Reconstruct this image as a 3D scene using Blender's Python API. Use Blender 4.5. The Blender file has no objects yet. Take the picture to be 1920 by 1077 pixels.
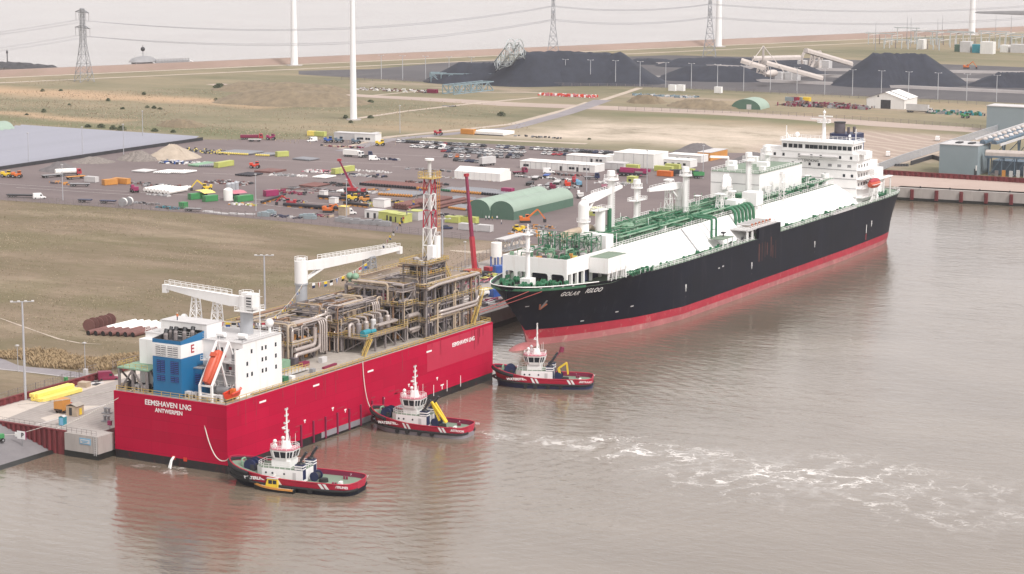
import bpy,bmesh,math,random
from mathutils import Vector,Matrix
# ---------------------------------------------------------------- scene,camera,sky,sun,exposure
sc = bpy.context.scene
COL = sc.collection
R = math.radians
CAM_F,CAM_PITCH,CAM_ROLL,CAM_H = 4231.86,0.168809,0.0015023,129.814
CAM_X,CAM_Y,HEAD = -406.143,-306.700,1.0527323
cam_d = bpy.data.cameras.new('camera')
cam_d.sensor_width = 36.0
cam_d.lens = CAM_F / 1920 * 36.0
cam_d.clip_start = 1.0
cam_d.clip_end = 60000.0
cam = bpy.data.objects.new('camera',cam_d)
COL.objects.link(cam)
cam.matrix_world = (Matrix.Translation((CAM_X,CAM_Y,CAM_H)) @ Matrix.Rotation(-HEAD,4,'Z')
					@ Matrix.Rotation(math.pi / 2 - CAM_PITCH,4,'X') @ Matrix.Rotation(CAM_ROLL,4,'Z'))
sc.camera = cam
SUN_EL,SUN_AZ = R(48),math.atan2(-1.0,-0.30)
world = bpy.data.worlds.new('World')
sc.world = world
world.use_nodes = True
wn = world.node_tree.nodes
wl = world.node_tree.links
wn.clear()
w_out = wn.new('ShaderNodeOutputWorld')
w_bg = wn.new('ShaderNodeBackground')
w_sky = wn.new('ShaderNodeTexSky')
w_sky.sky_type = 'NISHITA'
w_sky.sun_disc = False
w_sky.sun_elevation = SUN_EL
w_sky.sun_rotation = math.pi / 2 - SUN_AZ
w_sky.air_density = 1.0
w_sky.dust_density = 4.0
w_hs = wn.new('ShaderNodeHueSaturation')
w_hs.inputs['Saturation'].default_value = 0.06
w_mx = wn.new('ShaderNodeMix')
w_mx.data_type = 'RGBA'
w_mx.inputs[0].default_value = 0.72
w_mx.inputs[7].default_value = (6.6,6.35,6.42,1)
wl.new(w_sky.outputs[0],w_hs.inputs['Color'])
wl.new(w_hs.outputs[0],w_mx.inputs[6])
wl.new(w_mx.outputs[2],w_bg.inputs[0])
w_bg.inputs[1].default_value = 0.105
wl.new(w_bg.outputs[0],w_out.inputs[0])
sun_d = bpy.data.lights.new('sun','SUN')
sun_d.energy = 1.5
sun_d.angle = R(14)
sun_d.color = (1.0,0.965,0.94)
sun = bpy.data.objects.new('sun',sun_d)
COL.objects.link(sun)
sd = Vector((math.cos(SUN_AZ) * math.cos(SUN_EL),math.sin(SUN_AZ) * math.cos(SUN_EL),math.sin(SUN_EL)))
sun.rotation_euler = sd.to_track_quat('Z','Y').to_euler()
sun.location = (0,-300,400)
sc.view_settings.view_transform = 'Standard'
sc.view_settings.look = 'None'
sc.view_settings.gamma = 1.0
sc.view_settings.use_curve_mapping = False
sc.view_settings.exposure = 0.9
sc.render.engine = 'CYCLES'
sc.cycles.max_bounces = 6
sc.cycles.volume_bounces = 1
sc.cycles.use_denoising = True
# ---------------------------------------------------------------- helpers
ORD = 'first second third fourth fifth sixth seventh eighth ninth tenth eleventh twelfth thirteenth fourteenth fifteenth sixteenth seventeenth eighteenth nineteenth twentieth twenty-first twenty-second twenty-third twenty-fourth'.split()
GZ = 5.5
def ground(u,v,z=GZ):
	"""Survey point (u, v) of the 1920 px photograph -> map position on the level z."""
	X,Y = u - 960.0,v - 538.5
	c,s = math.cos(CAM_ROLL),math.sin(CAM_ROLL)
	X,Y = X * c + Y * s,-X * s + Y * c
	cp,sp = math.cos(CAM_PITCH),math.sin(CAM_PITCH)
	dx,dy,dz = X / CAM_F,cp - Y / CAM_F * sp,-sp - Y / CAM_F * cp
	t = (z - CAM_H) / dz
	dx,dy = dx * t,dy * t
	ch,sh = math.cos(HEAD),math.sin(HEAD)
	return Vector((CAM_X + dx * ch + dy * sh,CAM_Y - dx * sh + dy * ch,z))
def V(*a):
	return Vector(a)
class MB:
	"""collects shapes and builds them as one mesh object"""
	def __init__(self,mat=0):
		self.v,self.f,self.m,self.cur = [],[],[],mat
	def add(self,vs,fs,mat=None):
		b = len(self.v)
		self.v.extend([tuple(p) for p in vs])
		k = self.cur if mat is None else mat
		for f in fs:
			self.f.append(tuple(i + b for i in f))
			self.m.append(k)
	def box(self,x0,x1,y0,y1,z0,z1,mat=None):
		self.add([(x0,y0,z0),(x1,y0,z0),(x1,y1,z0),(x0,y1,z0),(x0,y0,z1),(x1,y0,z1),(x1,y1,z1),(x0,y1,z1)],
				[(0,3,2,1),(4,5,6,7),(0,1,5,4),(1,2,6,5),(2,3,7,6),(3,0,4,7)],mat)
		return self
	def obox(self,c,sx,sy,sz,rz=0.0,mat=None):
		"""box with its base centre at c, turned by rz"""
		co,si = math.cos(rz),math.sin(rz)
		vs = []
		for dz in (0,sz):
			for dx,dy in ((-sx / 2,-sy / 2),(sx / 2,-sy / 2),(sx / 2,sy / 2),(-sx / 2,sy / 2)):
				vs.append((c[0] + dx * co - dy * si,c[1] + dx * si + dy * co,c[2] + dz))
		self.add(vs,[(0,3,2,1),(4,5,6,7),(0,1,5,4),(1,2,6,5),(2,3,7,6),(3,0,4,7)],mat)
		return self
	def prism(self,poly,z0,z1,mat=None,top=None):
		n = len(poly)
		vs = [(p[0],p[1],z0) for p in poly] + [(p[0],p[1],z1) for p in poly]
		self.add(vs,[(i,(i + 1) % n,n + (i + 1) % n,n + i) for i in range(n)] + [tuple(range(n - 1,-1,-1))],mat)
		self.add(vs[n:],[tuple(range(n))],mat if top is None else top)
		return self
	def frame(self,d):
		d = Vector(d).normalized()
		up = Vector((0,0,1)) if abs(d.z) < 0.95 else Vector((1,0,0))
		a = d.cross(up).normalized()
		return a,a.cross(d).normalized()
	def cyl(self,p0,p1,r0,r1=None,seg=8,caps=True,mat=None):
		p0,p1 = Vector(p0),Vector(p1)
		if r1 is None:
			r1 = r0
		a,b = self.frame(p1 - p0)
		vs = []
		for p,r in ((p0,r0),(p1,r1)):
			for i in range(seg):
				t = 2 * math.pi * i / seg
				vs.append(p + a * (r * math.cos(t)) + b * (r * math.sin(t)))
		fs = [(i,(i + 1) % seg,seg + (i + 1) % seg,seg + i) for i in range(seg)]
		if caps:
			fs += [tuple(range(seg - 1,-1,-1)),tuple(range(seg,2 * seg))]
		self.add(vs,fs,mat)
		return self
	def beam(self,p0,p1,w,h=None,mat=None):
		p0,p1 = Vector(p0),Vector(p1)
		h = w if h is None else h
		a,b = self.frame(p1 - p0)
		vs = []
		for p in (p0,p1):
			for i,j in ((-1,-1),(1,-1),(1,1),(-1,1)):
				vs.append(p + a * (w / 2 * i) + b * (h / 2 * j))
		self.add(vs,[(0,1,5,4),(1,2,6,5),(2,3,7,6),(3,0,4,7),(3,2,1,0),(4,5,6,7)],mat)
		return self
	def pipe(self,pts,r,seg=6,mat=None,bend=None):
		"""tube along a polyline, with rounded corners when bend is given"""
		pts = [Vector(p) for p in pts]
		if bend:
			q = [pts[0]]
			for i in range(1,len(pts) - 1):
				a,b,c = pts[i - 1],pts[i],pts[i + 1]
				d0,d1 = (a - b),(c - b)
				k = min(bend,d0.length * 0.45,d1.length * 0.45)
				s0,s1 = b + d0.normalized() * k,b + d1.normalized() * k
				q += [s0,(s0 + s1) / 4 + b / 2,s1]
			pts = q + [pts[-1]]
		n = len(pts)
		vs = []
		a = None
		for i,p in enumerate(pts):
			if i == 0:
				d = pts[1] - p
			elif i == n - 1:
				d = p - pts[i - 1]
			else:
				d = (pts[i + 1] - p).normalized() + (p - pts[i - 1]).normalized()
			if d.length < 1e-6:
				d = Vector((0,0,1))
			d.normalize()
			if a is None:
				a,b = self.frame(d)
			else:
				a = (a - d * a.dot(d))
				if a.length < 1e-6:
					a,b = self.frame(d)
				a.normalize()
				b = a.cross(d)
			for k in range(seg):
				t = 2 * math.pi * k / seg
				vs.append(p + a * (r * math.cos(t)) + b * (r * math.sin(t)))
		fs = [(i * seg + k,i * seg + (k + 1) % seg,(i + 1) * seg + (k + 1) % seg,(i + 1) * seg + k) for i in range(n - 1) for k in range(seg)]
		fs += [tuple(range(seg - 1,-1,-1)),tuple(range((n - 1) * seg,n * seg))]
		self.add(vs,fs,mat)
		return self
	def loft(self,secs,closed=False,caps=False,mat=None,flip=False):
		n,k = len(secs),len(secs[0])
		vs = [p for s in secs for p in s]
		fs = []
		for i in range(n - 1):
			for j in range(k if closed else k - 1):
				q = (i * k + j,i * k + (j + 1) % k,(i + 1) * k + (j + 1) % k,(i + 1) * k + j)
				fs.append(q[::-1] if flip else q)
		if caps:
			fs += [tuple(range(k)),tuple(range((n - 1) * k + k - 1,(n - 1) * k - 1,-1))]
		self.add(vs,fs,mat)
		return self
	def ball(self,c,rx,ry=None,rz=None,seg=10,rings=6,mat=None,half=False):
		ry = rx if ry is None else ry
		rz = rx if rz is None else rz
		secs = []
		lo = 0 if half else -math.pi / 2
		for i in range(rings + 1):
			t = lo + (math.pi / 2 - lo) * i / rings
			secs.append([(c[0] + rx * math.cos(t) * math.cos(2 * math.pi * j / seg),c[1] + ry * math.cos(t) * math.sin(2 * math.pi * j / seg),c[2] + rz * math.sin(t)) for j in range(seg)])
		self.loft(secs,closed=True,mat=mat)
		return self
	def rail(self,pts,h=1.1,step=2.4,w=0.07,mat=None,mids=1,closed=False):
		pts = [Vector(p) for p in pts]
		if closed:
			pts.append(pts[0])
		for a,b in zip(pts,pts[1:]):
			n = max(1,int(round((b - a).length / step)))
			for i in range(n):
				p = a.lerp(b,i / n)
				self.beam(p,p + V(0,0,h),w,mat=mat)
			for m in range(mids + 1):
				z = V(0,0,h * (m + 1) / (mids + 1))
				self.beam(a + z,b + z,w,mat=mat)
		p = pts[-1]
		self.beam(p,p + V(0,0,h),w,mat=mat)
		return self
	def ladder(self,p0,p1,w=0.6,side=(0,1,0),step=0.6,t=0.07,mat=None):
		p0,p1,s = Vector(p0),Vector(p1),Vector(side).normalized() * (w / 2)
		self.beam(p0 - s,p1 - s,t,mat=mat)
		self.beam(p0 + s,p1 + s,t,mat=mat)
		n = max(2,int((p1 - p0).length / step))
		for i in range(n):
			q = p0.lerp(p1,(i + 0.5) / n)
			self.beam(q - s,q + s,t * 0.8,mat=mat)
		return self
	def lattice(self,p0,p1,w0,w1,bays,t=0.15,mat=None,side=None):
		"""square lattice mast from p0 to p1"""
		p0,p1 = Vector(p0),Vector(p1)
		a,b = self.frame(p1 - p0)
		if side is not None:
			a = Vector(side).normalized()
			b = a.cross((p1 - p0).normalized())
		cs = []
		for i in range(bays + 1):
			p,w = p0.lerp(p1,i / bays),(w0 + (w1 - w0) * i / bays) / 2
			cs.append([p + a * (w * x) + b * (w * y) for x,y in ((-1,-1),(1,-1),(1,1),(-1,1))])
		for k in range(4):
			self.beam(cs[0][k],cs[-1][k],t,mat=mat)
		for i in range(bays):
			for k in range(4):
				self.beam(cs[i + 1][k],cs[i + 1][(k + 1) % 4],t * 0.7,mat=mat)
				x = k if i % 2 else (k + 1) % 4
				y = (k + 1) % 4 if i % 2 else k
				self.beam(cs[i][x],cs[i + 1][y],t * 0.7,mat=mat)
		return self
	def mesh(self,name,mats,smooth=False):
		me = bpy.data.meshes.new(name)
		me.from_pydata(self.v,[],self.f)
		mats = mats if isinstance(mats,(list,tuple)) else [mats]
		for m in mats:
			me.materials.append(M[m] if isinstance(m,str) else m)
		if len(mats) > 1:
			me.polygons.foreach_set('material_index',self.m)
		if smooth:
			me.polygons.foreach_set('use_smooth',[True] * len(me.polygons))
			me.set_sharp_from_angle(angle=R(42))
		me.update()
		return me
	def build(self,name,mats,parent=None,smooth=False,**props):
		o = bpy.data.objects.new(name,self.mesh(name,mats,smooth))
		COL.objects.link(o)
		if parent is not None:
			o.parent = parent
		for k,v in props.items():
			o[k] = v
		return o
def tag(o,label,cat,group=None,kind=None):
	o['label'] = label
	o['category'] = cat
	if group:
		o['group'] = group
	if kind:
		o['kind'] = kind
	return o
def thing(name,label,cat,loc=(0,0,0),rz=0.0,group=None):
	o = bpy.data.objects.new(name,None)
	COL.objects.link(o)
	o.empty_display_size = 1.0
	o.location = loc
	o.rotation_euler = (0,0,rz)
	return tag(o,label,cat,group)
def copy_tree(o,parent=None):
	c = o.copy()
	COL.objects.link(c)
	c.parent = parent
	for ch in list(o.children):
		copy_tree(ch,c)
	return c
def shared(me,name,parent,loc=(0,0,0),rot=(0,0,0),scale=None):
	o = bpy.data.objects.new(name,me)
	COL.objects.link(o)
	o.parent = parent
	o.location = loc
	o.rotation_euler = rot
	if scale:
		o.scale = scale
	return o
def text(s,size,mat,parent,mtx,name='lettering',extrude=0.03,align='CENTER',shear=0.0,spacing=1.0,bold=0.0):
	cu = bpy.data.curves.new('t','FONT')
	cu.body = s
	cu.size = size
	cu.extrude = extrude
	cu.offset = bold
	cu.align_x = align
	cu.align_y = 'CENTER'
	cu.shear = shear
	cu.space_character = spacing
	t = bpy.data.objects.new('t',cu)
	COL.objects.link(t)
	dg = bpy.context.evaluated_depsgraph_get()
	me = bpy.data.meshes.new_from_object(t.evaluated_get(dg))
	bpy.data.objects.remove(t)
	bpy.data.curves.remove(cu)
	me.materials.clear()
	me.materials.append(M[mat])
	o = bpy.data.objects.new(name,me)
	COL.objects.link(o)
	o.parent = parent
	o.matrix_local = mtx
	return o
def plate(origin,right,up):
	"""matrix for lettering: text runs along right, stands along up"""
	r,u = Vector(right).normalized(),Vector(up).normalized()
	n = r.cross(u).normalized()
	m = Matrix((r,u,n)).transposed().to_4x4()
	m.translation = Vector(origin)
	return m
# ---------------------------------------------------------------- materials
M = {}
def mat(name,col,rough=0.6,metal=0.0,var=0.12,scale=0.35,spec=0.5,streak=0.0,bump=0.0,dirt=None,dirt_amt=0.0,seams=False):
	"""paint or metal with slight uneven tone; dirt = second colour appearing in patches"""
	m = bpy.data.materials.new(name)
	m.use_nodes = True
	nt = m.node_tree
	b = nt.nodes['Principled BSDF']
	b.inputs['Roughness'].default_value = rough
	b.inputs['Metallic'].default_value = metal
	b.inputs['Specular IOR Level'].default_value = spec
	if var > 0 or dirt:
		tc = nt.nodes.new('ShaderNodeTexCoord')
		mp = nt.nodes.new('ShaderNodeMapping')
		mp.inputs['Scale'].default_value = (1,1,0.25 if streak else 1)
		nz = nt.nodes.new('ShaderNodeTexNoise')
		nz.inputs['Scale'].default_value = scale
		nz.inputs['Detail'].default_value = 6
		nz.inputs['Roughness'].default_value = 0.65
		nt.links.new(tc.outputs['Object'],mp.inputs[0])
		nt.links.new(mp.outputs[0],nz.inputs['Vector'])
		rp = nt.nodes.new('ShaderNodeValToRGB')
		rp.color_ramp.elements[0].position = 0.3
		rp.color_ramp.elements[1].position = 0.72
		lo,hi = 1 - var,1 + var * 0.7
		rp.color_ramp.elements[0].color = (col[0] * lo,col[1] * lo,col[2] * lo,1)
		rp.color_ramp.elements[1].color = (min(1,col[0] * hi),min(1,col[1] * hi),min(1,col[2] * hi),1)
		nt.links.new(nz.outputs['Fac'],rp.inputs[0])
		last = rp.outputs[0]
		if dirt:
			n2 = nt.nodes.new('ShaderNodeTexNoise')
			n2.inputs['Scale'].default_value = scale * 2.3
			n2.inputs['Detail'].default_value = 8
			n2.inputs['Roughness'].default_value = 0.7
			mp2 = nt.nodes.new('ShaderNodeMapping')
			mp2.inputs['Scale'].default_value = (1.6,1.6,0.16 if streak else 1.0)
			mp2.inputs['Location'].default_value = (31,7,3)
			nt.links.new(tc.outputs['Object'],mp2.inputs[0])
			nt.links.new(mp2.outputs[0],n2.inputs['Vector'])
			r2 = nt.nodes.new('ShaderNodeMapRange')
			r2.inputs[1].default_value = 0.55
			r2.inputs[2].default_value = 0.75
			r2.inputs[3].default_value = 0.0
			r2.inputs[4].default_value = dirt_amt
			nt.links.new(n2.outputs['Fac'],r2.inputs[0])
			mx = nt.nodes.new('ShaderNodeMix')
			mx.data_type = 'RGBA'
			mx.inputs[7].default_value = (*dirt,1)
			nt.links.new(r2.outputs[0],mx.inputs[0])
			nt.links.new(last,mx.inputs[6])
			last = mx.outputs[2]
		if seams:
			ge = nt.nodes.new('ShaderNodeSeparateXYZ')
			nt.links.new(tc.outputs['Object'],ge.inputs[0])
			ad = nt.nodes.new('ShaderNodeMath')
			nt.links.new(ge.outputs[0],ad.inputs[0])
			nt.links.new(ge.outputs[1],ad.inputs[1])
			cb = nt.nodes.new('ShaderNodeCombineXYZ')
			nt.links.new(ad.outputs[0],cb.inputs[0])
			nt.links.new(ge.outputs[2],cb.inputs[1])
			br = nt.nodes.new('ShaderNodeTexBrick')
			br.inputs['Scale'].default_value = 1.0
			br.inputs['Brick Width'].default_value = 11.0
			br.inputs['Row Height'].default_value = 2.6
			br.inputs['Mortar Size'].default_value = 0.05
			br.inputs['Mortar Smooth'].default_value = 0.4
			br.inputs['Color1'].default_value = (1,1,1,1)
			br.inputs['Color2'].default_value = (0.86,0.86,0.86,1)
			br.inputs['Mortar'].default_value = (0.72,0.72,0.72,1)
			nt.links.new(cb.outputs[0],br.inputs['Vector'])
			ms = nt.nodes.new('ShaderNodeMix')
			ms.data_type = 'RGBA'
			ms.blend_type = 'MULTIPLY'
			ms.inputs[0].default_value = 1.0
			nt.links.new(last,ms.inputs[6])
			nt.links.new(br.outputs['Color'],ms.inputs[7])
			last = ms.outputs[2]
		nt.links.new(last,b.inputs['Base Color'])
		if bump:
			bp = nt.nodes.new('ShaderNodeBump')
			bp.inputs['Strength'].default_value = bump
			bp.inputs['Distance'].default_value = 0.4
			nt.links.new(nz.outputs['Fac'],bp.inputs['Height'])
			nt.links.new(bp.outputs[0],b.inputs['Normal'])
	else:
		b.inputs['Base Color'].default_value = (*col,1)
	M[name] = m
	return m
RUST = (0.13,0.05,0.025)
mat('white',(0.78,0.76,0.74),0.45,var=0.06,dirt=(0.5,0.42,0.34),dirt_amt=0.35,streak=1,scale=0.25)
mat('ship_white',(0.82,0.80,0.78),0.4,var=0.04,dirt=(0.58,0.5,0.42),dirt_amt=0.3,streak=1,scale=0.2)
mat('hull_red',(0.43,0.001,0.036),0.6,spec=0.10,seams=True,var=0.06,dirt=(0.40,0.02,0.05),dirt_amt=0.4,streak=1,scale=0.12)
mat('hull_black',(0.003,0.005,0.013),0.5,spec=0.16,seams=True,var=0.3,dirt=(0.045,0.04,0.05),dirt_amt=0.5,streak=1,scale=0.1)
mat('boot_red',(0.36,0.015,0.035),0.6,var=0.2,dirt=(0.42,0.24,0.20),dirt_amt=0.75,scale=0.16)
mat('boot_fouled',(0.36,0.12,0.12),0.7,var=0.25,dirt=(0.46,0.33,0.27),dirt_amt=0.85,scale=0.14)
mat('boot_dark',(0.012,0.010,0.012),0.5,var=0.5,dirt=(0.12,0.01,0.01),dirt_amt=0.8,scale=0.2)
mat('boot_grey',(0.24,0.22,0.24),0.6,var=0.2,dirt=(0.3,0.1,0.1),dirt_amt=0.4,scale=0.3)
mat('funnel_blue',(0.010,0.135,0.30),0.45,var=0.08,scale=0.3)
mat('navy',(0.012,0.02,0.07),0.5,var=0.2)
mat('black',(0.008,0.008,0.010),0.5,var=0.3)
mat('rubber',(0.012,0.012,0.013),0.8,var=0.3,scale=1.5)
mat('dark',(0.03,0.03,0.035),0.6,var=0.3)
mat('glass',(0.015,0.02,0.03),0.08,var=0.0,spec=0.6)
mat('run_red',(0.30,0.010,0.030),0.7,var=0.3)
mat('lifeboat_red',(0.50,0.075,0.03),0.45,var=0.15)
mat('pipe_brown',(0.24,0.14,0.085),0.65,var=0.25,scale=0.6)
mat('steel',(0.235,0.205,0.20),0.55,metal=0.2,var=0.18,dirt=(0.16,0.11,0.08),dirt_amt=0.5,scale=0.5)
mat('steel_dark',(0.10,0.085,0.095),0.6,metal=0.1,var=0.3,dirt=RUST,dirt_amt=0.5,scale=0.5)
mat('insulation',(0.44,0.38,0.35),0.42,metal=0.35,var=0.14,dirt=(0.24,0.15,0.10),dirt_amt=0.45,scale=0.7)
mat('pipe_tan',(0.42,0.33,0.24),0.6,var=0.2,scale=0.6)
mat('pipe_red',(0.165,0.070,0.060),0.7,var=0.25,scale=0.4)
mat('pipe_dark',(0.022,0.02,0.028),0.6,var=0.3,scale=0.4)
mat('pipe_grey',(0.20,0.20,0.215),0.6,var=0.2,scale=0.3)
mat('rail_yellow',(0.52,0.36,0.10),0.6,var=0.2,dirt=(0.25,0.16,0.08),dirt_amt=0.5,scale=1.0)
mat('grating',(0.25,0.19,0.14),0.75,var=0.25,dirt=(0.14,0.08,0.05),dirt_amt=0.6,scale=0.5)
mat('deck_tan',(0.36,0.32,0.28),0.8,var=0.2,dirt=(0.22,0.13,0.09),dirt_amt=0.6,scale=0.3)
mat('deck_green',(0.17,0.225,0.165),0.75,var=0.15,dirt=(0.28,0.26,0.2),dirt_amt=0.5,scale=0.3)
mat('green',(0.025,0.14,0.065),0.55,var=0.25,dirt=(0.16,0.24,0.17),dirt_amt=0.5,scale=0.5)
mat('green_pale',(0.20,0.33,0.22),0.6,var=0.2,dirt=(0.36,0.36,0.28),dirt_amt=0.5,scale=0.5)
mat('green_bright',(0.05,0.24,0.08),0.55,var=0.12)
mat('lime',(0.45,0.47,0.13),0.55,var=0.10,dirt=(0.36,0.34,0.12),dirt_amt=0.4)
mat('yellow',(0.72,0.50,0.03),0.5,var=0.12,dirt=(0.4,0.3,0.1),dirt_amt=0.3)
mat('yellow_pale',(0.82,0.66,0.16),0.55,var=0.1)
mat('orange',(0.62,0.15,0.025),0.5,var=0.12,dirt=(0.3,0.1,0.04),dirt_amt=0.3)
mat('orange_red',(0.60,0.045,0.015),0.4,var=0.1)
mat('orange_box',(0.55,0.24,0.05),0.6,var=0.14,dirt=(0.3,0.16,0.08),dirt_amt=0.4)
mat('red',(0.37,0.025,0.038),0.45,var=0.12,scale=0.6)
mat('tug_red',(0.40,0.006,0.035),0.45,var=0.14,scale=0.4,dirt=(0.25,0.03,0.05),dirt_amt=0.3)
mat('maroon',(0.20,0.012,0.05),0.5,var=0.15)
mat('magenta',(0.30,0.02,0.10),0.5,var=0.12)
mat('pink_deck',(0.5,0.16,0.2),0.6,var=0.1)
mat('blue',(0.03,0.10,0.36),0.5,var=0.15)
mat('sky_blue',(0.16,0.36,0.52),0.5,var=0.15)
mat('teal',(0.02,0.24,0.30),0.5,var=0.12)
mat('blue_grey',(0.235,0.285,0.305),0.6,var=0.06,scale=0.1)
mat('blue_steel',(0.105,0.150,0.195),0.6,var=0.2,scale=0.4)
mat('grey',(0.26,0.255,0.26),0.6,var=0.15)
mat('grey_light',(0.52,0.50,0.49),0.6,var=0.1,scale=0.3)
mat('galv',(0.42,0.43,0.45),0.5,metal=0.3,var=0.1)
mat('pole_grey',(0.40,0.40,0.42),0.5,var=0.1)
mat('panel_white',(0.70,0.68,0.65),0.6,var=0.07,dirt=(0.5,0.44,0.37),dirt_amt=0.4,streak=1)
mat('tent',(0.80,0.77,0.73),0.7,var=0.05)
mat('roof_green',(0.27,0.345,0.28),0.6,var=0.08,scale=0.1)
mat('wall_green',(0.075,0.145,0.105),0.6,var=0.08,scale=0.2)
mat('concrete',(0.36,0.325,0.30),0.85,var=0.14,dirt=(0.20,0.165,0.14),dirt_amt=0.6,streak=1,scale=0.35)
mat('sheet_pile',(0.16,0.022,0.026),0.75,var=0.3,dirt=(0.06,0.02,0.02),dirt_amt=0.6,streak=1,scale=0.5)
mat('weed',(0.012,0.013,0.011),0.55,var=0.5,scale=0.6)
mat('rope',(0.62,0.58,0.52),0.8,var=0.1)
mat('rope_red',(0.45,0.10,0.09),0.8,var=0.1)
mat('wire',(0.25,0.25,0.27),0.6,var=0.0)
mat('turbine',(0.78,0.77,0.77),0.4,var=0.04,scale=0.05)
mat('conveyor',(0.50,0.44,0.40),0.6,var=0.12,dirt=(0.25,0.2,0.18),dirt_amt=0.5,scale=0.3)
mat('lattice_grey',(0.45,0.48,0.48),0.6,var=0.1)
mat('lattice_blue',(0.20,0.27,0.30),0.6,var=0.15)
mat('pylon',(0.27,0.275,0.29),0.6,var=0.1)
mat('coal',(0.022,0.026,0.040),0.9,var=0.35,scale=0.12,bump=0.5)
mat('coal_dust',(0.035,0.034,0.038),0.95,var=0.4,scale=0.05,dirt=(0.10,0.09,0.085),dirt_amt=0.5)
mat('heap_sand',(0.40,0.33,0.26),0.95,var=0.18,scale=0.3,bump=0.4)
mat('heap_grey',(0.14,0.125,0.125),0.95,var=0.25,scale=0.4,bump=0.5)
mat('rubble',(0.22,0.19,0.17),0.95,var=0.4,scale=1.2,bump=0.6)
mat('rock',(0.06,0.06,0.065),0.9,var=0.4,scale=0.5,bump=0.5)
mat('reed',(0.34,0.245,0.14),0.95,var=0.35,scale=0.4)
mat('scrub',(0.20,0.155,0.10),0.95,var=0.3,scale=0.2)
mat('bush',(0.085,0.105,0.055),0.9,var=0.4,scale=0.8)
mat('splash',(0.75,0.74,0.72),0.6,var=0.1)
# ---------------------------------------------------------------- surfaces of the setting: node helpers
class NT:
	def __init__(self,name):
		self.m = bpy.data.materials.new(name)
		self.m.use_nodes = True
		self.t = self.m.node_tree
		self.b = self.t.nodes['Principled BSDF']
		self.out = self.t.nodes['Material Output']
		M[name] = self.m
		self.pos = self.n('ShaderNodeNewGeometry').outputs['Position']
	def n(self,kind,**kw):
		x = self.t.nodes.new(kind)
		for k,v in kw.items():
			setattr(x,k,v)
		return x
	def l(self,a,b):
		self.t.links.new(a,b)
	def put(self,sock,val):
		if hasattr(val,'is_linked') or isinstance(val,bpy.types.NodeSocket):
			self.l(val,sock)
		else:
			sock.default_value = val
	def math(self,op,a,b=None,c=None,clamp=False):
		x = self.n('ShaderNodeMath',operation=op,use_clamp=clamp)
		self.put(x.inputs[0],a)
		if b is not None:
			self.put(x.inputs[1],b)
		if c is not None:
			self.put(x.inputs[2],c)
		return x.outputs[0]
	def noise(self,scale,detail=5,rough=0.6,vec=None,stretch=None,loc=None,rot=0.0,distort=0.0,fac=True):
		mp = self.n('ShaderNodeMapping')
		mp.inputs['Scale'].default_value = stretch or (1,1,1)
		mp.inputs['Location'].default_value = loc or (0,0,0)
		mp.inputs['Rotation'].default_value = (0,0,rot)
		self.l(vec or self.pos,mp.inputs[0])
		x = self.n('ShaderNodeTexNoise')
		x.inputs['Scale'].default_value = scale
		x.inputs['Detail'].default_value = detail
		x.inputs['Roughness'].default_value = rough
		x.inputs['Distortion'].default_value = distort
		self.l(mp.outputs[0],x.inputs['Vector'])
		return x.outputs['Fac' if fac else 'Color']
	def ramp(self,v,stops):
		x = self.n('ShaderNodeValToRGB')
		e = x.color_ramp.elements
		while len(e) > 1:
			e.remove(e[-1])
		e[0].position = stops[0][0]
		e[0].color = (*stops[0][1],1) if isinstance(stops[0][1],tuple) else (stops[0][1],) * 3 + (1,)
		for p,c in stops[1:]:
			k = e.new(p)
			k.color = (*c,1) if isinstance(c,tuple) else (c,c,c,1)
		self.l(v,x.inputs[0])
		return x.outputs[0]
	def rng(self,v,a,b,c=0.0,d=1.0,smooth=True):
		x = self.n('ShaderNodeMapRange')
		if smooth:
			x.interpolation_type = 'SMOOTHSTEP'
		self.put(x.inputs[0],v)
		for i,q in enumerate((a,b,c,d)):
			x.inputs[i + 1].default_value = q
		return x.outputs[0]
	def mix(self,f,a,b,mode='MIX'):
		x = self.n('ShaderNodeMix',data_type='RGBA',blend_type=mode)
		self.put(x.inputs[0],f)
		self.put(x.inputs[6],(*a,1) if isinstance(a,tuple) else a)
		self.put(x.inputs[7],(*b,1) if isinstance(b,tuple) else b)
		return x.outputs[2]
	def warp(self,amount,scale,detail=4):
		c = self.noise(scale,detail,0.6,fac=False)
		x = self.n('ShaderNodeVectorMath',operation='SUBTRACT')
		self.l(c,x.inputs[0])
		x.inputs[1].default_value = (0.5,0.5,0.5)
		y = self.n('ShaderNodeVectorMath',operation='SCALE')
		self.l(x.outputs[0],y.inputs[0])
		y.inputs['Scale'].default_value = amount
		z = self.n('ShaderNodeVectorMath',operation='ADD')
		self.l(y.outputs[0],z.inputs[0])
		self.l(self.pos,z.inputs[1])
		return z.outputs[0]
	def area(self,vec,cx,cy,hx,hy,soft,rot=0.0):
		"""1 inside a box on the map (vec may be warped for a ragged edge), fading over soft metres"""
		mp = self.n('ShaderNodeMapping',vector_type='TEXTURE')
		mp.inputs['Location'].default_value = (cx,cy,0)
		mp.inputs['Rotation'].default_value = (0,0,rot)
		self.l(vec,mp.inputs[0])
		s = self.n('ShaderNodeSeparateXYZ')
		self.l(mp.outputs[0],s.inputs[0])
		dx = self.math('SUBTRACT',self.math('ABSOLUTE',s.outputs[0]),hx)
		dy = self.math('SUBTRACT',self.math('ABSOLUTE',s.outputs[1]),hy)
		return self.rng(self.math('MAXIMUM',dx,dy),-soft,0.0,1.0,0.0)
	def bump(self,h,strength,dist):
		x = self.n('ShaderNodeBump')
		x.inputs['Strength'].default_value = strength
		x.inputs['Distance'].default_value = dist
		self.l(h,x.inputs['Height'])
		self.l(x.outputs[0],self.b.inputs['Normal'])
g = NT('ground')
w1 = g.warp(60,0.012)
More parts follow.
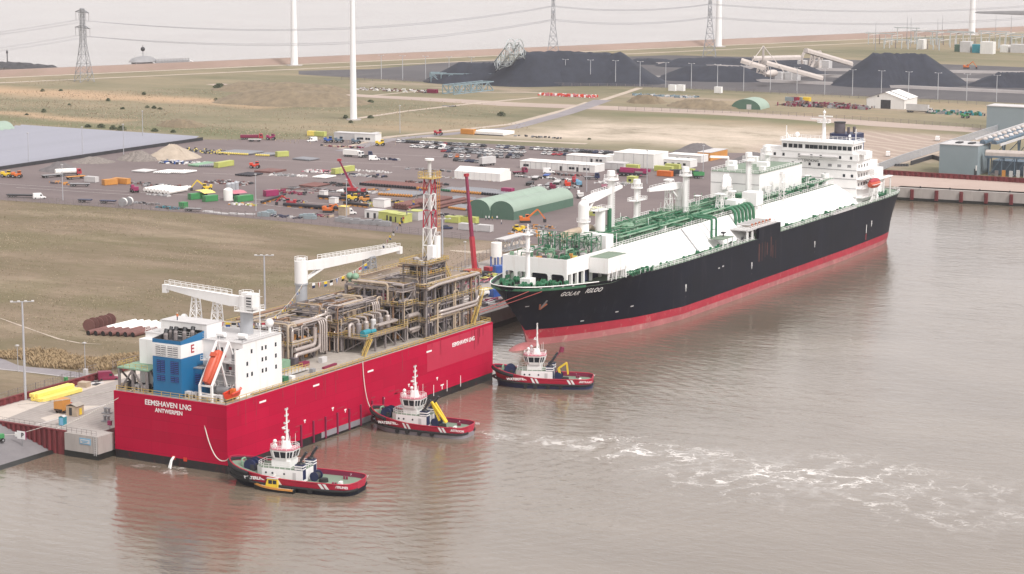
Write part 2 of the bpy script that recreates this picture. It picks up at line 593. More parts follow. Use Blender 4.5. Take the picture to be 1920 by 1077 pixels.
w2 = g.warp(26,0.04)
big = g.noise(0.008,6,0.65,stretch=(1.0,0.5,1),rot=0.25)
mid = g.noise(0.045,7,0.7,stretch=(1.3,0.4,1))
fine = g.noise(0.6,6,0.75)
near = g.ramp(mid,[(0.30,(0.135,0.112,0.062)),(0.50,(0.185,0.142,0.094)),(0.68,(0.255,0.192,0.138))])
far = g.ramp(big,[(0.32,(0.125,0.125,0.072)),(0.47,(0.19,0.170,0.105)),(0.56,(0.26,0.215,0.14)),(0.7,(0.33,0.245,0.16))])
far = g.mix(g.rng(mid,0.42,0.72),far,(0.23,0.195,0.13))
near = g.mix(g.rng(g.noise(0.02,5,0.6,loc=(40,9,0)),0.45,0.65,0,0.5),near,(0.140,0.126,0.062))
near = g.mix(g.rng(g.noise(0.035,6,0.65,stretch=(1.0,0.35,1),loc=(5,77,0)),0.52,0.68,0,0.6),near,(0.300,0.235,0.168))
near = g.mix(g.rng(g.noise(0.25,5,0.7,stretch=(1.2,0.5,1),loc=(15,7,0)),0.5,0.75,0,0.22),near,(0.118,0.106,0.058))
sep = g.n('ShaderNodeSeparateXYZ')
g.l(w1,sep.inputs[0])
col = g.mix(g.rng(sep.outputs[0],420,560),near,far)
dry = g.area(w1,735,640,42,150,40)
dry2 = g.area(w1,610,585,20,75,25)
col = g.mix(g.math('MULTIPLY',g.math('MAXIMUM',dry,dry2),0.85),col,(0.47,0.315,0.20))
gr = g.area(w1,580,520,26,130,25)
gr2 = g.area(w1,800,225,24,90,22,rot=0.06)
col = g.mix(g.math('MULTIPLY',g.math('MAXIMUM',gr,gr2),0.8),col,(0.140,0.145,0.075))
sand = g.area(w1,700,205,85,118,60,rot=0.05)
sandcol = g.ramp(g.noise(0.05,8,0.7,stretch=(1,0.6,1)),[(0.28,(0.21,0.18,0.125)),(0.42,(0.44,0.37,0.295)),(0.62,(0.60,0.50,0.41))])
col = g.mix(g.math('MULTIPLY',sand,0.95),col,sandcol)
trk = g.n('ShaderNodeTexWave',wave_type='BANDS',bands_direction='X')
trk.inputs['Scale'].default_value = 0.028
trk.inputs['Distortion'].default_value = 22
trk.inputs['Detail'].default_value = 3
trk.inputs['Detail Scale'].default_value = 0.25
mpw = g.n('ShaderNodeMapping')
mpw.inputs['Rotation'].default_value = (0,0,0.7)
g.l(g.pos,mpw.inputs[0])
g.l(mpw.outputs[0],trk.inputs['Vector'])
tr = g.area(w2,690,110,95,60,30)
col = g.mix(tr,col,g.mix(g.rng(trk.outputs['Fac'],0.55,1.0,0,0.75),(0.36,0.28,0.235),(0.47,0.385,0.32)))
earth = g.area(w2,910,250,32,330,26)
col = g.mix(g.math('MULTIPLY',earth,g.rng(mid,0.42,0.6,0.1,0.75)),col,(0.36,0.28,0.22))
path = g.area(w2,255,99,60,24,14)
col = g.mix(g.math('MULTIPLY',path,0.75),col,(0.30,0.225,0.18))
col = g.mix(g.rng(fine,0.3,0.75,0.0,0.22),col,(0.10,0.085,0.05))
g.l(col,g.b.inputs['Base Color'])
g.b.inputs['Roughness'].default_value = 0.95
g.b.inputs['Specular IOR Level'].default_value = 0.15
g.bump(mid,0.35,1.2)
def paving(name,c0,c1,scale,stain,stretch=(1,1,1),seams=0.0,stain_amt=0.5,rough=0.85):
	p = NT(name)
	a = p.noise(scale,7,0.7,stretch=stretch)
	c = p.ramp(a,[(0.3,c0),(0.7,c1)])
	b = p.noise(scale * 4.5,6,0.7,stretch=(stretch[1],stretch[0],1),loc=(17,5,0))
	c = p.mix(p.rng(b,0.5,0.78,0,stain_amt),c,stain)
	if seams:
		br = p.n('ShaderNodeTexBrick')
		br.inputs['Scale'].default_value = seams
		br.inputs['Mortar Size'].default_value = 0.012
		br.inputs['Color1'].default_value = (1,1,1,1)
		br.inputs['Color2'].default_value = (0.93,0.93,0.93,1)
		br.inputs['Mortar'].default_value = (0.72,0.72,0.72,1)
		p.l(p.pos,br.inputs['Vector'])
		c = p.mix(1.0,c,br.outputs['Color'],'MULTIPLY')
	p.l(c,p.b.inputs['Base Color'])
	p.b.inputs['Roughness'].default_value = rough
	p.b.inputs['Specular IOR Level'].default_value = 0.3
	return p
paving('yard_asphalt',(0.122,0.094,0.093),(0.185,0.146,0.140),0.02,(0.19,0.15,0.14),stretch=(1.0,0.25,1))
paving('road_asphalt',(0.20,0.18,0.19),(0.27,0.245,0.25),0.05,(0.17,0.15,0.155))
paving('apron',(0.30,0.265,0.245),(0.39,0.345,0.315),0.03,(0.25,0.215,0.20),stretch=(0.3,1,1),seams=0.16)
paving('apron_far',(0.36,0.275,0.235),(0.44,0.34,0.29),0.03,(0.33,0.24,0.2),stretch=(1,0.3,1))
paving('apron_pale',(0.46,0.40,0.35),(0.55,0.48,0.42),0.08,(0.36,0.31,0.28))
paving('track',(0.36,0.29,0.235),(0.48,0.40,0.325),0.06,(0.24,0.2,0.14),stain_amt=0.7)
paving('earth_road',(0.33,0.255,0.22),(0.42,0.335,0.28),0.03,(0.27,0.225,0.17),stretch=(1,0.3,1))
paving('slope',(0.155,0.143,0.148),(0.215,0.20,0.20),0.10,(0.12,0.11,0.11))
paving('dike_slope',(0.22,0.155,0.125),(0.30,0.215,0.175),0.02,(0.2,0.165,0.11),stretch=(0.4,1,1))
paving('coal_ground',(0.055,0.052,0.058),(0.10,0.093,0.096),0.012,(0.15,0.135,0.13),stretch=(1,0.2,1),stain_amt=0.6)
paving('berm',(0.235,0.215,0.21),(0.30,0.275,0.265),0.05,(0.2,0.18,0.18))
paving('line_paint',(0.50,0.46,0.44),(0.60,0.56,0.53),0.3,(0.30,0.27,0.27),stain_amt=0.8)
w = NT('water')
ripA = w.noise(0.24,5,0.6,stretch=(1.0,0.5,1),rot=0.35,distort=0.5)
ripB = w.noise(0.55,4,0.6,stretch=(1.0,0.5,1),rot=-0.25,distort=0.3)
ripC = w.noise(0.035,3,0.5,stretch=(1,0.6,1),rot=0.9)
hgt = w.math('ADD',w.math('MULTIPLY',ripA,0.75),w.math('ADD',w.math('MULTIPLY',ripB,0.40),w.math('MULTIPLY',ripC,1.0)))
calm = w.noise(0.010,3,0.5,loc=(3,8,0))
ringc = w.n('ShaderNodeVectorMath',operation='DISTANCE')
w.l(w.warp(5,0.06),ringc.inputs[0])
ringc.inputs[1].default_value = (62,6,0)
ring = w.math('SINE',w.math('MULTIPLY',ringc.outputs['Value'],1.55))
ringm = w.math('MULTIPLY',w.rng(ringc.outputs['Value'],30,60),w.rng(ringc.outputs['Value'],95,180,1,0))
hgt = w.math('ADD',hgt,w.math('MULTIPLY',ring,w.math('MULTIPLY',ringm,0.07)))
tone = w.noise(0.02,5,0.6,stretch=(1,0.5,1))
wcol = w.ramp(tone,[(0.25,(0.120,0.090,0.062)),(0.75,(0.195,0.158,0.120))])
fv = w.warp(13,0.085,6)
def net(scale,width,stretch,rot):
	mp = w.n('ShaderNodeMapping')
	mp.inputs['Scale'].default_value = stretch
	mp.inputs['Rotation'].default_value = (0,0,rot)
	w.l(fv,mp.inputs[0])
	v = w.n('ShaderNodeTexVoronoi',feature='DISTANCE_TO_EDGE')
	v.inputs['Scale'].default_value = scale
	w.l(mp.outputs[0],v.inputs['Vector'])
	return w.rng(v.outputs['Distance'],0.0,width,1.0,0.0)
vein = net(0.13,0.055,(1.0,0.5,1),-0.12)
vein2 = net(0.34,0.085,(1.0,0.6,1),0.2)
fb = w.noise(0.33,5,0.6,vec=fv,stretch=(0.9,0.45,1),distort=0.8)
patch = w.noise(0.045,4,0.6,loc=(9,2,0),stretch=(1,0.6,1))
def blob(cx,cy,rx,ry,rot=0.0):
	mp = w.n('ShaderNodeMapping',vector_type='TEXTURE')
	mp.inputs['Location'].default_value = (cx,cy,0)
	mp.inputs['Rotation'].default_value = (0,0,rot)
	mp.inputs['Scale'].default_value = (rx,ry,1)
	w.l(fv,mp.inputs[0])
	ln = w.n('ShaderNodeVectorMath',operation='LENGTH')
	w.l(mp.outputs[0],ln.inputs[0])
	return w.rng(ln.outputs['Value'],0.25,1.0,1.0,0.0)
wash = w.math('MAXIMUM',blob(65.5,-43,8,20),blob(67,-74,19,40,0.03))
wash = w.math('MAXIMUM',wash,w.math('MULTIPLY',blob(63,-115,36,50,0.1),0.75))
wash = w.math('MAXIMUM',wash,w.math('MULTIPLY',blob(62,-168,46,52),0.38))
core = w.math('MULTIPLY',blob(66,-52,7,26),w.rng(fb,0.44,0.62,0,0.6))
splash = w.math('MAXIMUM',blob(-3.5,15,4.5,11),blob(146,22,17,16))
fo = w.math('MULTIPLY',w.math('MAXIMUM',vein,w.math('MULTIPLY',vein2,0.8)),w.math('MULTIPLY',w.rng(patch,0.36,0.60),w.rng(fb,0.36,0.56)))
fo = w.math('MAXIMUM',w.math('MULTIPLY',w.math('MULTIPLY',fo,wash),1.5,clamp=True),core)
sp = w.math('MULTIPLY',w.rng(fb,0.40,0.62),splash)
foam = w.math('MAXIMUM',fo,w.math('MULTIPLY',sp,0.85),clamp=True)
surf = w.math('MULTIPLY',w.area(w.warp(40,0.03),900,905,26,120,26,rot=-0.44),w.rng(w.noise(0.06,5,0.6,stretch=(1,0.3,1),rot=-0.44),0.45,0.6))
foam = w.math('MAXIMUM',foam,surf,clamp=True)
mud = w.math('MULTIPLY',wash,0.5)
wcol = w.mix(w.math('MULTIPLY',wash,0.75),wcol,(0.25,0.222,0.192))
wcol = w.mix(foam,wcol,(0.74,0.70,0.66))
w.l(wcol,w.b.inputs['Base Color'])
w.l(w.rng(foam,0,1,0.10,0.7,smooth=False),w.b.inputs['Roughness'])
w.b.inputs['IOR'].default_value = 1.62
w.b.inputs['Specular IOR Level'].default_value = 0.5
wb = w.n('ShaderNodeBump')
w.l(w.rng(calm,0.35,0.65,0.55,1.0),wb.inputs['Strength'])
wb.inputs['Distance'].default_value = 0.27
w.l(hgt,wb.inputs['Height'])
w.l(wb.outputs[0],w.b.inputs['Normal'])
def struct(mb,name,m,parent=None,**kw):
	o = mb.build(name,m,parent,**kw)
	if parent is None:
		o['kind'] = 'structure'
	return o
def sheet(name,pts,z,m,parent=None):
	mb = MB()
	mb.add([(p[0],p[1],z) for p in pts],[tuple(range(len(pts)))])
	o = struct(mb,name,m,parent)
	if o.data.polygons[0].normal.z < 0:
		o.data.flip_normals()
	return o
def strip(name,centre,width,z,m,parent=None):
	"""ribbon of constant (or listed) width along a centre line"""
	c = [Vector((p[0],p[1])) for p in centre]
	ws = width if isinstance(width,(list,tuple)) else [width] * len(c)
	L,Rr = [],[]
	for i,p in enumerate(c):
		d = (c[min(i + 1,len(c) - 1)] - c[max(i - 1,0)]).normalized()
		nrm = Vector((-d.y,d.x))
		L.append(p + nrm * ws[i] / 2)
		Rr.append(p - nrm * ws[i] / 2)
	mb = MB()
	n = len(c)
	mb.add([(p.x,p.y,z) for p in L + Rr],[(i,n + i,n + i + 1,i + 1) for i in range(n - 1)])
	o = struct(mb,name,m,parent)
	if o.data.polygons[0].normal.z < 0:
		o.data.flip_normals()
	return o
def P(u,v,z=GZ):
	return ground(u,v,z)
mb = MB()
S = 11000.0
mb.add([(-S,-S,0),(S,-S,0),(S,S,0),(-S,S,0)],[(0,1,2,3)])
struct(mb,'water','water')
QY = 37.5
DK0,DK1 = V(832,826,0),V(1794,366,0)
dd = (DK1 - DK0).normalized()
dn = V(-dd.y,dd.x,0)
if dn.y < 0:
	dn = -dn
DA,DB = DK0 - dd * 1900,DK1 + dd * 2900
land = [(-1400,66),(-4,66),(-4,44),(541,44),(548,-18),(650,-900),(DB.x - dn.x * 12,DB.y - dn.y * 12),(DA.x - dn.x * 12,DA.y - dn.y * 12),(-1400,DA.y)]
mb = MB()
mb.prism(land,-4,GZ)
struct(mb,'ground','ground')
mb = MB()
prof = [(-13,GZ + 0.02),(-3,9.4),(3,9.5),(16,3.0),(34,-2.0),(-13,-2.0)]
mb.loft([[(p.x + dn.x * a,p.y + dn.y * a,z) for a,z in prof] for p in [DA + dd * (DB - DA).length * i / 40 for i in range(41)]],closed=True,caps=True)
struct(mb,'dike','dike_slope')
def dkline(off,a,b,n=30):
	return [(DK0 + dd * (a + (b - a) * i / n) + dn * off) for i in range(n + 1)]
strip('dike_track',dkline(-19,-700,2500),7,GZ + 0.05,'track')
strip('inner_road',dkline(-62,-500,2300),6,GZ + 0.05,'track')
mb = MB()
mb.box(-4.0,541,QY,44.02,-4,GZ - 0.05)
struct(mb,'quay_core','concrete')
sheet('quay_apron',[(-3.9,QY + 0.8),(541,QY + 0.8),(541,77),(300,77),(300,90),(240,90),(60,77),(-3.9,77)],GZ + 0.06,'apron')
mb = MB()
mb.box(-4.1,541.2,QY - 0.25,QY + 0.8,GZ - 1.1,GZ + 0.10)
struct(mb,'quay_edge_beam','concrete')
sheet('apron_seam',[(-3.8,55.2),(300,55.2),(300,55.7),(-3.8,55.7)],GZ + 0.08,'line_paint')
sheet('apron_pale_patch',[(-2,66),(14,69),(40,71.5),(60,72),(60,76.3),(-2,76.3)],GZ + 0.075,'apron_pale')
sheet('apron_pale_patch',[(2,55.9),(22,55.9),(20,59),(4,59.5)],GZ + 0.075,'apron_pale')
mb = MB()
mb.box(-4.3,541.3,QY - 0.12,QY + 0.5,-2,1.6)
struct(mb,'tidal_band','weed')
def pile_wall(name,a,b,z0,z1,m='sheet_pile',pitch=1.6,depth=0.45,zf=None):
	"""corrugated sheet piling from a to b; zf(t) may give the foot level"""
	a,b = Vector(a[:2]),Vector(b[:2])
	d = (b - a)
	L = d.length
	d.normalize()
	nn = Vector((d.y,-d.x))
	pts = []
	k = int(L / pitch)
	for i in range(k):
		for t,o in ((0.0,0),(0.35,0),(0.5,depth),(0.85,depth)):
			pts.append(a + d * ((i + t) * pitch) + nn * o)
	pts.append(b)
	mb = MB()
	n = len(pts)
	lo = [z0] * n if zf is None else [zf((p - a).length / L) for p in pts]
	mb.add([(p.x,p.y,lo[i]) for i,p in enumerate(pts)] + [(p.x,p.y,z1) for p in pts],[(i,i + 1,n + i + 1,n + i) for i in range(n - 1)])
	mb.beam((a.x,a.y,z1 + 0.12),(b.x,b.y,z1 + 0.12),0.7,0.3)
	return mb
tag(pile_wall('w',(-4.1,73),(-4.1,44.4),-2,GZ + 0.1).build('sheet_pile_wall','sheet_pile'),'rust red sheet pile wall closing the end of the quay above the grey slope','wall')
wl_l = pile_wall('w',(4,77.2),(50,77.2),GZ,GZ + 1.5,pitch=2.4)
tag(wl_l.build('flood_wall','sheet_pile'),'low dark red flood wall behind the yellow beams on the quay','wall')
tag(pile_wall('w',(56,78),(240,91),GZ,GZ + 1.2,pitch=2.4).build('flood_wall','sheet_pile'),'long low red flood wall between the quay apron and the grass field','wall')
mb = MB()
mb.box(-4.9,1.0,QY - 3.4,44.3,1.4,GZ + 0.12)
blk = thing('quay_corner_block','streaked concrete corner block at the end of the quay beside the red barge','quay block',(0,0,0))
mb.build('body','concrete',blk)
MB().box(-5.0,1.1,QY - 3.5,44.4,-2,1.42).build('tidal_band','weed',blk)
MB().ladder((-5.0,QY - 2.6,1.0),(-5.0,QY - 2.6,GZ + 0.9),0.7,(0,1,0),0.5,0.1).build('ladder','grey_light',blk)
mb = MB().box(-5.0,-4.88,36.3,39.6,3.4,4.9)
sg = mb.build('name_sign','sky_blue',blk)
MB().box(-5.05,-4.99,36.55,39.35,3.65,4.65).build('sign_panel','grey_light',sg)
for i,zz in enumerate((4.3,3.95)):
	MB().box(-5.09,-5.04,36.9 + 0.3 * i,39.0 - 0.3 * i,zz - 0.1,zz + 0.1).build('sign_text_bar','sky_blue',sg)
mb = MB()
rows = []
for i in range(25):
	x = -4.05 - i * 16.0 / 3
	y1 = 66.5 + 0.2 * i
	sl = [(x,40,-2.4),(x,47.6 + 0.02 * i,-0.2),(x,53,1.6),(x,60,3.7),(x,y1,GZ + 0.03),(x,y1 + 6,GZ + 0.03)]
	rows.append(sl)
mb.loft(rows,flip=True)
struct(mb,'slipway','slope')
mb = MB()
mb.loft([[(x,45.5,-0.55),(x,47.9,0.05),(x,49.3,0.62)] for x in [-4.1 - i * 4.0 for i in range(30)]],flip=True)
struct(mb,'slipway_foot','weed')
FQ = [(541,37.5),(548,-18),(650,-900)]
mb = MB()
for (a,b) in zip(FQ,FQ[1:]):
	mb.prism([(a[0] - 0.4,a[1]),(b[0] - 0.4,b[1]),(b[0] + 6,b[1]),(a[0] + 6,a[1])],-4,GZ + 0.1)
fq = struct(mb,'basin_quay','concrete')
mb = MB()
for (a,b) in zip(FQ,FQ[1:]):
	mb.prism([(a[0] - 0.7,a[1]),(b[0] - 0.7,b[1]),(b[0] + 1,b[1]),(a[0] + 1,a[1])],-4,1.3)
struct(mb,'tidal_band','weed',fq)
fe = MB().box(-0.9,0.2,-0.7,0.7,0.6,GZ - 0.4).beam((-1.0,0,1.2),(-1.0,0,4.6),0.5).mesh('fender_pile','sheet_pile')
for i in range(14):
	y = 30 - i * 10.8
	x = 541 + (37.5 - y) * 7 / 55.5 - 0.4
	shared(fe,'fender_pile',fq,(x,y,0))
bol = MB().cyl((0,0,0),(0,0,0.6),0.3,0.22,8).cyl((0,0,0.6),(0,0,0.85),0.42,0.34,8).mesh('bollard','dark')
for i in range(10):
	y = 27 - i * 13
	o = bpy.data.objects.new('bollard',bol)
	COL.objects.link(o)
	o.location = (541 + (37.5 - y) * 7 / 55.5 + 1.1,y,GZ + 0.1)
	tag(o,'%s dark mooring bollard on the far basin quay, counted from the ship' % ORD[i],'bollard','bollards on the basin quay')
sheet('basin_apron',[(543,60),(543,37.5),(549.5,-18),(651,-900),(700,-900),(586,-18),(583,60)],GZ + 0.10,'apron_far')
tag(pile_wall('w',(584,60),(586,-60),GZ,GZ + 2.0,pitch=2.6).build('flood_wall','sheet_pile'),'dark red wall along the back of the far basin quay','wall')
sheet('yard',[(314,78),(300,44.5),(540,44.5),(560,66),(640,140),(614,205),(603,338),(588,362),(549,428),(394,425),(340,425),(309,352),(318,245),(311,140)],GZ + 0.03,'yard_asphalt')
for i,(a,b) in enumerate((((0,345),(640,384)),((30,352),(250,366)),((500,355),(760,372)),((380,325),(640,335)),((480,300),(740,308)),((690,288),(860,296)),((735,312),(860,321)),((400,372),(560,392)))):
	p,q = P(*a),P(*b)
	strip('yard_line',[p,q],0.35,GZ + 0.06,'line_paint')
S5 = 1 / 5.984
up_edge = [(0,665),(200,750),(330,770),(700,800),(950,840),(1130,845)]
lo_edge = [(0,800),(200,820),(400,842),(700,880),(900,893),(1080,870)]
ue = [P(x * S5,560 + y * S5) for x,y in up_edge]
le = [P(x * S5,560 + y * S5) for x,y in lo_edge]
d0 = (ue[0] - ue[1]).normalized() * 90
mb = MB()
U = [ue[0] + d0] + ue
Lw = [le[0] + d0] + le
n = len(U)
mb.add([(p.x,p.y,GZ + 0.05) for p in U + Lw],[(i,n + i,n + i + 1,i + 1) for i in range(n - 1)])
o = struct(mb,'quay_road','road_asphalt')
if o.data.polygons[0].normal.z < 0:
	o.data.flip_normals()
strip('road_edge_line',[p + V(0,1.0,0) * 0 + (U[i] - p).normalized() * 0.8 for i,p in enumerate(Lw)],0.35,GZ + 0.07,'line_paint')
strip('field_track',[P(0,597),P(36,610),P(75,624),P(110,636),P(150,644),P(190,646)],[0.4,0.9,0.5,1.0,0.7,0.3],GZ + 0.05,'track')
strip('field_track',[P(845,470),P(890,474),P(940,470),P(985,452)],[2,6,8,5],GZ + 0.05,'track')
strip('site_road',[P(640,284),P(730,262),P(860,250),P(960,240),P(1060,213),P(1110,196),P(1130,188)],[8,10,10,10,10,11,12],GZ + 0.05,'road_asphalt')
strip('sand_verge',[P(640,279),P(730,257),P(860,244),P(960,233),P(1060,207),P(1105,192)],[5,6,6,6,6,6],GZ + 0.04,'track')
strip('lot_verge',[P(760,257),P(900,262),P(1100,270)],6,GZ + 0.045,'track')
strip('turbine_track',[P(672,222),P(760,209),P(900,193),P(1010,183)],5,GZ + 0.05,'track')
strip('cross_road',[P(400,158),P(560,172),P(680,180),P(830,188),P(960,196),P(1150,203),P(1350,212),P(1500,221),P(1650,233),P(1920,250)],[14,14,16,22,26,26,26,26,26,26],GZ + 0.035,'earth_road')
strip('east_track',[P(1130,188),P(1180,172),P(1200,165)],5,GZ + 0.06,'track')
strip('loading_track',[P(690,180),P(780,172),P(1000,174),P(1100,178)],4,GZ + 0.055,'track')
strip('rail_road',[P(1600,328),P(1690,303),P(1800,268),P(1890,237)],9,GZ + 0.05,'track')
sheet('coal_yard',[P(560,133),P(700,130),P(830,118),P(1250,104),P(1550,110),P(1700,118),P(1960,128),P(1960,196),P(1500,176),P(1240,164),P(960,156),P(800,154),P(560,140)],GZ + 0.04,'coal_ground')
for a,b,c in (((1100,143),(1450,154),(1960,177)),((1180,118),(1450,131),(1960,139)),((1500,143),(1760,150),(1960,157))):
	cl = [P(*a),P(*b),P(*c)]
	mb = MB()
	secs = []
	for i,p in enumerate(cl):
		d = (cl[min(i + 1,2)] - cl[max(0,i - 1)]).normalized()
		nn = V(-d.y,d.x,0)
		secs.append([p + nn * 5 - V(0,0,0.2),p + nn * 3.4 + V(0,0,1.6),p - nn * 3.4 + V(0,0,1.6),p - nn * 5 - V(0,0,0.2)])
	mb.loft(secs,flip=True)
	struct(mb,'conveyor_berm','berm')
# ---------------------------------------------------------------- red regasification barge
BL,BB,BD = 121.3,33.0,16.1
rnd = random.Random(5)
barge = thing('regasification_barge','bright red regasification barge crowded with grey pipe modules, moored stern to the camera','barge',(0,0,0))
mb = MB()
mb.box(0,BL,0,BB,2.0,BD)
hull = mb.build('hull','hull_red',barge)
MB().box(0.06,BL - 0.06,0.06,BB - 0.06,-2.5,2.02).build('lower_hull','boot_dark',barge)
MB().box(87,BL - 0.3,-0.03,0.02,8.2,BD - 0.6).build('repainted_panel',mat('panel_red',(0.43,0.012,0.048),0.55,var=0.08,scale=0.3),barge)
MB().box(38,84,-0.05,0.1,0.6,2.05).build('boot_strip','boot_grey',barge)
strk = MB().box(-0.22,0.22,-0.35,0.0,0,5.4).mesh('fender_strake','maroon')
for i in range(9):
	shared(strk,'fender_strake',barge,(24 + i * 5.2,0,0.3))
MB().box(0.3,BL - 0.3,0.3,BB - 0.3,BD,BD + 0.05).build('deck','deck_tan',barge)
mb = MB()
mb.rail([(0.5,0.5,BD),(BL - 0.5,0.5,BD),(BL - 0.5,BB - 0.5,BD),(0.5,BB - 0.5,BD)],1.15,2.6,0.11,closed=True)
mb.build('deck_rail','rail_yellow',barge)
MB().box(12,BL - 3,0.9,2.0,BD + 0.04,BD + 0.35).build('side_gutter','grating',barge)
text('EEMSHAVEN LNG',1.75,'white',barge,plate((-0.02,16.9,14.35),(0,-1,0),(0,0,1)),bold=0.03)
text('ANTWERPEN',1.35,'white',barge,plate((-0.02,16.7,12.75),(0,-1,0),(0,0,1)),bold=0.03)
text('EEMSHAVEN LNG',1.5,'white',barge,plate((105.5,-0.06,13.2),(1,0,0),(0,0,1)),bold=0.03)
for x,z,s in ((43,7.0,0.9),(48.5,5.5,0.9),(66,5.0,0.8),(31,6.3,0.8),(78,6.4,0.8),(92,5.6,0.8),(94.5,3.2,1.6)):
	mb = MB().box(x - s * 0.5,x + s * 0.5,-0.05,0.0,z,z + 0.35)
	mb.box(x - 0.15,x + 0.15,-0.05,0.0,z - s * 0.6,z)
	mb.build('tug_mark','white',barge)
for x,z in ((60,13.4),(14,14.4),(88,13.6),(36,14.2)):
	MB().box(x - 1.3,x + 1.3,-0.05,0.0,z - 0.22,z + 0.22).build('safety_notice','white',barge)
for x in (90.2,97,104):
	MB().box(x - 0.1,x + 0.1,-0.05,0.0,1.2,4.2).build('draught_mark','white',barge)
for i in range(26):
	x = rnd.uniform(4,118)
	MB().box(x - rnd.uniform(0.05,0.16),x + 0.08,-0.03,0.0,BD - rnd.uniform(1.5,6.5),BD - 0.3).build('paint_run','run_red',barge)
for i in range(22):
	x,z = rnd.uniform(20,86),rnd.uniform(2.4,6.5)
	MB().box(x,x + rnd.uniform(0.8,3.5),-0.03,0.0,z,z + rnd.uniform(0.1,0.35)).build('fender_scuff','run_red',barge)
for y in (15.6,12.2):
	MB().box(-0.06,0.0,y - 0.5,y + 0.5,1.5,2.4).build('discharge_opening','orange_red',barge)
# ---- funnel casing
fun = MB().box(1.3,10.5,13.8,22.1,BD,25.4).build('funnel_casing','funnel_blue',barge)
MB().box(1.27,10.53,13.77,22.13,25.4,28.6).build('white_band','white',fun)
mb = MB()
a = [(1.3,13.8),(10.5,13.8),(10.5,22.1),(1.3,22.1)]
zt = [29.5,30.6,30.6,29.5]
for i in range(4):
	p,q,zp,zq = a[i],a[(i + 1) % 4],zt[i],zt[(i + 1) % 4]
	mb.add([(p[0],p[1],28.6),(q[0],q[1],28.6),(q[0],q[1],zq),(p[0],p[1],zp)],[(0,1,2,3)])
mb.build('top_band','funnel_blue',fun)
mb = MB()
b = [(1.6,14.1),(10.2,14.1),(10.2,21.8),(1.6,21.8)]
for i in range(4):
	p,q,zp,zq = b[i],b[(i + 1) % 4],zt[i],zt[(i + 1) % 4]
	mb.add([(q[0],q[1],28.7),(p[0],p[1],28.7),(p[0],p[1],zp),(q[0],q[1],zq)],[(0,1,2,3)])
	mb.add([(a[i][0],a[i][1],zp),(a[(i + 1) % 4][0],a[(i + 1) % 4][1],zq),(q[0],q[1],zq),(p[0],p[1],zp)],[(0,1,2,3)])
mb.add([(x,y,28.75) for x,y in b],[(0,1,2,3)])
mb.build('casing_top','dark',fun)
for x,y,r,hh in ((4.2,20.4,0.55,1.2),(5.6,18.6,0.5,1.7),(6.8,17.0,0.55,1.5),(7.8,15.4,0.5,1.7),(6.2,20.6,0.4,1.5)):
	e = MB().pipe([(x,y,28.7),(x,y,28.7 + hh),(x + 0.6,y + 0.2,29.6 + hh)],r,8).build('exhaust_pipe','steel',fun)
	MB().cyl((x + 0.25,y + 0.1,29.1 + hh),(x + 0.75,y + 0.25,29.9 + hh),r * 1.12,r * 1.12,8).build('sooty_tip','black',e)
text('E',2.7,'red',fun,plate((5.6,13.74,27.0),(1,0,0),(0,0,1)),bold=0.05)
def louvre(parent,x,y0,y1,z0,z1,back,slat,nm='louvre',axis='x',outward=-1):
	"""recessed ventilation grille on a face at x (or y when axis is y)"""
	def bx(m,a0,a1,b0,b1,c0,c1):
		if axis == 'x':
			m.box(a0,a1,b0,b1,c0,c1)
		else:
			m.box(b0,b1,a0,a1,c0,c1)
	m = MB()
	bx(m,min(x,x + outward * 0.05),max(x,x + outward * 0.05),y0,y1,z0,z1)
	o = m.build(nm,back,parent)
	k = max(3,int((z1 - z0) / 0.42))
	me = MB()
	for i in range(k):
		zz = z0 + (z1 - z0) * (i + 0.5) / k
		e0,e1 = sorted((x + outward * 0.06,x + outward * 0.2))
		m = MB()
		bx(m,e0,e1,y0 + 0.06,y1 - 0.06,zz - 0.07,zz + 0.07)
		m.build('slat',slat,o)
	return o
for y in (21.1,19.5,17.6,16.0):
	louvre(fun,1.27,y - 1.35,y,25.6,28.1,'grey','white')
for y in (20.9,19.65,16.9,15.65):
	louvre(fun,1.3,y - 1.1,y,21.5,24.6,'navy','blue')
	louvre(fun,1.3,y - 1.1,y,19.6,21.0,'navy','blue')
ann = MB().box(5.8,10.2,11.2,13.8,BD,22.4).build('casing_annex','funnel_blue',fun)
MB().box(5.75,10.25,11.15,13.8,22.4,22.6).build('annex_roof','grey',ann)
louvre(ann,5.8,11.7,13.2,18.6,21.2,'navy','blue')
# ---- accommodation block
acc = MB().box(9.6,25.0,2.2,30.8,BD,28.7).build('accommodation_block','white',barge)
MB().box(9.4,25.2,2.05,30.95,28.7,28.85).build('roof','grey_light',acc)
mb = MB()
mb.rail([(9.6,2.3,28.85),(25,2.3,28.85),(25,30.7,28.85),(9.6,30.7,28.85)],1.1,2.2,0.07,closed=True)
mb.build('roof_rail','white',acc)
blk2 = MB().box(10.2,16.0,13.0,26.5,28.85,32.0).build('roof_block','white',acc)
MB().box(10.1,16.1,12.9,26.6,32.0,32.15).build('block_roof','grey_light',blk2)
win = MB().box(-0.32,0.32,-0.05,0.03,-0.48,0.48).mesh('window','glass')
for z in (26.4,23.7,21.0):
	for x in (11.2,13.0,17.2,18.6,22.6):
		if (x == 11.2 and z > 25) or (x == 13.0 and z == 23.7):
			continue
		shared(win,'window',acc,(x,2.2,z))
winx = MB().box(-0.05,0.03,-0.36,0.36,-0.5,0.5).mesh('window','glass')
for y in (3.6,5.2,8.2,10.0):
	for z in (26.8,):
		shared(winx,'window',acc,(9.6,y,z))
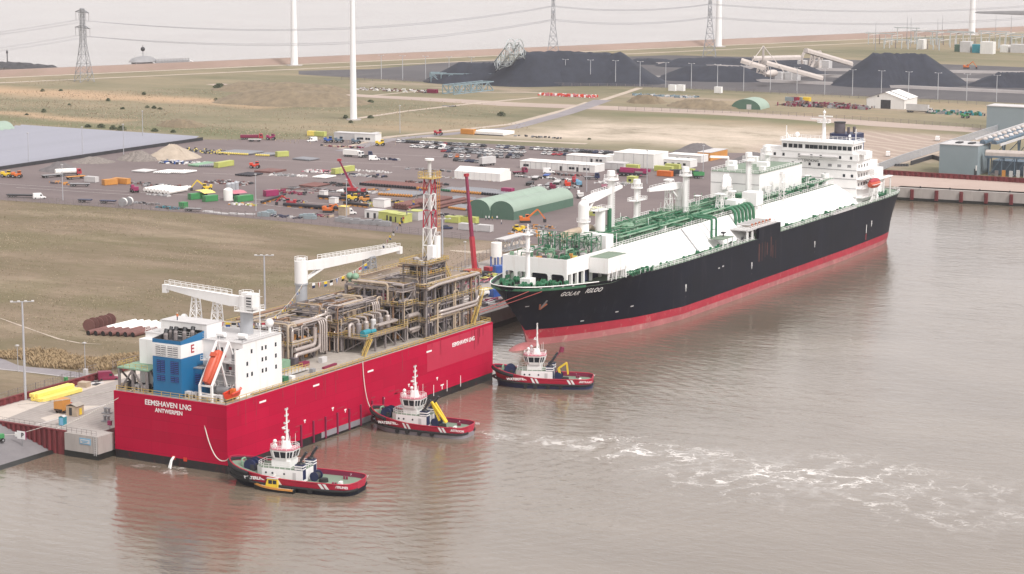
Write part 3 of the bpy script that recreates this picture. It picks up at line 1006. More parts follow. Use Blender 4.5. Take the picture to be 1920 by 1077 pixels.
for z in (18.6,21.4,24.2):
	gal = MB().box(6.9,9.6,2.2,12.6,z,z + 0.18).build('stern_gallery','grey_light',acc)
	MB().rail([(9.5,2.3,z + 0.18),(7.0,2.3,z + 0.18),(7.0,12.5,z + 0.18)],1.05,1.6,0.07).build('gallery_rail','white',gal)
MB().box(6.7,9.6,2.15,2.45,BD,27.5).build('gallery_side_wall','white',acc)
for y,z in ((4.4,21.6),(6.6,21.6),(5.0,24.4),(8.0,24.4),(4.0,18.8)):
	MB().box(9.5,9.62,y - 0.4,y + 0.4,z,z + 1.9).build('door','grey',acc)
for y,z in ((5.8,22.2),(7.4,25.0)):
	MB().box(9.3,9.6,y - 0.3,y + 0.3,z,z + 0.7).build('fire_hose_box','red',acc)
MB().box(8.8,9.3,8.5,9.4,25.4,26.2).build('ventilator','grey',acc)
for x,y in ((11.6,9.8),(12.4,4.2)):
	dr = MB().cyl((x,y - 1.1,29.9),(x,y + 1.1,29.9),0.62,seg=12).build('liferaft_canister','white',acc,smooth=True)
	MB().box(x - 0.5,x + 0.5,y - 0.9,y + 0.9,28.85,29.35).build('cradle','grey',dr)
MB().cyl((21.5,28.4,28.85),(21.5,28.4,30.0),0.45,seg=10).ball((21.5,28.4,30.6),0.95,seg=12,rings=7).build('satellite_dome','white',acc,smooth=True)
MB().cyl((23.6,4.6,28.85),(23.6,4.6,30.4),0.35,seg=10).ball((23.6,4.6,31.2),1.05,seg=12,rings=7).build('satellite_dome','white',acc,smooth=True)
MB().beam((17.6,3.0,28.8),(17.6,3.0,40.2),0.16).beam((17.6,2.2,38.6),(17.6,3.8,38.6),0.1).build('signal_mast','white',acc)
for i in range(3):
	MB().box(17.0,18.0,24 - i * 3,25 - i * 3,28.85,30.2).build('roof_fan','grey_light',acc)
MB().box(10,25,31,31.2,BD,24).build('port_wall','white',acc)
MB().box(7.2,9.6,26,30.8,BD,27.6).build('port_annex','white',acc)
# ---- free-fall lifeboat ramp (davit) on the stern
dav = bpy.data.objects.new('lifeboat_ramp',None)
COL.objects.link(dav)
dav.parent = barge
for y in (5.0,8.4):
	MB().beam((1.2,y,19.8),(8.0,y,29.0),0.38,0.55).build('ramp_beam','white',dav)
	MB().beam((1.2,y,BD),(1.2,y,20.0),0.5).build('leg','white',dav)
	MB().beam((8.0,y,29.0),(9.4,y,26.0),0.4).beam((4.8,y,24.8),(7.0,y,18.5),0.35).beam((1.3,y,18.0),(6.8,y,BD + 0.2),0.35).build('strut','white',dav)
for x,z in ((1.2,17.4),(8.0,29.0),(1.2,19.8)):
	MB().beam((x,4.9,z),(x,8.5,z),0.38).build('cross_beam','white',dav)
lb = thing('lifeboat','orange enclosed lifeboat slung nose down in the white stern ramp of the red barge','lifeboat',(4.3,6.7,23.6))
def boat_shell(L,B,H,nose=0.35,seg=12):
	m = MB()
	secs = []
	for i in range(11):
		t = i / 10
		x = (t - 0.5) * L
		k = math.sin(math.pi * (0.06 + 0.88 * t)) ** nose
		secs.append([(x,B / 2 * k * math.cos(2 * math.pi * j / seg),H / 2 * k * math.sin(2 * math.pi * j / seg)) for j in range(seg)])
	m.loft(secs,closed=True,caps=True)
	return m
lb.rotation_euler = (0,R(-53),0)
boat_shell(8.4,2.9,3.0).build('hull','lifeboat_red',lb,smooth=True)
m2 = boat_shell(8.0,2.2,1.9)
m2.v = [(x - 0.3,y,z + 1.0) for x,y,z in m2.v]
m2.build('canopy','lifeboat_red',lb,smooth=True)
MB().box(1.9,2.9,-0.7,0.7,1.3,2.2).build('conning_position','lifeboat_red',lb)
rb = thing('rescue_boat','small open orange rescue boat on the stern corner of the red barge','boat',(5.6,2.0,BD + 1.3),R(8))
m3 = MB()
secs = []
for i in range(9):
	t = i / 8
	x = (t - 0.5) * 6.2
	k = 1.0 if t < 0.6 else max(0.05,1 - ((t - 0.6) / 0.4) ** 2)
	secs.append([(x,-1.1 * k,0.75 + 0.4 * t * t),(x,-0.8 * k,-0.3 + 0.6 * max(0,t - 0.6)),(x,0,-0.55 + 0.9 * max(0,t - 0.7)),(x,0.8 * k,-0.3 + 0.6 * max(0,t - 0.6)),(x,1.1 * k,0.75 + 0.4 * t * t)])
m3.loft(secs,caps=True)
m3.build('hull','orange_red',rb,smooth=True)
MB().pipe([(-3.0,-1.1,0.75),(0.6,-1.1,0.9),(2.4,-0.6,1.1),(3.0,0,1.15),(2.4,0.6,1.1),(0.6,1.1,0.9),(-3.0,1.1,0.75)],0.24,7).build('tube','orange_red',rb,smooth=True)
MB().box(-1.0,0.2,-0.5,0.5,0.2,1.5).build('console','orange',rb)
MB().beam((6.5,3.2,BD),(6.5,3.2,BD + 3.2),0.3).beam((6.5,3.2,BD + 3.2),(5.6,2.0,BD + 3.6),0.25).build('rescue_boat_davit','grey_light',barge)
# ---- mooring deck,port quarter: green platform on legs with winches
pf = MB().box(1.0,13.0,23.5,32.6,21.4,21.7).build('mooring_platform','green_pale',barge)
for x in (1.3,6.8,12.6):
	for y in (24.0,28.2,32.2):
		MB().beam((x,y,BD),(x,y,21.4),0.5).build('leg','steel',pf)
for (x0,y0),(x1,y1) in (((1.3,24),(1.3,28.2)),((1.3,32.2),(1.3,28.2)),((6.8,24),(6.8,28.2)),((6.8,32.2),(1.3,32.2))):
	MB().beam((x0,y0,BD),(x1,y1,21.3),0.36).build('brace','steel',pf)
MB().rail([(1.1,23.6,21.7),(1.1,32.5,21.7),(12.9,32.5,21.7)],1.1,1.8,0.07).build('platform_rail','rail_yellow',pf)
def winch(parent,x,y,z,m='green',s=1.0,n='mooring_winch'):
	o = MB().cyl((x,y - 1.3 * s,z + 0.9 * s),(x,y + 0.9 * s,z + 0.9 * s),0.5 * s,seg=10).build(n,m,parent,smooth=True)
	for yy in (-1.3,0.2,0.9):
		MB().cyl((x,y + yy * s,z + 0.9 * s),(x,y + (yy + 0.12) * s,z + 0.9 * s),0.9 * s,seg=12).build('drum_flange',m,o)
	MB().box(x - 0.8 * s,x + 0.8 * s,y - 1.5 * s,y + 1.4 * s,z,z + 0.3 * s).build('bed','dark',o)
	return o
for x,y in ((3,26),(3,30),(10,27),(10.5,31),(7,25)):
	winch(barge,x,y,BD + 0.05,'steel_dark',1.1)
for y in (26,29):
	o = MB().cyl((9,y - 0.8,23.4),(9,y + 0.8,23.4),0.9,seg=14).build('hose_reel','dark',barge,smooth=True)
	for yy in (-0.85,0.75):
		MB().cyl((9,y + yy,23.4),(9,y + yy + 0.1,23.4),1.6,seg=16).build('reel_flange','maroon',o)
for x,y,m in ((2.0,25.2,'grey_light'),(2.2,27.4,'grey_light'),(2.0,12.3,'grey_light'),(2.0,10.3,'grey_light'),(2.2,3.5,'grey_light'),(2,31.2,'pipe_tan')):
	o = MB().box(x - 0.6,x + 0.6,y - 0.7,y + 0.7,BD,BD + 1.7).build('bollard_box',m,barge)
	MB().box(x - 0.65,x - 0.6,y - 0.3,y + 0.3,BD + 0.4,BD + 1.2).build('opening','dark',o)
MB().cyl((7.6,4.2,BD + 1.6),(7.6,7.6,BD + 1.6),1.3,seg=14).build('winch_drum','grey',barge,smooth=True)
# ---- knuckle of deck gear ahead of the house
MB().box(27,43,12.5,14.8,BD + 0.05,BD + 2.0).build('gangway_cradle','green_pale',barge)
o = MB().box(30,42,6.2,8.2,BD + 0.4,BD + 0.6).build('gangway','grey_light',barge)
MB().rail([(30,6.2,BD + 0.6),(42,6.2,BD + 0.6)],1.1,1.5,0.09).rail([(30,8.2,BD + 0.6),(42,8.2,BD + 0.6)],1.1,1.5,0.09).build('gangway_rail','rail_yellow',o)
for x,y,l,b_,h_,m in ((27.5,3.6,2.2,1.6,1.4,'green'),(30,3.0,1.6,1.2,1.2,'white'),(36,10.2,5,1.0,0.7,'grey'),(46,10.5,3,1.4,1.0,'maroon'),(48,4.2,6,0.7,0.5,'maroon'),(40,3.8,1.4,1.0,1.1,'grey'),(52,9,2.4,1.2,1.3,'grey_light'),(34,22,6,3,2.4,'grey_light'),(29,19,3,3,3,'steel'),(45,12.8,2,1.6,2.0,'steel_dark')):
	MB().obox((x,y,BD + 0.05),l,b_,h_,0.05).build('deck_locker',m,barge)
# ---- process modules
PM = ['insulation','insulation','pipe_tan','steel','pipe_tan','steel_dark','insulation','pipe_brown','pipe_brown']
def module(x0,x1,y0,y1,levels,nx,ny,n_pipe,n_vessel,name='process_module',rails=True,top_roof=False,dens=1.35):
	root = bpy.data.objects.new(name,None)
	COL.objects.link(root)
	root.parent = barge
	root.location = (x0,y0,BD)
	L,B = x1 - x0,y1 - y0
	xs = [L * i / nx for i in range(nx + 1)]
	ys = [B * i / ny for i in range(ny + 1)]
	zs = [0.0] + list(levels)
	top = zs[-1]
	for x in xs:
		for y in ys:
			MB().beam((x,y,0),(x,y,top),0.38).build('column','steel',root)
	for li,z in enumerate(zs[1:]):
		for y in ys:
			MB().beam((0,y,z),(L,y,z),0.22,0.42).build('beam','steel',root)
		for x in xs:
			MB().beam((x,0,z),(x,B,z),0.22,0.42).build('beam','steel',root)
		if li < len(zs) - 2 or top_roof:
			fl = MB().box(-0.7,L + 0.7,-0.7,B + 0.7,z + 0.20,z + 0.28).build('floor','grating',root)
			if rails:
				MB().rail([(-0.6,-0.6,z + 0.28),(L + 0.6,-0.6,z + 0.28),(L + 0.6,B + 0.6,z + 0.28),(-0.6,B + 0.6,z + 0.28)],1.1,1.9,0.08,closed=True).build('floor_rail','rail_yellow',fl)
	for li in range(len(zs) - 1):
		za,zb = zs[li],zs[li + 1]
		for k in range(nx):
			if rnd.random() < 0.7:
				x,X = xs[k],xs[k + 1]
				(x,X) = (x,X) if rnd.random() < 0.5 else (X,x)
				MB().beam((x,0,za),(X,0,zb),0.2).build('brace','steel',root)
		for k in range(ny):
			if rnd.random() < 0.7:
				y,Y = ys[k],ys[k + 1]
				(y,Y) = (y,Y) if rnd.random() < 0.5 else (Y,y)
				MB().beam((0,y,za),(0,Y,zb),0.2).build('brace','steel',root)
	for i in range(int(n_pipe * dens)):
		z = rnd.choice(zs[1:]) + rnd.choice((0.55,0.75,-0.6,-1.0,1.2))
		r = rnd.choice((0.09,0.12,0.15,0.19,0.24,0.3))
		k = rnd.random()
		if k < 0.42:
			y = rnd.choice((rnd.uniform(-0.5,0.8),rnd.uniform(0,B)))
			a,c = rnd.uniform(-0.5,L * 0.4),rnd.uniform(L * 0.5,L + 0.8)
			pts = [(a,y,z),(c,y,z)]
			if rnd.random() < 0.6:
				pts.append((c,y,max(0.3,z - rnd.uniform(1.5,4))))
			if rnd.random() < 0.5:
				pts.insert(0,(a,y + rnd.uniform(1,4),z))
		elif k < 0.72:
			x = rnd.choice((rnd.uniform(-0.6,0.6),rnd.uniform(0,L)))
			a,c = rnd.uniform(-0.4,B * 0.35),rnd.uniform(B * 0.5,B)
			pts = [(x,c,z),(x,a,z)]
			if rnd.random() < 0.7:
				pts.append((x,a,max(0.3,z - rnd.uniform(1.5,5))))
			if rnd.random() < 0.4:
				pts.insert(0,(x + rnd.uniform(1,3),c,z))
		else:
			x,y = rnd.choice((rnd.uniform(0,L),rnd.uniform(-0.5,0))),rnd.choice((-0.45,rnd.uniform(0,B * 0.4)))
			h2 = min(top + 1.0,z + 1)
			pts = [(x,y,0.4),(x,y,h2),(x + rnd.uniform(1,3),y,h2)]
			if rnd.random() < 0.5:
				pts.append((pts[-1][0],y,h2 - rnd.uniform(1,2.5)))
		MB().pipe(pts,r,7,bend=0.7).build('pipe',rnd.choice(PM),root,smooth=True)
	for i in range(n_vessel):
		x,y = rnd.uniform(1,L - 1),rnd.uniform(0.4,B * 0.7)
		z = rnd.choice(zs[:-1]) + 0.35
		if rnd.random() < 0.5:
			r,h = rnd.uniform(0.5,1.1),rnd.uniform(1.8,3.2)
			o = MB().cyl((x,y,z),(x,y,z + h),r,seg=12).ball((x,y,z + h),r,r,r * 0.5,12,4,half=True).build('vessel',rnd.choice(('steel','insulation','grey_light','steel_dark')),root,smooth=True)
		else:
			r,h = rnd.uniform(0.4,0.9),rnd.uniform(2.0,4.5)
			o = MB().cyl((x - h / 2,y,z + r + 0.5),(x + h / 2,y,z + r + 0.5),r,seg=12).ball((x - h / 2,y,z + r + 0.5),r * 0.45,r,r,10,6).ball((x + h / 2,y,z + r + 0.5),r * 0.45,r,r,10,6).build('exchanger',rnd.choice(('insulation','steel','steel_dark')),root,smooth=True)
			for k in (-1,1):
				MB().box(x + k * h / 3 - 0.15,x + k * h / 3 + 0.15,y - r * 0.8,y + r * 0.8,z,z + r).build('saddle','steel_dark',o)
	for i in range(int(n_pipe * 0.9)):
		x,y = rnd.uniform(0.3,L - 0.3),rnd.uniform(0.4,B * 0.9)
		z = rnd.choice(zs[:-1]) + 0.3
		MB().obox((x,y,z),rnd.uniform(0.5,2.2),rnd.uniform(0.4,2.0),rnd.uniform(0.6,2.8),0).build('equipment_dark_fill',rnd.choice(('steel_dark','steel_dark','grey','dark','orange_box','steel_dark','grating','dark','maroon')),root)  # equipment plus added dark boxes whose colour stands for the shaded module interior
	return root
def flight(parent,p0,p1,w=1.0):
	"""inclined stair"""
	p0,p1 = Vector(p0),Vector(p1)
	d = (p1 - p0)
	s = Vector((-d.y,d.x,0)).normalized() * (w / 2)
	m = MB()
	for q in (-s,s):
		m.beam(p0 + q,p1 + q,0.12,0.35)
		m.beam(p0 + q + V(0,0,1.0),p1 + q + V(0,0,1.0),0.08)
		for t in (0.05,0.35,0.65,0.95):
			m.beam(p0 + q + d * t,p0 + q + d * t + V(0,0,1.0),0.07)
	k = int(abs(d.z) / 0.28)
	for i in range(k):
		c = p0 + d * ((i + 0.5) / k)
		m.beam(c - s,c + s,0.28,0.06)
	return m.build('stair','rail_yellow',parent)
module(46,61,14.3,29,(4.3,8.8),3,2,66,10)
module(65.5,84.5,5.2,12,(3.8,),4,1,0,0,rails=True,top_roof=True)
module(64,84,12.8,29,(3.8,7.2,10.6),4,2,100,14)
module(84.8,91.0,6.0,24,(4.5,9.2,13.8),1,3,34,5)
module(91.5,119,3.2,28,(4.2,8.6,13.2),6,3,120,16,top_roof=True)
module(93,103,4.2,11.0,(16.2,19.0),2,1,26,3,top_roof=True)
for i in range(5):
	x = 67.8 + i * 3.4
	o = MB().cyl((x,8.6,BD + 4.2),(x,8.6,BD + 7.2),0.75,seg=12).ball((x,8.6,BD + 7.2),0.75,0.75,0.4,12,4,half=True).build('pump_vessel',('steel','insulation','grey_light')[i % 3],barge,smooth=True)
	MB().pipe([(x,8.6,BD + 7.4),(x,8.6,BD + 8.4),(x,11.6,BD + 8.4)],0.3,8,bend=0.6).build('outlet_pipe','insulation',o,smooth=True)
MB().cyl((66.5,6.6,BD + 5.2),(69.5,6.6,BD + 5.2),0.75,seg=12).box(66.4,68.0,5.9,7.3,BD + 4.2,BD + 5.0).build('electric_motor','teal',barge,smooth=True)
MB().cyl((70.4,6.8,BD + 4.9),(72.6,6.8,BD + 4.9),0.55,seg=12).build('electric_motor','teal',barge,smooth=True)
MB().pipe([(65,9.6,BD + 4.4),(65,9.6,BD + 7.4),(66.8,9.6,BD + 7.4),(66.8,9.6,BD + 4.6)],0.42,10,bend=1.0).build('elbow_pipe','insulation',barge,smooth=True)
for y in (6.6,7.5):
	MB().pipe([(74,y,BD + 6.0),(83.5,y,BD + 6.0),(83.5,y + 3,BD + 6.0)],0.3,8,bend=0.8).build('header_pipe','insulation',barge,smooth=True)
flight(barge,(63.2,4.2,BD),(66.6,4.2,BD + 4.0))
flight(barge,(113.5,1.9,BD),(119.0,1.9,BD + 8.8))
flight(barge,(108.5,6.0,BD + 13.5),(104.2,6.0,BD + 19.2))
for i in range(4):
	x = 60.2 - i * 0.95
	MB().pipe([(50,15.5 + i * 0.8,BD + 9.4),(x,15.5 + i * 0.8,BD + 9.4),(x,13.4,BD + 9.4),(x,13.4,BD + 1.2)],0.25,9,bend=1.2).build('insulated_pipe','insulation',barge,smooth=True)
	MB().pipe([(70,15 + i * 0.8,BD + 10.8),(82.8 - i * 0.9,15 + i * 0.8,BD + 10.8),(82.8 - i * 0.9,12.2,BD + 10.8),(82.8 - i * 0.9,12.2,BD + 5.2)],0.25,9,bend=1.2).build('insulated_pipe','insulation',barge,smooth=True)
MB().pipe([(46,13.4,BD + 3.6),(55,13.4,BD + 3.6),(55,13.4,BD + 8.0)],0.55,10,bend=1.2).build('insulated_pipe','insulation',barge,smooth=True)
MB().pipe([(45.5,12.6,BD + 1.2),(45.5,12.6,BD + 2.6),(54,12.6,BD + 2.6),(57,13.4,BD + 2.6),(57,13.4,BD + 6.0)],0.5,10,bend=1.0).build('insulated_pipe','insulation',barge,smooth=True)
MB().pipe([(46.4,14,BD + 8.2),(46.4,18,BD + 8.9),(60,18,BD + 8.9),(62.6,16,BD + 9.8),(66,16,BD + 9.8)],0.4,9,bend=0.9).build('insulated_pipe','insulation',barge,smooth=True)
for y,z in ((2.5,5.4),(2.3,6.4)):
	MB().pipe([(97,y + 3,BD + z - 0.8),(98.5,y,BD + z),(116.5,y,BD + z),(117.4,y,BD + z + 1.2)],0.42,10,bend=0.9).build('insulated_pipe','insulation',barge,smooth=True)
MB().pipe([(86,5.4,BD + 6.6),(92.2,5.4,BD + 6.6),(92.2,5.4,BD + 2.4),(87.5,5.4,BD + 2.4)],0.62,12,bend=1.5).build('return_bend_pipe','insulation',barge,smooth=True)
MB().pipe([(86,5.0,BD + 3.0),(91.6,5.0,BD + 3.0)],0.45,10).build('insulated_pipe','insulation',barge,smooth=True)
MB().pipe([(91.3,2.4,BD + 13.2),(96,2.2,BD + 13.9),(118,2.2,BD + 13.9),(118,5,BD + 13.9)],0.4,9,bend=0.9).build('insulated_pipe','insulation',barge,smooth=True)
for k,x in enumerate((116.8,118.2)):
	MB().pipe([(x,2.6 + k,BD + 1),(x,2.6 + k,BD + 9.0),(x + 4,4.5 + k,BD + 9.8)],0.5,10,bend=1.0).build('loading_pipe','steel',barge,smooth=True)
o = MB().box(96.2,102.4,5.2,10.4,BD + 13.6,BD + 18.6).build('boiler_casing','grey_light',barge)
MB().box(92.0,104.0,3.4,11.8,BD + 19.3,BD + 19.45).build('casing_roof','grating',o)
for i in range(7):
	MB().obox((92.8 + i * 0.95,5 + (i * 37 % 6),BD + 19.45),0.9,1.0,rnd.uniform(0.6,1.5)).build('roof_unit',rnd.choice(('rail_yellow','grey_light','steel','deck_tan')),o)
MB().rail([(92.1,3.5,BD + 19.45),(103.9,3.5,BD + 19.45),(103.9,11.7,BD + 19.45),(92.1,11.7,BD + 19.45)],1.1,1.8,0.08,closed=True).build('roof_rail','rail_yellow',o)
for y in (24.5,26.3):
	MB().ball((90.4,y,BD + 15.0),1.0,seg=12,rings=8).cyl((90.4,y,BD + 13),(90.4,y,BD + 14.6),0.4,seg=8).build('green_buffer_tank','green_pale',barge,smooth=True)
pr = module(30,116,29.6,32.4,(5.0,8.4),14,1,60,0,name='pipe_rack',rails=True,top_roof=True)
# ---- vent tower,red and white
tw = bpy.data.objects.new('vent_tower',None)
COL.objects.link(tw)
tw.parent = barge
TX,TY,TB,TH = 100.6,7.4,35.2,57.6
secs = [TB,39.6,44.3,49.0,53.4,TH]
for i in range(5):
	MB().lattice((TX,TY,secs[i]),(TX,TY,secs[i + 1]),2.8 - 0.14 * i,2.8 - 0.14 * (i + 1),1,0.22,side=(1,0,0)).build('tower_section',('white','white','tug_red','white','tug_red')[i],tw)
st = MB().cyl((TX,TY,TB - 1),(TX,TY,62.3),0.5,seg=12).build('vent_stack','grey_light',tw,smooth=True)
MB().cyl((TX,TY,62.3),(TX,TY,62.8),1.25,1.25,14).build('stack_cap','white',st)
MB().box(TX - 2.3,TX + 2.3,TY - 2.3,TY + 2.3,TH,TH + 0.2).build('top_platform','rail_yellow',tw)
MB().rail([(TX - 2.2,TY - 2.2,TH + 0.2),(TX + 2.2,TY - 2.2,TH + 0.2),(TX + 2.2,TY + 2.2,TH + 0.2),(TX - 2.2,TY + 2.2,TH + 0.2)],1.5,1.2,0.1,closed=True).build('platform_rail','rail_yellow',tw)
MB().ladder((TX + 2.2,TY - 1.6,TB - 6),(TX + 1.9,TY - 1.6,TH + 2),1.1,(1,0,0),0.9,0.12).build('caged_ladder','orange_box',tw)
MB().box(TX - 2.4,TX - 0.4,TY - 2.4,TY - 0.6,TB + 0.6,TB + 4.6).build('control_cabinet','white',tw)
MB().cyl((TX + 0.6,TY - 2.0,TB - 1),(TX + 0.6,TY - 2.0,TB + 7.0),0.85,seg=12).build('knock_out_drum','white',tw,smooth=True)
MB().pipe([(TX + 0.6,TY - 2.0,TB + 6.6),(TX + 0.6,TY - 2.0,TB + 7.8),(TX + 2.0,TY - 2.0,TB + 7.8),(TX + 2.0,TY - 2.0,TB - 2)],0.3,8,bend=0.6).build('drum_pipe','insulation',tw,smooth=True)
# ---- deck cranes
def deck_crane(px,py,zbase,zped,zhouse,tip,name,rest=None):
	cr = bpy.data.objects.new(name,None)
	COL.objects.link(cr)
	cr.parent = barge
	MB().cyl((px,py,zbase),(px,py,zped),1.55,seg=18).cyl((px,py,zped - 0.5),(px,py,zped),1.8,seg=18).build('pedestal','galv',cr,smooth=True)
	base = V(px,py,zped)
	tip = V(*tip)
	d = V(tip.x - px,tip.y - py,0).normalized()
	sd_ = V(-d.y,d.x,0)
	MB().cyl(base,(px,py,zhouse),1.75,1.75,seg=18).build('slewing_column','white',cr,smooth=True)
	a = V(px,py,zhouse - 0.6) + d * 1.2
	m = MB()
	secs = []
	for t,hh,ww in ((0.0,2.2,1.5),(0.14,2.6,1.5),(0.55,2.0,1.2),(1.0,1.0,0.9)):
		c = a.lerp(tip,t)
		secs.append([c + sd_ * ww / 2 + V(0,0,0.2),c - sd_ * ww / 2 + V(0,0,0.2),c - sd_ * ww / 2 + V(0,0,-hh + 0.2),c + sd_ * ww / 2 + V(0,0,-hh + 0.2)])
	m.loft(secs,closed=True,caps=True)
	bo = m.build('boom','white',cr)
	rl = [a.lerp(tip,t) + sd_ * 0.8 + V(0,0,0.2) for t in (0.16,0.98)]
	r2 = [a.lerp(tip,t) - sd_ * 0.8 + V(0,0,0.2) for t in (0.16,0.98)]
	MB().rail(rl,1.1,1.8,0.1).rail(r2,1.1,1.8,0.1).build('boom_rail','white',bo)
	for q in (0.5,-0.5):
		MB().beam(base + d * 1.4 + sd_ * q + V(0,0,0.6),a.lerp(tip,0.22) + sd_ * q + V(0,0,-1.6),0.42).build('luffing_cylinder','white',cr)
	MB().rail([V(px,py,zhouse) + V(1.7 * math.cos(t),1.7 * math.sin(t),0) for t in [k * math.pi / 3 for k in range(6)]],1.1,1.2,0.09,closed=True).build('top_rail','white',cr)
	MB().box(px - 0.9,px + 0.9,py - 0.9,py + 0.9,zhouse,zhouse + 0.8).build('winch_house','white',cr)
	MB().box(*sorted((tip.x - 0.6,tip.x + 0.6)),*sorted((tip.y - 0.6,tip.y + 0.6)),tip.z - 1.8,tip.z + 0.2).build('boom_head','white',bo)
	return cr
c1 = deck_crane(20.0,8.6,28.8,34.6,38.0,(21.0,33.5,38.2),'service_crane')
o = MB().box(18.2,21.2,5.6,7.6,35.0,38.6).build('crane_cab','white',c1)
for i in range(4):
	MB().box(18.1,18.2,5.9,7.3,35.5 + i * 0.7,35.8 + i * 0.7).build('cab_louvre','dark',o)
MB().box(17.4,22.4,5.0,10.4,34.4,34.6).build('crane_platform','white',c1)
MB().rail([(17.5,5.1,34.6),(22.3,5.1,34.6),(22.3,10.3,34.6),(17.5,10.3,34.6)],1.1,1.5,0.08,closed=True).build('platform_rail','white',c1)
for y in (18.2,24.6):
	MB().lattice((21.0,y,29),(21.4,y,36.8),2.4,1.2,4,0.2,side=(1,0,0)).build('boom_rest','white',c1)
c2 = deck_crane(74.5,31.0,BD,31.2,37.0,(121,30.0,34.6),'provision_crane')
MB().lattice((106.5,30.6,BD + 8),(106.5,30.6,33.6),3.4,2.4,6,0.3,side=(1,0,0)).box(105.3,107.7,29.4,31.8,33.6,34.0).build('boom_rest','galv',c2)
# ---- mooring and towing lines (each a thing),signal flags
def rope(name,pts,r,m,label,sag=0.0,seg=14):
	pts = [Vector(p) for p in pts]
	if len(pts) == 2:
		a,b = pts
		pts = [a.lerp(b,i / seg) - V(0,0,sag * 4 * (i / seg) * (1 - i / seg)) for i in range(seg + 1)]
	o = MB().pipe(pts,r,5).build(name,m,None,smooth=True)
	return tag(o,label,'rope')
def hang(a,b,drop,k=18):
	"""catenary-like line from a down to b, hanging steeply from a"""
	a,b = Vector(a),Vector(b)
	out = []
	for i in range(k + 1):
		t = i / k
		p = a.lerp(b,t ** 1.7)
		p.z = a.z + (b.z - a.z) * (1 - (1 - t) ** 1.55) - drop * math.sin(math.pi * t) * t
		out.append(p)
	return out
FLAGS = [('white','navy'),('red','white'),('yellow','blue'),('black','white'),('blue','white'),('yellow','black'),('red','yellow')]
def flags(label,a,b,n,sag,big=0.9):
	root = thing('signal_flag_line',label,'flags',tuple(a))
	a,b = Vector(a),Vector(b)
	q = [a.lerp(b,i / 20) - V(0,0,sag * 4 * (i / 20) * (1 - i / 20)) - a for i in range(21)]
	MB().pipe(q,0.05,4).build('line','rope',root)
	d = (b - a).normalized()
	d.z = 0
	if d.length < 0.3:
		d = V(0.6,-0.8,0)
	d.normalize()
	for i in range(n):
		t = (i + 0.7) / (n + 0.4)
		p = a.lerp(b,t) - V(0,0,sag * 4 * t * (1 - t)) - a
		c1_,c2_ = FLAGS[i % 7]
		wv = V(-d.y,d.x,0) * (0.12 * math.sin(i * 2.1))
		e = d * big * 0.62
		m = MB()
		if i % 3 == 1:
			m.add([p - e,p + e,p + wv - V(0,0,big * 1.5)],[(0,1,2)])
			m.add([p - e * 0.35 + V(-d.y,d.x,0) * -0.03,p + e * 0.35 + V(-d.y,d.x,0) * -0.03,p + wv - V(0,0,big * 1.5) + V(-d.y,d.x,0) * -0.03],[(0,1,2)],1)
		else:
			mm = p + wv - V(0,0,big * 0.65)
			lo = p - wv - V(0,0,big * 1.3)
			m.add([p - e,p + e,mm + e,mm - e],[(0,1,2,3)],0)
			m.add([mm - e,mm + e,lo + e,lo - e],[(0,1,2,3)],1)
		m.build('flag',[c1_,c2_],root)
	return root
flags('row of signal flags strung over the accommodation roof of the red barge',(18.0,17.5,31.6),(23.4,4.8,31.4),9,0.5)
flags('signal flags climbing from the white house of the red barge to its tall crane pedestal',(23.8,5.2,31.6),(73.0,29.4,31.4),14,1.2)
flags('signal flags between the crane pedestal and the grey boom rest of the red barge',(76.2,29.6,31.0),(105,29.6,33.0),10,1.5,1.1)
flags('signal flags running from the crane boom up to the red and white vent tower',(111,29.6,36.2),(TX - 1,TY + 1.5,56.0),12,1.0)
# ---------------------------------------------------------------- black and white gas carrier alongside the quay,bow towards the barge
GX,GY = 150.0,15.2
HB = 21.4
rnd = random.Random(11)
ship = thing('gas_carrier','very long gas carrier with black hull, red boot topping, white trunk and green deck pipes','ship',(GX,GY,0))
def tab(t,u):
	if u <= t[0][0]:
		(a,b),(c,d) = t[0],t[1]
		return b + (u - a) * (d - b) / (c - a)
	for (a,b),(c,d) in zip(t,t[1:]):
		if u <= c:
			k = (u - a) / (c - a)
			return b + (d - b) * k
	(a,b),(c,d) = t[-2],t[-1]
	return d + (u - c) * (d - b) / (c - a)
DECK_T = [(5,0.0),(5.4,2.8),(6.5,5.0),(9,7.6),(14,10.4),(22,13.6),(34,17.0),(52,19.8),(79,21.4),(236,21.4),(262,21.2),(276,20.4),(284,18.6),(289,15.2),(292,9.5),(293.5,0.0)]
WL_T = [(18,0.0),(24,4.3),(36,10.4),(56,18.0),(80,21.4),(218,21.4),(238,20.8),(262,19.8),(271,18.2),(276,15.0),(280,9.0),(283,0.0)]
def z_deck(u):
	return 18.2 + 1.5 * max(0.0,1 - max(0,u - 5) / 43) ** 1.4
def z_red(u):
	return 3.9 + 1.3 * max(0.0,1 - u / 90)
def hw(u,z):
	zd = z_deck(u)
	f = min(1.0,max(0.0,z / zd))
	a,b = tab(WL_T,u),tab(DECK_T,u)
	a = max(a,-16.0)
	p = 1.5 if u < 100 else 0.75
	k = f ** p
	return max(0.0,min(HB,a * (1 - k) + b * k))
us = [5.0,5.15,5.4,5.9,6.5,7.6,9,11.3,14,16,18,20,23,27,32,38,45,53,62,71,80,100,140,180,218,228,238,246,253,259,264,268,271,274,276.5,279,281,283,285,287.5,289.5,291.3,292.6,293.5]
def z_min(u):
	if hw(u,-1.6) > 0 or 18.01 < u < 282.9:
		return -9.0
	lo,hi = 0.0,z_deck(u)
	for _ in range(30):
		md = (lo + hi) / 2
		if hw(u,md) > 0.02:
			hi = md
		else:
			lo = md
	return hi
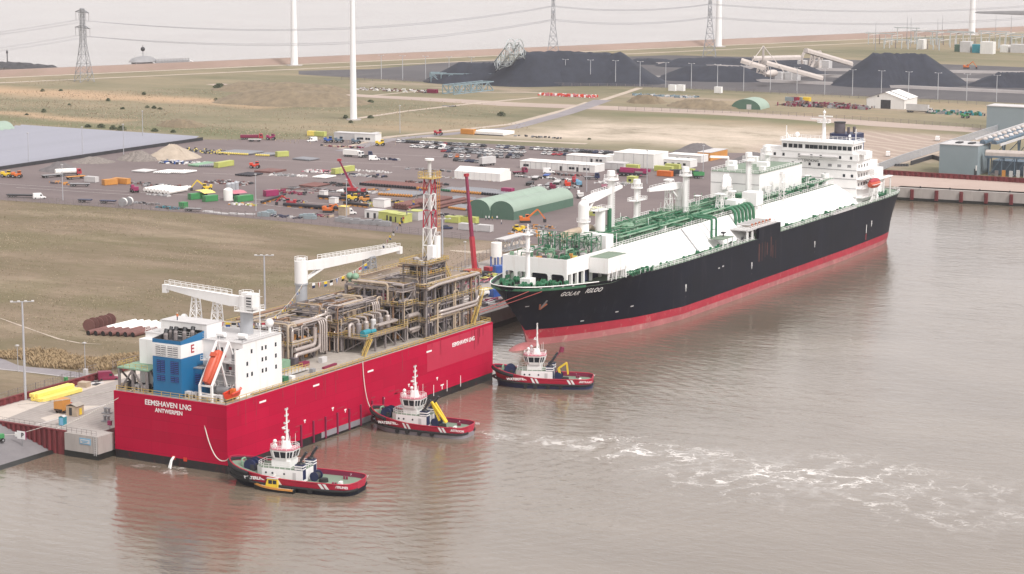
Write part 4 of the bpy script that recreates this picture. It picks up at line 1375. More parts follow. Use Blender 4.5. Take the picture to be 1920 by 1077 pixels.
def side(zlist_fn,name,m):
	mb = MB()
	for s in (-1,1):
		secs = []
		for u in us:
			zm = z_min(u)
			secs.append([(u,s * hw(u,max(z,zm)),max(z,zm)) for z in zlist_fn(u)])
		mb.loft(secs,flip=(s < 0))
	return mb.build(name,m,ship,smooth=True)
side(lambda u: [z_red(u) * 0.42,z_red(u) * 0.7,z_red(u)],'boot_topping','boot_red')
side(lambda u: [-1.6,0.0,z_red(u) * 0.42],'fouled_waterline','boot_fouled')
side(lambda u: [z_red(u) + (z_deck(u) - z_red(u)) * k / 9 for k in range(10)],'hull','hull_black')
MB().ball((15.5,0,-1.2),9.0,3.0,2.4,18,12).build('bulbous_bow','boot_fouled',ship,smooth=True)
mb = MB()
L_ = [(u,-max(0.0,hw(u,z_deck(u)) - 0.15),18.0 if u > 42 else z_deck(u) - 1.0) for u in us]
R_ = [(u,-y,z) for u,y,z in L_]
n = len(us)
mb.add(L_ + R_,[(i,i + 1,n + i + 1,n + i) for i in range(n - 1)])
MAIN = mb.build('main_deck','deck_green',ship)
mb = MB()
for s in (-1,1):
	secs = [[(u,s * hw(u,z_deck(u)),z_deck(u)),(u + 0.1,s * max(0,hw(u,z_deck(u)) - 0.35),z_deck(u)),(u + 0.1,s * max(0,hw(u,z_deck(u)) - 0.35),z_deck(u) - 1.3)] for u in us if u < 30]
	mb.loft(secs,flip=(s > 0))
mb.build('bulwark','green',ship)
mb = MB()
for s in (-1,1):
	mb.pipe([(u,s * hw(u,z_deck(u)),z_deck(u) + 0.03) for u in us if u < 34],0.16,5)
mb.build('bulwark_cap','ship_white',ship)
for s in (-1,1):
	for ul in ((46,62,80,110,136),(160,200,228,246,259,268,276,284,289.5)):
		MB().rail([(u,s * (hw(u,18.2) - 0.4),18.1) for u in ul],1.1,2.6,0.1).build('deck_rail','ship_white',MAIN)
def on_hull(u,z,off=0.12,s=-1):
	p = V(u,s * (hw(u,z) + off),z)
	t = V(u + 1.5,s * (hw(u + 1.5,z) + off),z) - V(u - 1.5,s * (hw(u - 1.5,z) + off),z)
	q = V(u,s * (hw(u,z + 0.8) + off),z + 0.8) - V(u,s * (hw(u,z - 0.8) + off),z - 0.8)
	return p,t.normalized(),q.normalized()
for wd_,u in (('GOLAR',22.6),('IGLOO',31.6)):
	p,t,q = on_hull(u,15.9,0.34)
	text(wd_,2.2,'white',ship,plate(p,t,q),shear=0.25,spacing=1.1,bold=0.04)
def hull_mark(name,u,z,w_,h_,m):
	p,t,q = on_hull(u,z,0.05)
	mb = MB()
	mb.add([p - t * w_ / 2 - q * h_ / 2,p + t * w_ / 2 - q * h_ / 2,p + t * w_ / 2 + q * h_ / 2,p - t * w_ / 2 + q * h_ / 2],[(0,1,2,3)])
	return mb.build(name,m,ship)
def arrow_mark(u,z):
	p,t,q = on_hull(u,z,0.06)
	mb = MB()
	for a,b in (((-0.35,0.0),(0.35,1.7)),):
		mb.add([p + t * a[0] + q * a[1],p + t * b[0] + q * a[1],p + t * b[0] + q * b[1],p + t * a[0] + q * b[1]],[(0,1,2,3)])
	mb.add([p - t * 0.65 + q * 0.7,p - q * 0.8,p + t * 0.65 + q * 0.7],[(0,1,2)])
	return mb.build('tug_mark','white',ship)
for u,z in ((82,9.2),(133.5,9.2),(189,9.2),(246.5,9.6)):
	arrow_mark(u,z)
	hull_mark('draught_mark',u,z - 2.2,0.5,0.5,'black')
hull_mark('draught_mark',241,8.8,0.6,3.2,'white')
hull_mark('draught_mark',241,5.8,0.6,2.4,'red')
for u,z in ((107,12.6),(110.2,12.8),(46,7.2),(52,8.2),(33,6.0),(12,13.0)):
	hull_mark('hull_plate_mark',u,z,1.3,0.35,'grey_light')
for i in range(4):
	p,t,q = on_hull(11 + i * 3.6,z_deck(11 + i * 3.6) - 0.55,0.1)
	MB().obox(p,0.8,0.3,0.3,math.atan2(t.y,t.x)).build('fairlead','grey_light',ship)
p,t,q = on_hull(16.5,12.6,0.05)
an = bpy.data.objects.new('anchor',None)
COL.objects.link(an)
an.parent = ship
MB().beam(p + q * 2.4 + t * 0.3,p - q * 1.2,0.45).build('shank','grey',an)
for k in (-1,1):
	MB().beam(p - q * 1.2,p + q * 0.9 + t * 1.2 * k,0.5).build('fluke',mat('rust',(0.38,0.12,0.06),0.8,var=0.2) if k < 0 else 'rust',an)
mb = MB()
mb.add([p + t * 2 - q * 4.6,p + t * 3.0 + q * 2.0,p - t * 0.8 + q * 2.0],[(0,1,2)])
for k in range(7):
	u = 139.5 + k * 2.4 + rnd.uniform(-0.5,0.5)
	hull_mark('rust_streak',u,13.2 + rnd.uniform(-1,1),rnd.uniform(0.25,0.8),rnd.uniform(4,8.5),mat('rust_dark',(0.11,0.042,0.035),0.8,var=0.4) if k == 0 else 'rust_dark')
# ---- trunk over the cargo tanks: white sloping sides,green top
TZ = 25.5
MB().loft([[(47,-17.0,18.0),(50,-10.2,TZ),(50,10.2,TZ),(47,17.0,18.0)],
		[(247,-17.0,18.0),(236,-10.2,TZ),(236,10.2,TZ),(247,17.0,18.0)]],caps=True,flip=True).build('trunk','ship_white',ship)
TR = MB().box(50.3,235.7,-9.9,9.9,TZ,TZ + 0.06).build('trunk_deck','deck_green',ship)
for s in (-1,1):
	MB().rail([(52,s * 10.0,TZ + 0.05),(235,s * 10.0,TZ + 0.05)],1.15,2.0,0.12).build('trunk_rail','ship_white',TR)
# ---- forward regasification house,open on top
RH = bpy.data.objects.new('regas_house',None)
COL.objects.link(RH)
RH.parent = ship
mb = MB()
x0,x1,y0,y1,zt_ = 22.0,50.0,-10.9,10.9,26.0
for (a,b,c,d) in ((x0,x0 + 0.4,y0,y1),(x1 - 0.4,x1,y0,y1),(x0 + 0.4,x1 - 0.4,y0,y0 + 0.4),(x0 + 0.4,x1 - 0.4,y1 - 0.4,y1)):
	mb.box(a,b,c,d,21.4,zt_)
mb.build('wall','ship_white',RH)
MB().box(x0 + 0.4,x1 - 0.4,y0 + 0.4,y1 - 0.4,24.4,24.6).build('upper_floor','deck_tan',RH)
for y in (y0 + 0.45,-5.0,1.6,6.4,y1 - 0.45):
	MB().box(x0,x0 + 0.9,y - 0.45,y + 0.45,17.6,21.4).build('pillar','ship_white',RH)
for x in (25.4,29.0,33.0,38,44,49.5):
	MB().box(x - 0.4,x + 0.4,y0,y0 + 0.8,17.6,21.4).build('pillar','ship_white',RH)
	MB().box(x - 0.4,x + 0.4,y1 - 0.8,y1,17.6,21.4).build('pillar','ship_white',RH)
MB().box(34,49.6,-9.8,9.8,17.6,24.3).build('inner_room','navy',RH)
for ya,yb in ((y0 + 0.9,-5.45),(-4.55,1.15),(2.05,5.95),(6.85,y1 - 0.9)):
	for k,yy in ((1,ya),(-1,yb)):
		mb = MB()
		mb.add([(x0 + 0.02,yy,21.42),(x0 + 0.02,yy + k * 0.9,21.42),(x0 + 0.02,yy + k * 0.25,21.15),(x0 + 0.02,yy,20.5)],[(0,1,2,3)])
		mb.build('arch_corner','ship_white',RH)
for i in range(46):
	x,y = rnd.uniform(x0 + 1.2,x1 - 1.5),rnd.uniform(y0 + 1.2,y1 - 1.2)
	m = rnd.choice(('green','green','green_pale','steel','yellow_pale' if x < 34 else 'green','orange_box' if x < 32 else 'grey_light','grey_light','steel_dark'))
	MB().obox((x,y,24.6),rnd.uniform(0.5,2.0),rnd.uniform(0.5,1.8),rnd.uniform(0.8,2.2),0).build('skid_unit',m,RH)
for i in range(34):
	x,y = rnd.uniform(x0 + 2,x1 - 6),rnd.uniform(y0 + 1.5,y1 - 1.5)
	z = rnd.uniform(25.4,27.2)
	if i % 2:
		pts = [(x,y,24.7),(x,y,z),(x + rnd.uniform(2,6),y,z),(x + rnd.uniform(2,6),y,24.8)]
	else:
		pts = [(x,y,24.7),(x,y,z),(x,y + rnd.uniform(-4,4),z)]
	MB().pipe(pts,rnd.choice((0.12,0.18,0.26)),6,bend=0.5).build('pipe',rnd.choice(('green','green','green_pale','steel')),RH,smooth=True)
for k in range(5):
	y = -8.4 + k * 4.2
	fr = MB().lattice((44,y,24.6),(44,y,30.4),3.2,3.2,2,0.16,side=(1,0,0)).build('regas_train','green',RH)
	MB().cyl((43.4,y - 0.4,24.8),(43.4,y - 0.4,28.2),0.9,seg=12).build('vaporiser','grey_light',fr,smooth=True)
	MB().cyl((45.2,y + 0.6,24.8),(45.2,y + 0.6,27.6),0.6,seg=10).build('vaporiser','steel_dark',fr,smooth=True)
	MB().pipe([(42.2,y,24.8),(42.2,y,29.4),(46,y,29.4),(46,y,25)],0.22,7,bend=0.6).build('riser','green',fr,smooth=True)
	MB().box(42.4,45.8,y - 1.7,y + 1.7,28.4,28.5).build('service_floor','deck_green',fr)
MB().box(36,49,-17.4,-11.0,20.4,25.0).build('side_house','ship_white',RH)
MB().box(36.2,48.8,-17.2,-11.0,25.0,25.1).build('side_house_roof','deck_green',RH)
for x in (37,42,48):
	MB().beam((x,-17.0,18.0),(x,-17.0,20.4),0.4).build('side_house_leg','ship_white',RH)
for i in range(4):
	MB().ladder((37 + i * 3,-17.6,18.2),(38.2 + i * 3,-17.6,21.6),1.0,(0,1,0),0.5,0.13).build('stair','ship_white',RH)
MB().box(49.5,54.5,-9.6,-4.6,TZ,29.6).build('winch_house','ship_white',RH)
MB().box(47.0,58.0,-17.5,-13.2,18.0,21.6).build('trunk_step','ship_white',RH)
MB().cyl((53.5,-16.4,18.2),(53.5,-11.0,25.2),2.6,seg=16).build('round_trunking','ship_white',RH,smooth=True)
flt = MB().ladder((45,-18.4,18.2),(50.6,-15.6,25.6),1.0,(0,1,0),0.5,0.14).build('inclined_ladder','ship_white',RH)
fm = bpy.data.objects.new('foremast',None)
COL.objects.link(fm)
fm.parent = ship
MB().cyl((15.5,-1.4,18.8),(15.5,-1.4,34.6),0.75,0.6,seg=14).build('mast_tube','ship_white',fm,smooth=True)
MB().box(14.4,16.6,-2.6,-0.2,28.6,28.8).rail([(14.4,-2.6,28.8),(16.6,-2.6,28.8),(16.6,-0.2,28.8),(14.4,-0.2,28.8)],1.0,1.1,0.08,closed=True).build('mast_platform','ship_white',fm)
MB().box(14.2,16.8,-2.6,-0.2,33.6,33.8).beam((15.5,-3.0,35.2),(15.5,0.2,35.2),0.2).cyl((15.5,-1.4,34.6),(15.5,-1.4,36.8),0.2,seg=8).build('mast_head','ship_white',fm)
MB().box(14.0,17.4,-3.0,0.4,18.8,20.8).build('mast_house','ship_white',fm)
for x,y in ((11,-3.5),(11.5,3),(14.5,-6.5),(14,5.5),(18.5,-9),(19,-5.5),(19.5,4)):
	winch(ship,x,y,18.5 - 0.02 * x,'green',1.25)
for x,y in ((8.5,-2.5),(8.5,2.5),(20.5,-11.2),(21,9)):
	MB().cyl((x,y,19.0),(x,y,20.0),0.45,seg=10).cyl((x + 1.2,y,19.0),(x + 1.2,y,20.0),0.45,seg=10).build('bitts','green',ship)
for k in range(3):
	MB().obox((10.5 + k * 4,-5.5 - k * 2.0,18.6),0.6,3.2,0.35,0.9).build('fairlead_roller','green_pale',ship)
# ---- piping along the trunk
PP = bpy.data.objects.new('cargo_piping',None)
COL.objects.link(PP)
PP.parent = ship
for i in range(19):
	y = -8.0 + i * 0.85
	a = rnd.uniform(54,70)
	b = rnd.uniform(205,234)
	z = TZ + rnd.choice((0.9,1.2,1.7,2.2))
	r = rnd.choice((0.14,0.18,0.24,0.3,0.36))
	pts = [(a,y,TZ + 0.1),(a,y,z)]
	u = a
	while u < b - 30:
		u += rnd.uniform(22,45)
		if rnd.random() < 0.6:
			pts += [(u,y,z),(u,y + rnd.choice((-1.4,1.4)),z),(u + 3.4,y + 0.0,z)]
	pts += [(b,y,z),(b,y,TZ + 0.1)]
	MB().pipe(pts,r,7,bend=0.8).build('cargo_pipe',rnd.choice(('green','green','green','green_pale')),PP,smooth=True)
for i in range(46):
	u = 56 + i * 3.9 + rnd.uniform(-0.7,0.7)
	fr = MB()
	fr.beam((u,-8.4,TZ),(u,-8.4,TZ + 1.5),0.16).beam((u,7.2,TZ),(u,7.2,TZ + 1.5),0.16).beam((u,-8.4,TZ + 0.7),(u,7.2,TZ + 0.7),0.2)
	fr.build('pipe_support','green',PP)
for i in range(180):
	u,y = rnd.uniform(56,232),rnd.choice((rnd.uniform(-8.8,8.6),rnd.uniform(-9,-3)))
	z = TZ + rnd.uniform(1.2,3.0)
	MB().pipe([(u,y,TZ + 0.1),(u,y,z),(u,y + rnd.uniform(-6,6),z),(u + rnd.uniform(-2,2),y,TZ + 0.6)],rnd.choice((0.1,0.14,0.2,0.28)),6,bend=0.5).build('branch_pipe',rnd.choice(('green','green','green_pale','green')),PP,smooth=True)
for i in range(150):
	u,y = rnd.uniform(56,232),rnd.uniform(-9.0,9.0)
	o = MB().obox((u,y,TZ + 0.06),rnd.uniform(0.4,1.4),rnd.uniform(0.4,1.2),rnd.uniform(0.7,2.6),0).build('deck_unit',rnd.choice(('green','green_pale','grey_light','ship_white','green','rail_yellow' if i % 9 == 0 else 'green')),PP)
for u in (86,128,176,216):
	MB().cyl((u,1.5,TZ),(u,1.5,TZ + 2.2),2.4,seg=18).ball((u,1.5,TZ + 2.2),2.4,2.4,0.8,18,4,half=True).build('tank_dome','green_pale',PP,smooth=True)
	MB().rail([(u - 4,-3,TZ + 2.6),(u + 4,-3,TZ + 2.6),(u + 4,6,TZ + 2.6),(u - 4,6,TZ + 2.6)],1.1,1.5,0.1,closed=True).box(u - 4,u + 4,-3,-2,TZ + 2.4,TZ + 2.6).build('dome_walkway','green_pale',PP)
WK = MB().box(60,236,-9.4,-8.3,TZ + 2.2,TZ + 2.35).build('walkway','green_pale',ship)
MB().rail([(150,-9.4,TZ + 2.35),(236,-9.4,TZ + 2.35)],1.1,2.2,0.1).build('walkway_rail','ship_white',WK)
for k,y in enumerate((4.6,7.0)):
	MB().pipe([(52,y,TZ + 0.4),(52,y,TZ + 3.4 - k * 0.6),(60,y + 1,TZ + 3.4 - k * 0.6),(70,y + 1.5,TZ + 3.4 - k * 0.6),(72,y + 1.5,TZ + 0.4)],0.95,12,bend=2.0).build('insulated_pipe','pipe_tan',ship,smooth=True)
# ---- vent masts and cranes
def vent_mast(u,y,z0,ztop,r=1.0,plat=2.3,nm='vent_mast'):
	o = bpy.data.objects.new(nm,None)
	COL.objects.link(o)
	o.parent = ship
	MB().cyl((u,y,z0),(u,y,z0 + 2.4),r * 1.7,r,14).cyl((u,y,z0 + 2.4),(u,y,ztop - 1.4),r,r * 0.9,14).build('mast_tube','ship_white',o,smooth=True)
	MB().cyl((u,y,ztop - 3.0),(u,y,ztop - 2.6),plat,plat,14).build('mast_platform','ship_white',o)
	MB().rail([(u + plat * 0.92 * math.cos(k * math.pi / 4),y + plat * 0.92 * math.sin(k * math.pi / 4),ztop - 2.6) for k in range(8)],1.2,1.2,0.12,closed=True).build('platform_rail','ship_white',o)
	MB().cyl((u,y,ztop - 1.6),(u,y,ztop),r * 1.3,r * 1.2,12).build('vent_head','ship_white',o,smooth=True)
	MB().ladder((u - 0.2,y - r - 0.25,z0),(u - 0.2,y - r * 0.95 - 0.25,ztop - 2.8),0.8,(1,0,0),0.7,0.12).build('ladder','ship_white',o)
	return o
vent_mast(80.7,4.8,TZ,45.6,1.05,2.5)
vent_mast(106,8.2,TZ,40.0,1.0,2.0)
vent_mast(125.6,-0.2,TZ,42.6,1.0,2.2)
vent_mast(170.8,-3.2,TZ,43.4,1.0,2.4)
vent_mast(205.6,4.8,TZ,41.8,0.95,2.0)
for u,y,zt2 in ((123.5,5.0,38.0),(152,-5.2,31.6),(137.5,-7.4,32.4)):
	o = MB().lattice((u,y,TZ),(u,y,zt2),2.4,1.4,4,0.22,side=(1,0,0)).box(u - 1.6,u + 1.6,y - 1.2,y + 1.2,zt2,zt2 + 0.4).build('boom_rest','ship_white',ship)
o = MB().lattice((185,-10.4,24),(185,-10.0,34.8),2.0,1.2,6,0.2,side=(1,0,0)).box(184.2,185.8,-10.6,-9.4,34.8,35.6).build('light_tower','ship_white',ship)
def ship_crane(u,y,z0,zh,tip,nm):
	o = bpy.data.objects.new(nm,None)
	COL.objects.link(o)
	o.parent = ship
	MB().cyl((u,y,z0),(u,y,zh - 2),1.75,1.7,16).ball((u,y,zh - 2),1.7,1.7,1.5,16,5,half=True).build('crane_column','ship_white',o,smooth=True)
	a,b = V(u,y,zh - 0.8),V(*tip)
	d = (b - a).normalized()
	sd_ = V(-d.y,d.x,0).normalized()
	MB().loft([[c + sd_ * w_ + V(0,0,h_),c - sd_ * w_ + V(0,0,h_),c - sd_ * w_ - V(0,0,h_),c + sd_ * w_ - V(0,0,h_)] for c,w_,h_ in ((a,0.9,0.9),(a.lerp(b,0.3),0.9,1.15),(b,0.5,0.45))],closed=True,caps=True).build('boom','ship_white',o)
	MB().rail([a.lerp(b,0.25) + sd_ * 0.8 + V(0,0,1),b + V(0,0,0.5) + sd_ * 0.5],1.0,1.6,0.09).build('boom_rail','ship_white',o)
	MB().beam(V(u,y,zh - 5) + d * 1.6,a.lerp(b,0.28) - V(0,0,1),0.5).build('luffing_cylinder','ship_white',o)
	MB().rail([(u + 2.1 * math.cos(k * math.pi / 3),y + 2.1 * math.sin(k * math.pi / 3),z0 + 6.0) for k in range(6)],1.0,1.3,0.1,closed=True).cyl((u,y,z0 + 5.8),(u,y,z0 + 6.0),2.2,seg=14).build('column_platform','ship_white',o)
	return o
ship_crane(62.5,5.0,TZ,38.6,(87.5,4.6,39.8),'stores_crane')
MB().box(59,66,1.6,8.4,TZ,TZ + 2.4).build('crane_seat','ship_white',ship)
ship_crane(127.6,2.6,TZ,37.0,(110,6,36.0),'hose_crane')
ship_crane(160.5,0.5,TZ,36.5,(147,-4.6,33.4),'hose_crane')
MB().cyl((68.8,2.4,TZ),(68.8,2.4,34.4),1.6,seg=16).build('suction_drum','ship_white',ship,smooth=True)
MB().cyl((71.6,0.6,TZ),(71.6,0.6,34.8),0.7,seg=12).build('green_riser','green',ship,smooth=True)
for u,y,z in ((66,2,34.6),(104,8,33.0)):
	MB().box(u - 2,u + 6,y - 1.6,y + 1.6,z,z + 0.15).rail([(u - 2,y - 1.6,z),(u + 6,y - 1.6,z),(u + 6,y + 1.6,z),(u - 2,y + 1.6,z)],1.1,1.4,0.1,closed=True).build('service_platform','ship_white',ship)
MB().box(146,152,-9.6,-5.6,TZ,TZ + 4.0).build('deck_store','ship_white',ship)
MB().cyl((157,-7.2,TZ),(157,-7.2,TZ + 3.2),1.3,seg=14).build('ventilator','ship_white',ship,smooth=True)
MB().cyl((231,-8.0,TZ),(231,-8.0,TZ + 3.0),1.0,seg=14).cyl((231,-8.0,TZ + 3.0),(231,-8.0,TZ + 4.4),1.5,seg=14).build('ventilator','ship_white',ship,smooth=True)
# ---- cargo machinery house,port side
MH = MB().box(175,214,-5.6,13.2,TZ,35.4).build('machinery_house','ship_white',ship)
MB().box(174.8,214.2,-5.8,13.4,35.4,35.5).build('machinery_roof','deck_green',MH)
MB().box(174.95,175.0,-5.6,13.2,31.4,31.6).build('wall_ledge','grey',MH)
for x,y,l,b_,h_ in ((182,8,3,3,1.6),(190,12,4,3,2.2),(196,2,3,4,1.8),(204,9,3,3,2.6),(186,-2,2,2,1.4)):
	MB().obox((x,y,35.5),l,b_,h_).build('roof_fan','ship_white',MH)
MB().rail([(175,-5.6,35.5),(214,-5.6,35.5),(214,13,35.5),(175,13,35.5)],1.1,2.4,0.1,closed=True).build('roof_rail','ship_white',MH)
MB().beam((185,11,35.5),(185,11,39.5),0.5).beam((185,11,39.5),(176,14,40.4),0.5,0.8).build('roof_davit','ship_white',MH)
for k in range(7):
	MB().box(180 + k * 4.4,181.2 + k * 4.4,-5.66,-5.6,26.4,28.6).build('door','grey_light',MH)
# ---- manifold amidships
mb = MB()
mb.prism([(139.0,-21.42),(157.6,-21.42),(157.6,-20.4),(139.0,-20.4)],17.6,21.6)
mb.build('manifold_bulwark','hull_black',ship)
MP = MB().box(132,157.4,-20.6,-12.4,21.4,21.7).build('manifold_platform','grey_light',ship)
MB().rail([(132,-12.8,21.7),(132,-20.5,21.7),(157.3,-20.5,21.7),(157.3,-14,21.7)],1.2,1.4,0.11).build('platform_rail','ship_white',MP)
for u in (133,137):
	MB().beam((u,-19.8,18.0),(u,-19.8,21.4),0.6).build('platform_leg','ship_white',MP)
for k in range(6):
	u = 138.8 + k * 3.0
	MB().pipe([(u,-8.0,TZ + 1.6),(u,-11.4,TZ + 2.4),(u,-12.6,TZ + 1.0),(u,-13.0,22.2)],0.55,10,bend=1.4).build('manifold_pipe','green',MP,smooth=True)
	o = MB().cyl((u,-13.4,22.6),(u,-18.8,22.6),0.34,seg=10).build('loading_flange','grey_light',MP,smooth=True)
	MB().cyl((u,-18.8,22.6),(u,-19.1,22.6),0.6,seg=12).build('flange','rust',o)
	MB().obox((u + 1.4,-16.5,21.7),1.0,3.0,0.9).build('drip_tray','grating',MP)
MB().box(156.5,162.5,-12.6,-7.2,26.6,31.2).build('hose_house','ship_white',ship)
for u,y in ((157,-12.2),(162,-12.2)):
	MB().beam((u,y,20),(u,y,26.6),0.35).build('hose_house_leg','ship_white',ship)
SP = MB().box(112,121,-20.2,-15.4,21.0,21.25).build('side_platform','deck_green',ship)
for u in (113,116.5,120.5):
	MB().beam((u,-20.0,18),(u,-20.0,21),0.3).build('platform_leg','ship_white',SP)
MB().pipe([(113,-9.0,TZ + 2.4),(113,-12.6,TZ + 2.4),(113,-15.8,TZ + 2.2),(113,-15.8,21.4)],0.45,8,bend=0.7).pipe([(116.4,-9.0,TZ + 2.6),(116.4,-13.2,TZ + 2.6),(116.4,-15.9,TZ + 2.0),(116.4,-15.9,21.4)],0.4,8,bend=0.7).beam((113,-15.8,24),(116.4,-15.9,24),0.2).build('bunker_pipe','green',SP,smooth=True)
MB().cyl((118.4,-17.6,21.3),(118.4,-17.6,22.3),0.25,seg=8).box(117.6,119.2,-18.2,-17,22.3,22.8).build('fire_monitor','dark',SP)
for i in range(15):
	u = 60 + i * 12.2
	if 128 < u < 160:
		continue
	k = i % 3
	if k == 0:
		winch(ship,u,-19.0,18.05,'green',0.9)
	else:
		MB().cyl((u,-19.4,18.05),(u,-19.4,19.1),0.4,seg=8).cyl((u + 1.4,-19.4,18.05),(u + 1.4,-19.4,19.1),0.4,seg=8).ball((u,-19.4,19.1),0.5,seg=8,rings=4).build('bitts','green',ship)
for u in (48,50,52,55,58):
	winch(ship,u,-18.6,18.05,'green',0.9)
lad = MB().box(206,229,-21.6,-20.6,18.2,18.5).rail([(206,-21.6,18.5),(229,-21.6,18.5)],1.1,1.6,0.1).build('accommodation_ladder','grey_light',ship)
# ---- accommodation and bridge
AC = bpy.data.objects.new('accommodation',None)
COL.objects.link(AC)
AC.parent = ship
MB().box(242,256,-16.2,15.6,17.8,35.2).build('lower_block','ship_white',AC)
MB().box(256,272,-13.2,15.6,17.8,33.0).build('engine_casing','ship_white',AC)
MB().box(262,272,-15.6,-13.2,17.8,30.2).build('aft_house','ship_white',AC)
UB = MB().box(241.6,256.4,-16.8,19.4,35.2,37.9).build('upper_block','ship_white',AC)
for z in (21.4,24.8,28.3,31.7,35.2):
	MB().box(241.9,242.0,-16.2,15.6,z - 0.1,z + 0.1).build('deck_line','grey',AC)
	if z < 33:
		gl = MB().box(242.4,259,-18.6,-16.2,z - 0.12,z + 0.06).build('side_gallery','ship_white',AC)
		MB().rail([(242.4,-18.5,z + 0.06),(259,-18.5,z + 0.06)],1.1,1.6,0.1).build('gallery_rail','ship_white',gl)
BR = MB().box(241.4,252,-14.6,14.2,37.9,41.6).build('wheelhouse','ship_white',AC)
MB().box(240.8,253,-15.2,14.8,41.6,41.9).build('wheelhouse_roof','ship_white',BR)
for s,ya,yb in ((-1,-19.5,-14.6),(1,14.2,22.5)):
	MB().box(242.6,247,ya,yb,37.7,39.2).build('bridge_wing','ship_white',AC)
MB().box(243,250,15.6,23.6,32.6,37.7).build('wing_support','ship_white',AC)
MB().box(240.2,241.6,-9,7,36.2,36.6).build('window_cleaning_gallery','grey_light',AC)
wb_ = MB().box(-0.06,0.04,-0.82,0.82,-0.75,0.75).mesh('bridge_window','glass')
for y in (-13.4,-11.4,-9.4,-7.4,-5.6,-3.6,-1.7,0.2,1.9,3.7,6.5,8.5,10.5,12.8):
	shared(wb_,'bridge_window',BR,(241.4,y,39.9))
for x in (243.2,245.4,247.6,249.8):
	MB().box(x - 0.8,x + 0.8,-14.68,-14.6,39.2,40.6).build('bridge_window','glass',BR)
w1_ = MB().box(-0.06,0.04,-0.45,0.45,-0.55,0.55).mesh('window','glass')
w2_ = MB().box(-0.06,0.04,-0.75,0.75,-0.5,0.5).mesh('window','grey')
for y in (-14,-9.6,-1.8,2.0,7.0,13.4,17):
	shared(w1_,'window',AC,(241.6,y,36.4))
for y in (-13.2,-9.2,-5.4):
	shared(w2_,'window',AC,(242,y,33.2))
for y in (-1.0,2.8,6.4,9.6):
	shared(w1_,'window',AC,(242,y,33.2))
for y in (-14.4,-11.2,-3.6):
	shared(w1_,'window',AC,(242,y,29.6))
for z in (26.2,29.6,33.0):
	for x in (244.4,247.2,250.0,252.8):
		MB().box(x - 0.45,x + 0.45,-16.26,-16.2,z - 0.55,z + 0.55).build('window','glass',AC)
text('NO SMOKING',1.25,'dark',AC,plate((241.9,3.4,34.45),(0,-1,0),(0,0,1)),spacing=1.1)
rm = bpy.data.objects.new('radar_mast',None)
COL.objects.link(rm)
rm.parent = AC
MB().cyl((247.5,-0.5,41.9),(247.5,-0.5,50.6),0.85,0.55,12).build('mast_tube','ship_white',rm,smooth=True)
MB().box(246,249,-2.6,1.6,48.6,48.8).rail([(246,-2.6,48.8),(249,-2.6,48.8),(249,1.6,48.8),(246,1.6,48.8)],1.1,1.0,0.12,closed=True).build('mast_platform','ship_white',rm)
MB().beam((246.6,-4.2,51.2),(246.6,1.4,51.2),0.45).build('radar_scanner','ship_white',rm)
MB().beam((246.4,0.0,50.0),(246.4,4.6,50.0),0.4).build('radar_scanner','ship_white',rm)
MB().cyl((247.5,-0.5,50.6),(247.5,-0.5,53.6),0.3,0.15,8).ball((247.5,-0.5,52.6),0.6,seg=10,rings=6).build('top_light','ship_white',rm,smooth=True)
for x,y,r in ((246,9.8,0.95),(250,-10,0.55)):
	MB().cyl((x,y,41.9),(x,y,43.0),0.3,seg=8).ball((x,y,43.8),r,seg=12,rings=7).build('satellite_dome','ship_white',AC,smooth=True)
MB().beam((244,13.4,41.9),(244,13.4,47.2),0.25).beam((244,13.4,44.8),(245.4,12.2,42),0.2).build('aerial_mast','ship_white',AC)
MB().beam((246,-14,41.9),(246,-14,47.0),0.25).beam((246,-14.8,45.6),(246,-13.2,45.6),0.15).build('aerial_mast','ship_white',AC)
MB().rail([(241,-15,41.9),(253,-15,41.9),(253,14.6,41.9),(241,14.6,41.9)],1.1,1.9,0.1,closed=True).build('roof_rail','ship_white',BR)
FN = MB()
ring = [(259,-7.5),(260.2,-8.8),(268,-8.8),(269.5,-7),(269.5,0.6),(268,2.2),(260.2,2.2),(259,0.8)]
FN.prism(ring,33.0,44.6)
FN = FN.build('funnel',mat('funnel_grey_blue',(0.045,0.115,0.23),0.5,var=0.08),AC)
MB().prism([(x * 1.0,y) for x,y in ring],44.6,46.6).build('funnel_top','navy',FN)
MB().cyl((262.5,-1.0,46.6),(262.5,-1.0,50.6),2.1,seg=16).build('exhaust_stack','steel_dark',FN,smooth=True)
MB().cyl((262.5,-1.0,50.6),(262.5,-1.0,51.0),2.3,seg=16).build('stack_rim','black',FN)
for x,y in ((263,-4.4),(263.6,-6.6),(266.4,-5.4)):
	MB().cyl((x,y,46.6),(x,y,49.0),0.55,seg=10).build('exhaust_pipe','steel_dark',FN,smooth=True)
mb = MB()
mb.add([(261.2,-8.87,42.6),(265.2,-8.87,40.2),(265.4,-8.87,38.2),(264.6,-8.87,36.4),(263.2,-8.87,37.2),(262.4,-8.87,40.0)],[(0,1,2,3,4,5)])
mb.build('funnel_emblem','white',FN)
MB().beam((250,-19.6,18),(250,-19.6,23),0.5).beam((254.5,-19.6,18),(254.5,-19.6,23),0.5).beam((247.5,-19.0,18),(249.8,-19.6,21),0.35).beam((250,-19.6,26.6),(250,-16,27.6),0.4).beam((255,-19.6,26.6),(255,-16,27.6),0.4).build('lifeboat_davit','ship_white',AC)
lb2 = thing('lifeboat','red enclosed lifeboat hanging beside the white accommodation of the black gas carrier','lifeboat',(GX + 252.4,GY - 19.4,24.6))
boat_shell(9.6,3.4,3.4,0.42).build('hull','lifeboat_red',lb2,smooth=True)
m4 = boat_shell(8.8,2.7,2.4,0.5)
m4.v = [(x,y,z + 1.0) for x,y,z in m4.v]
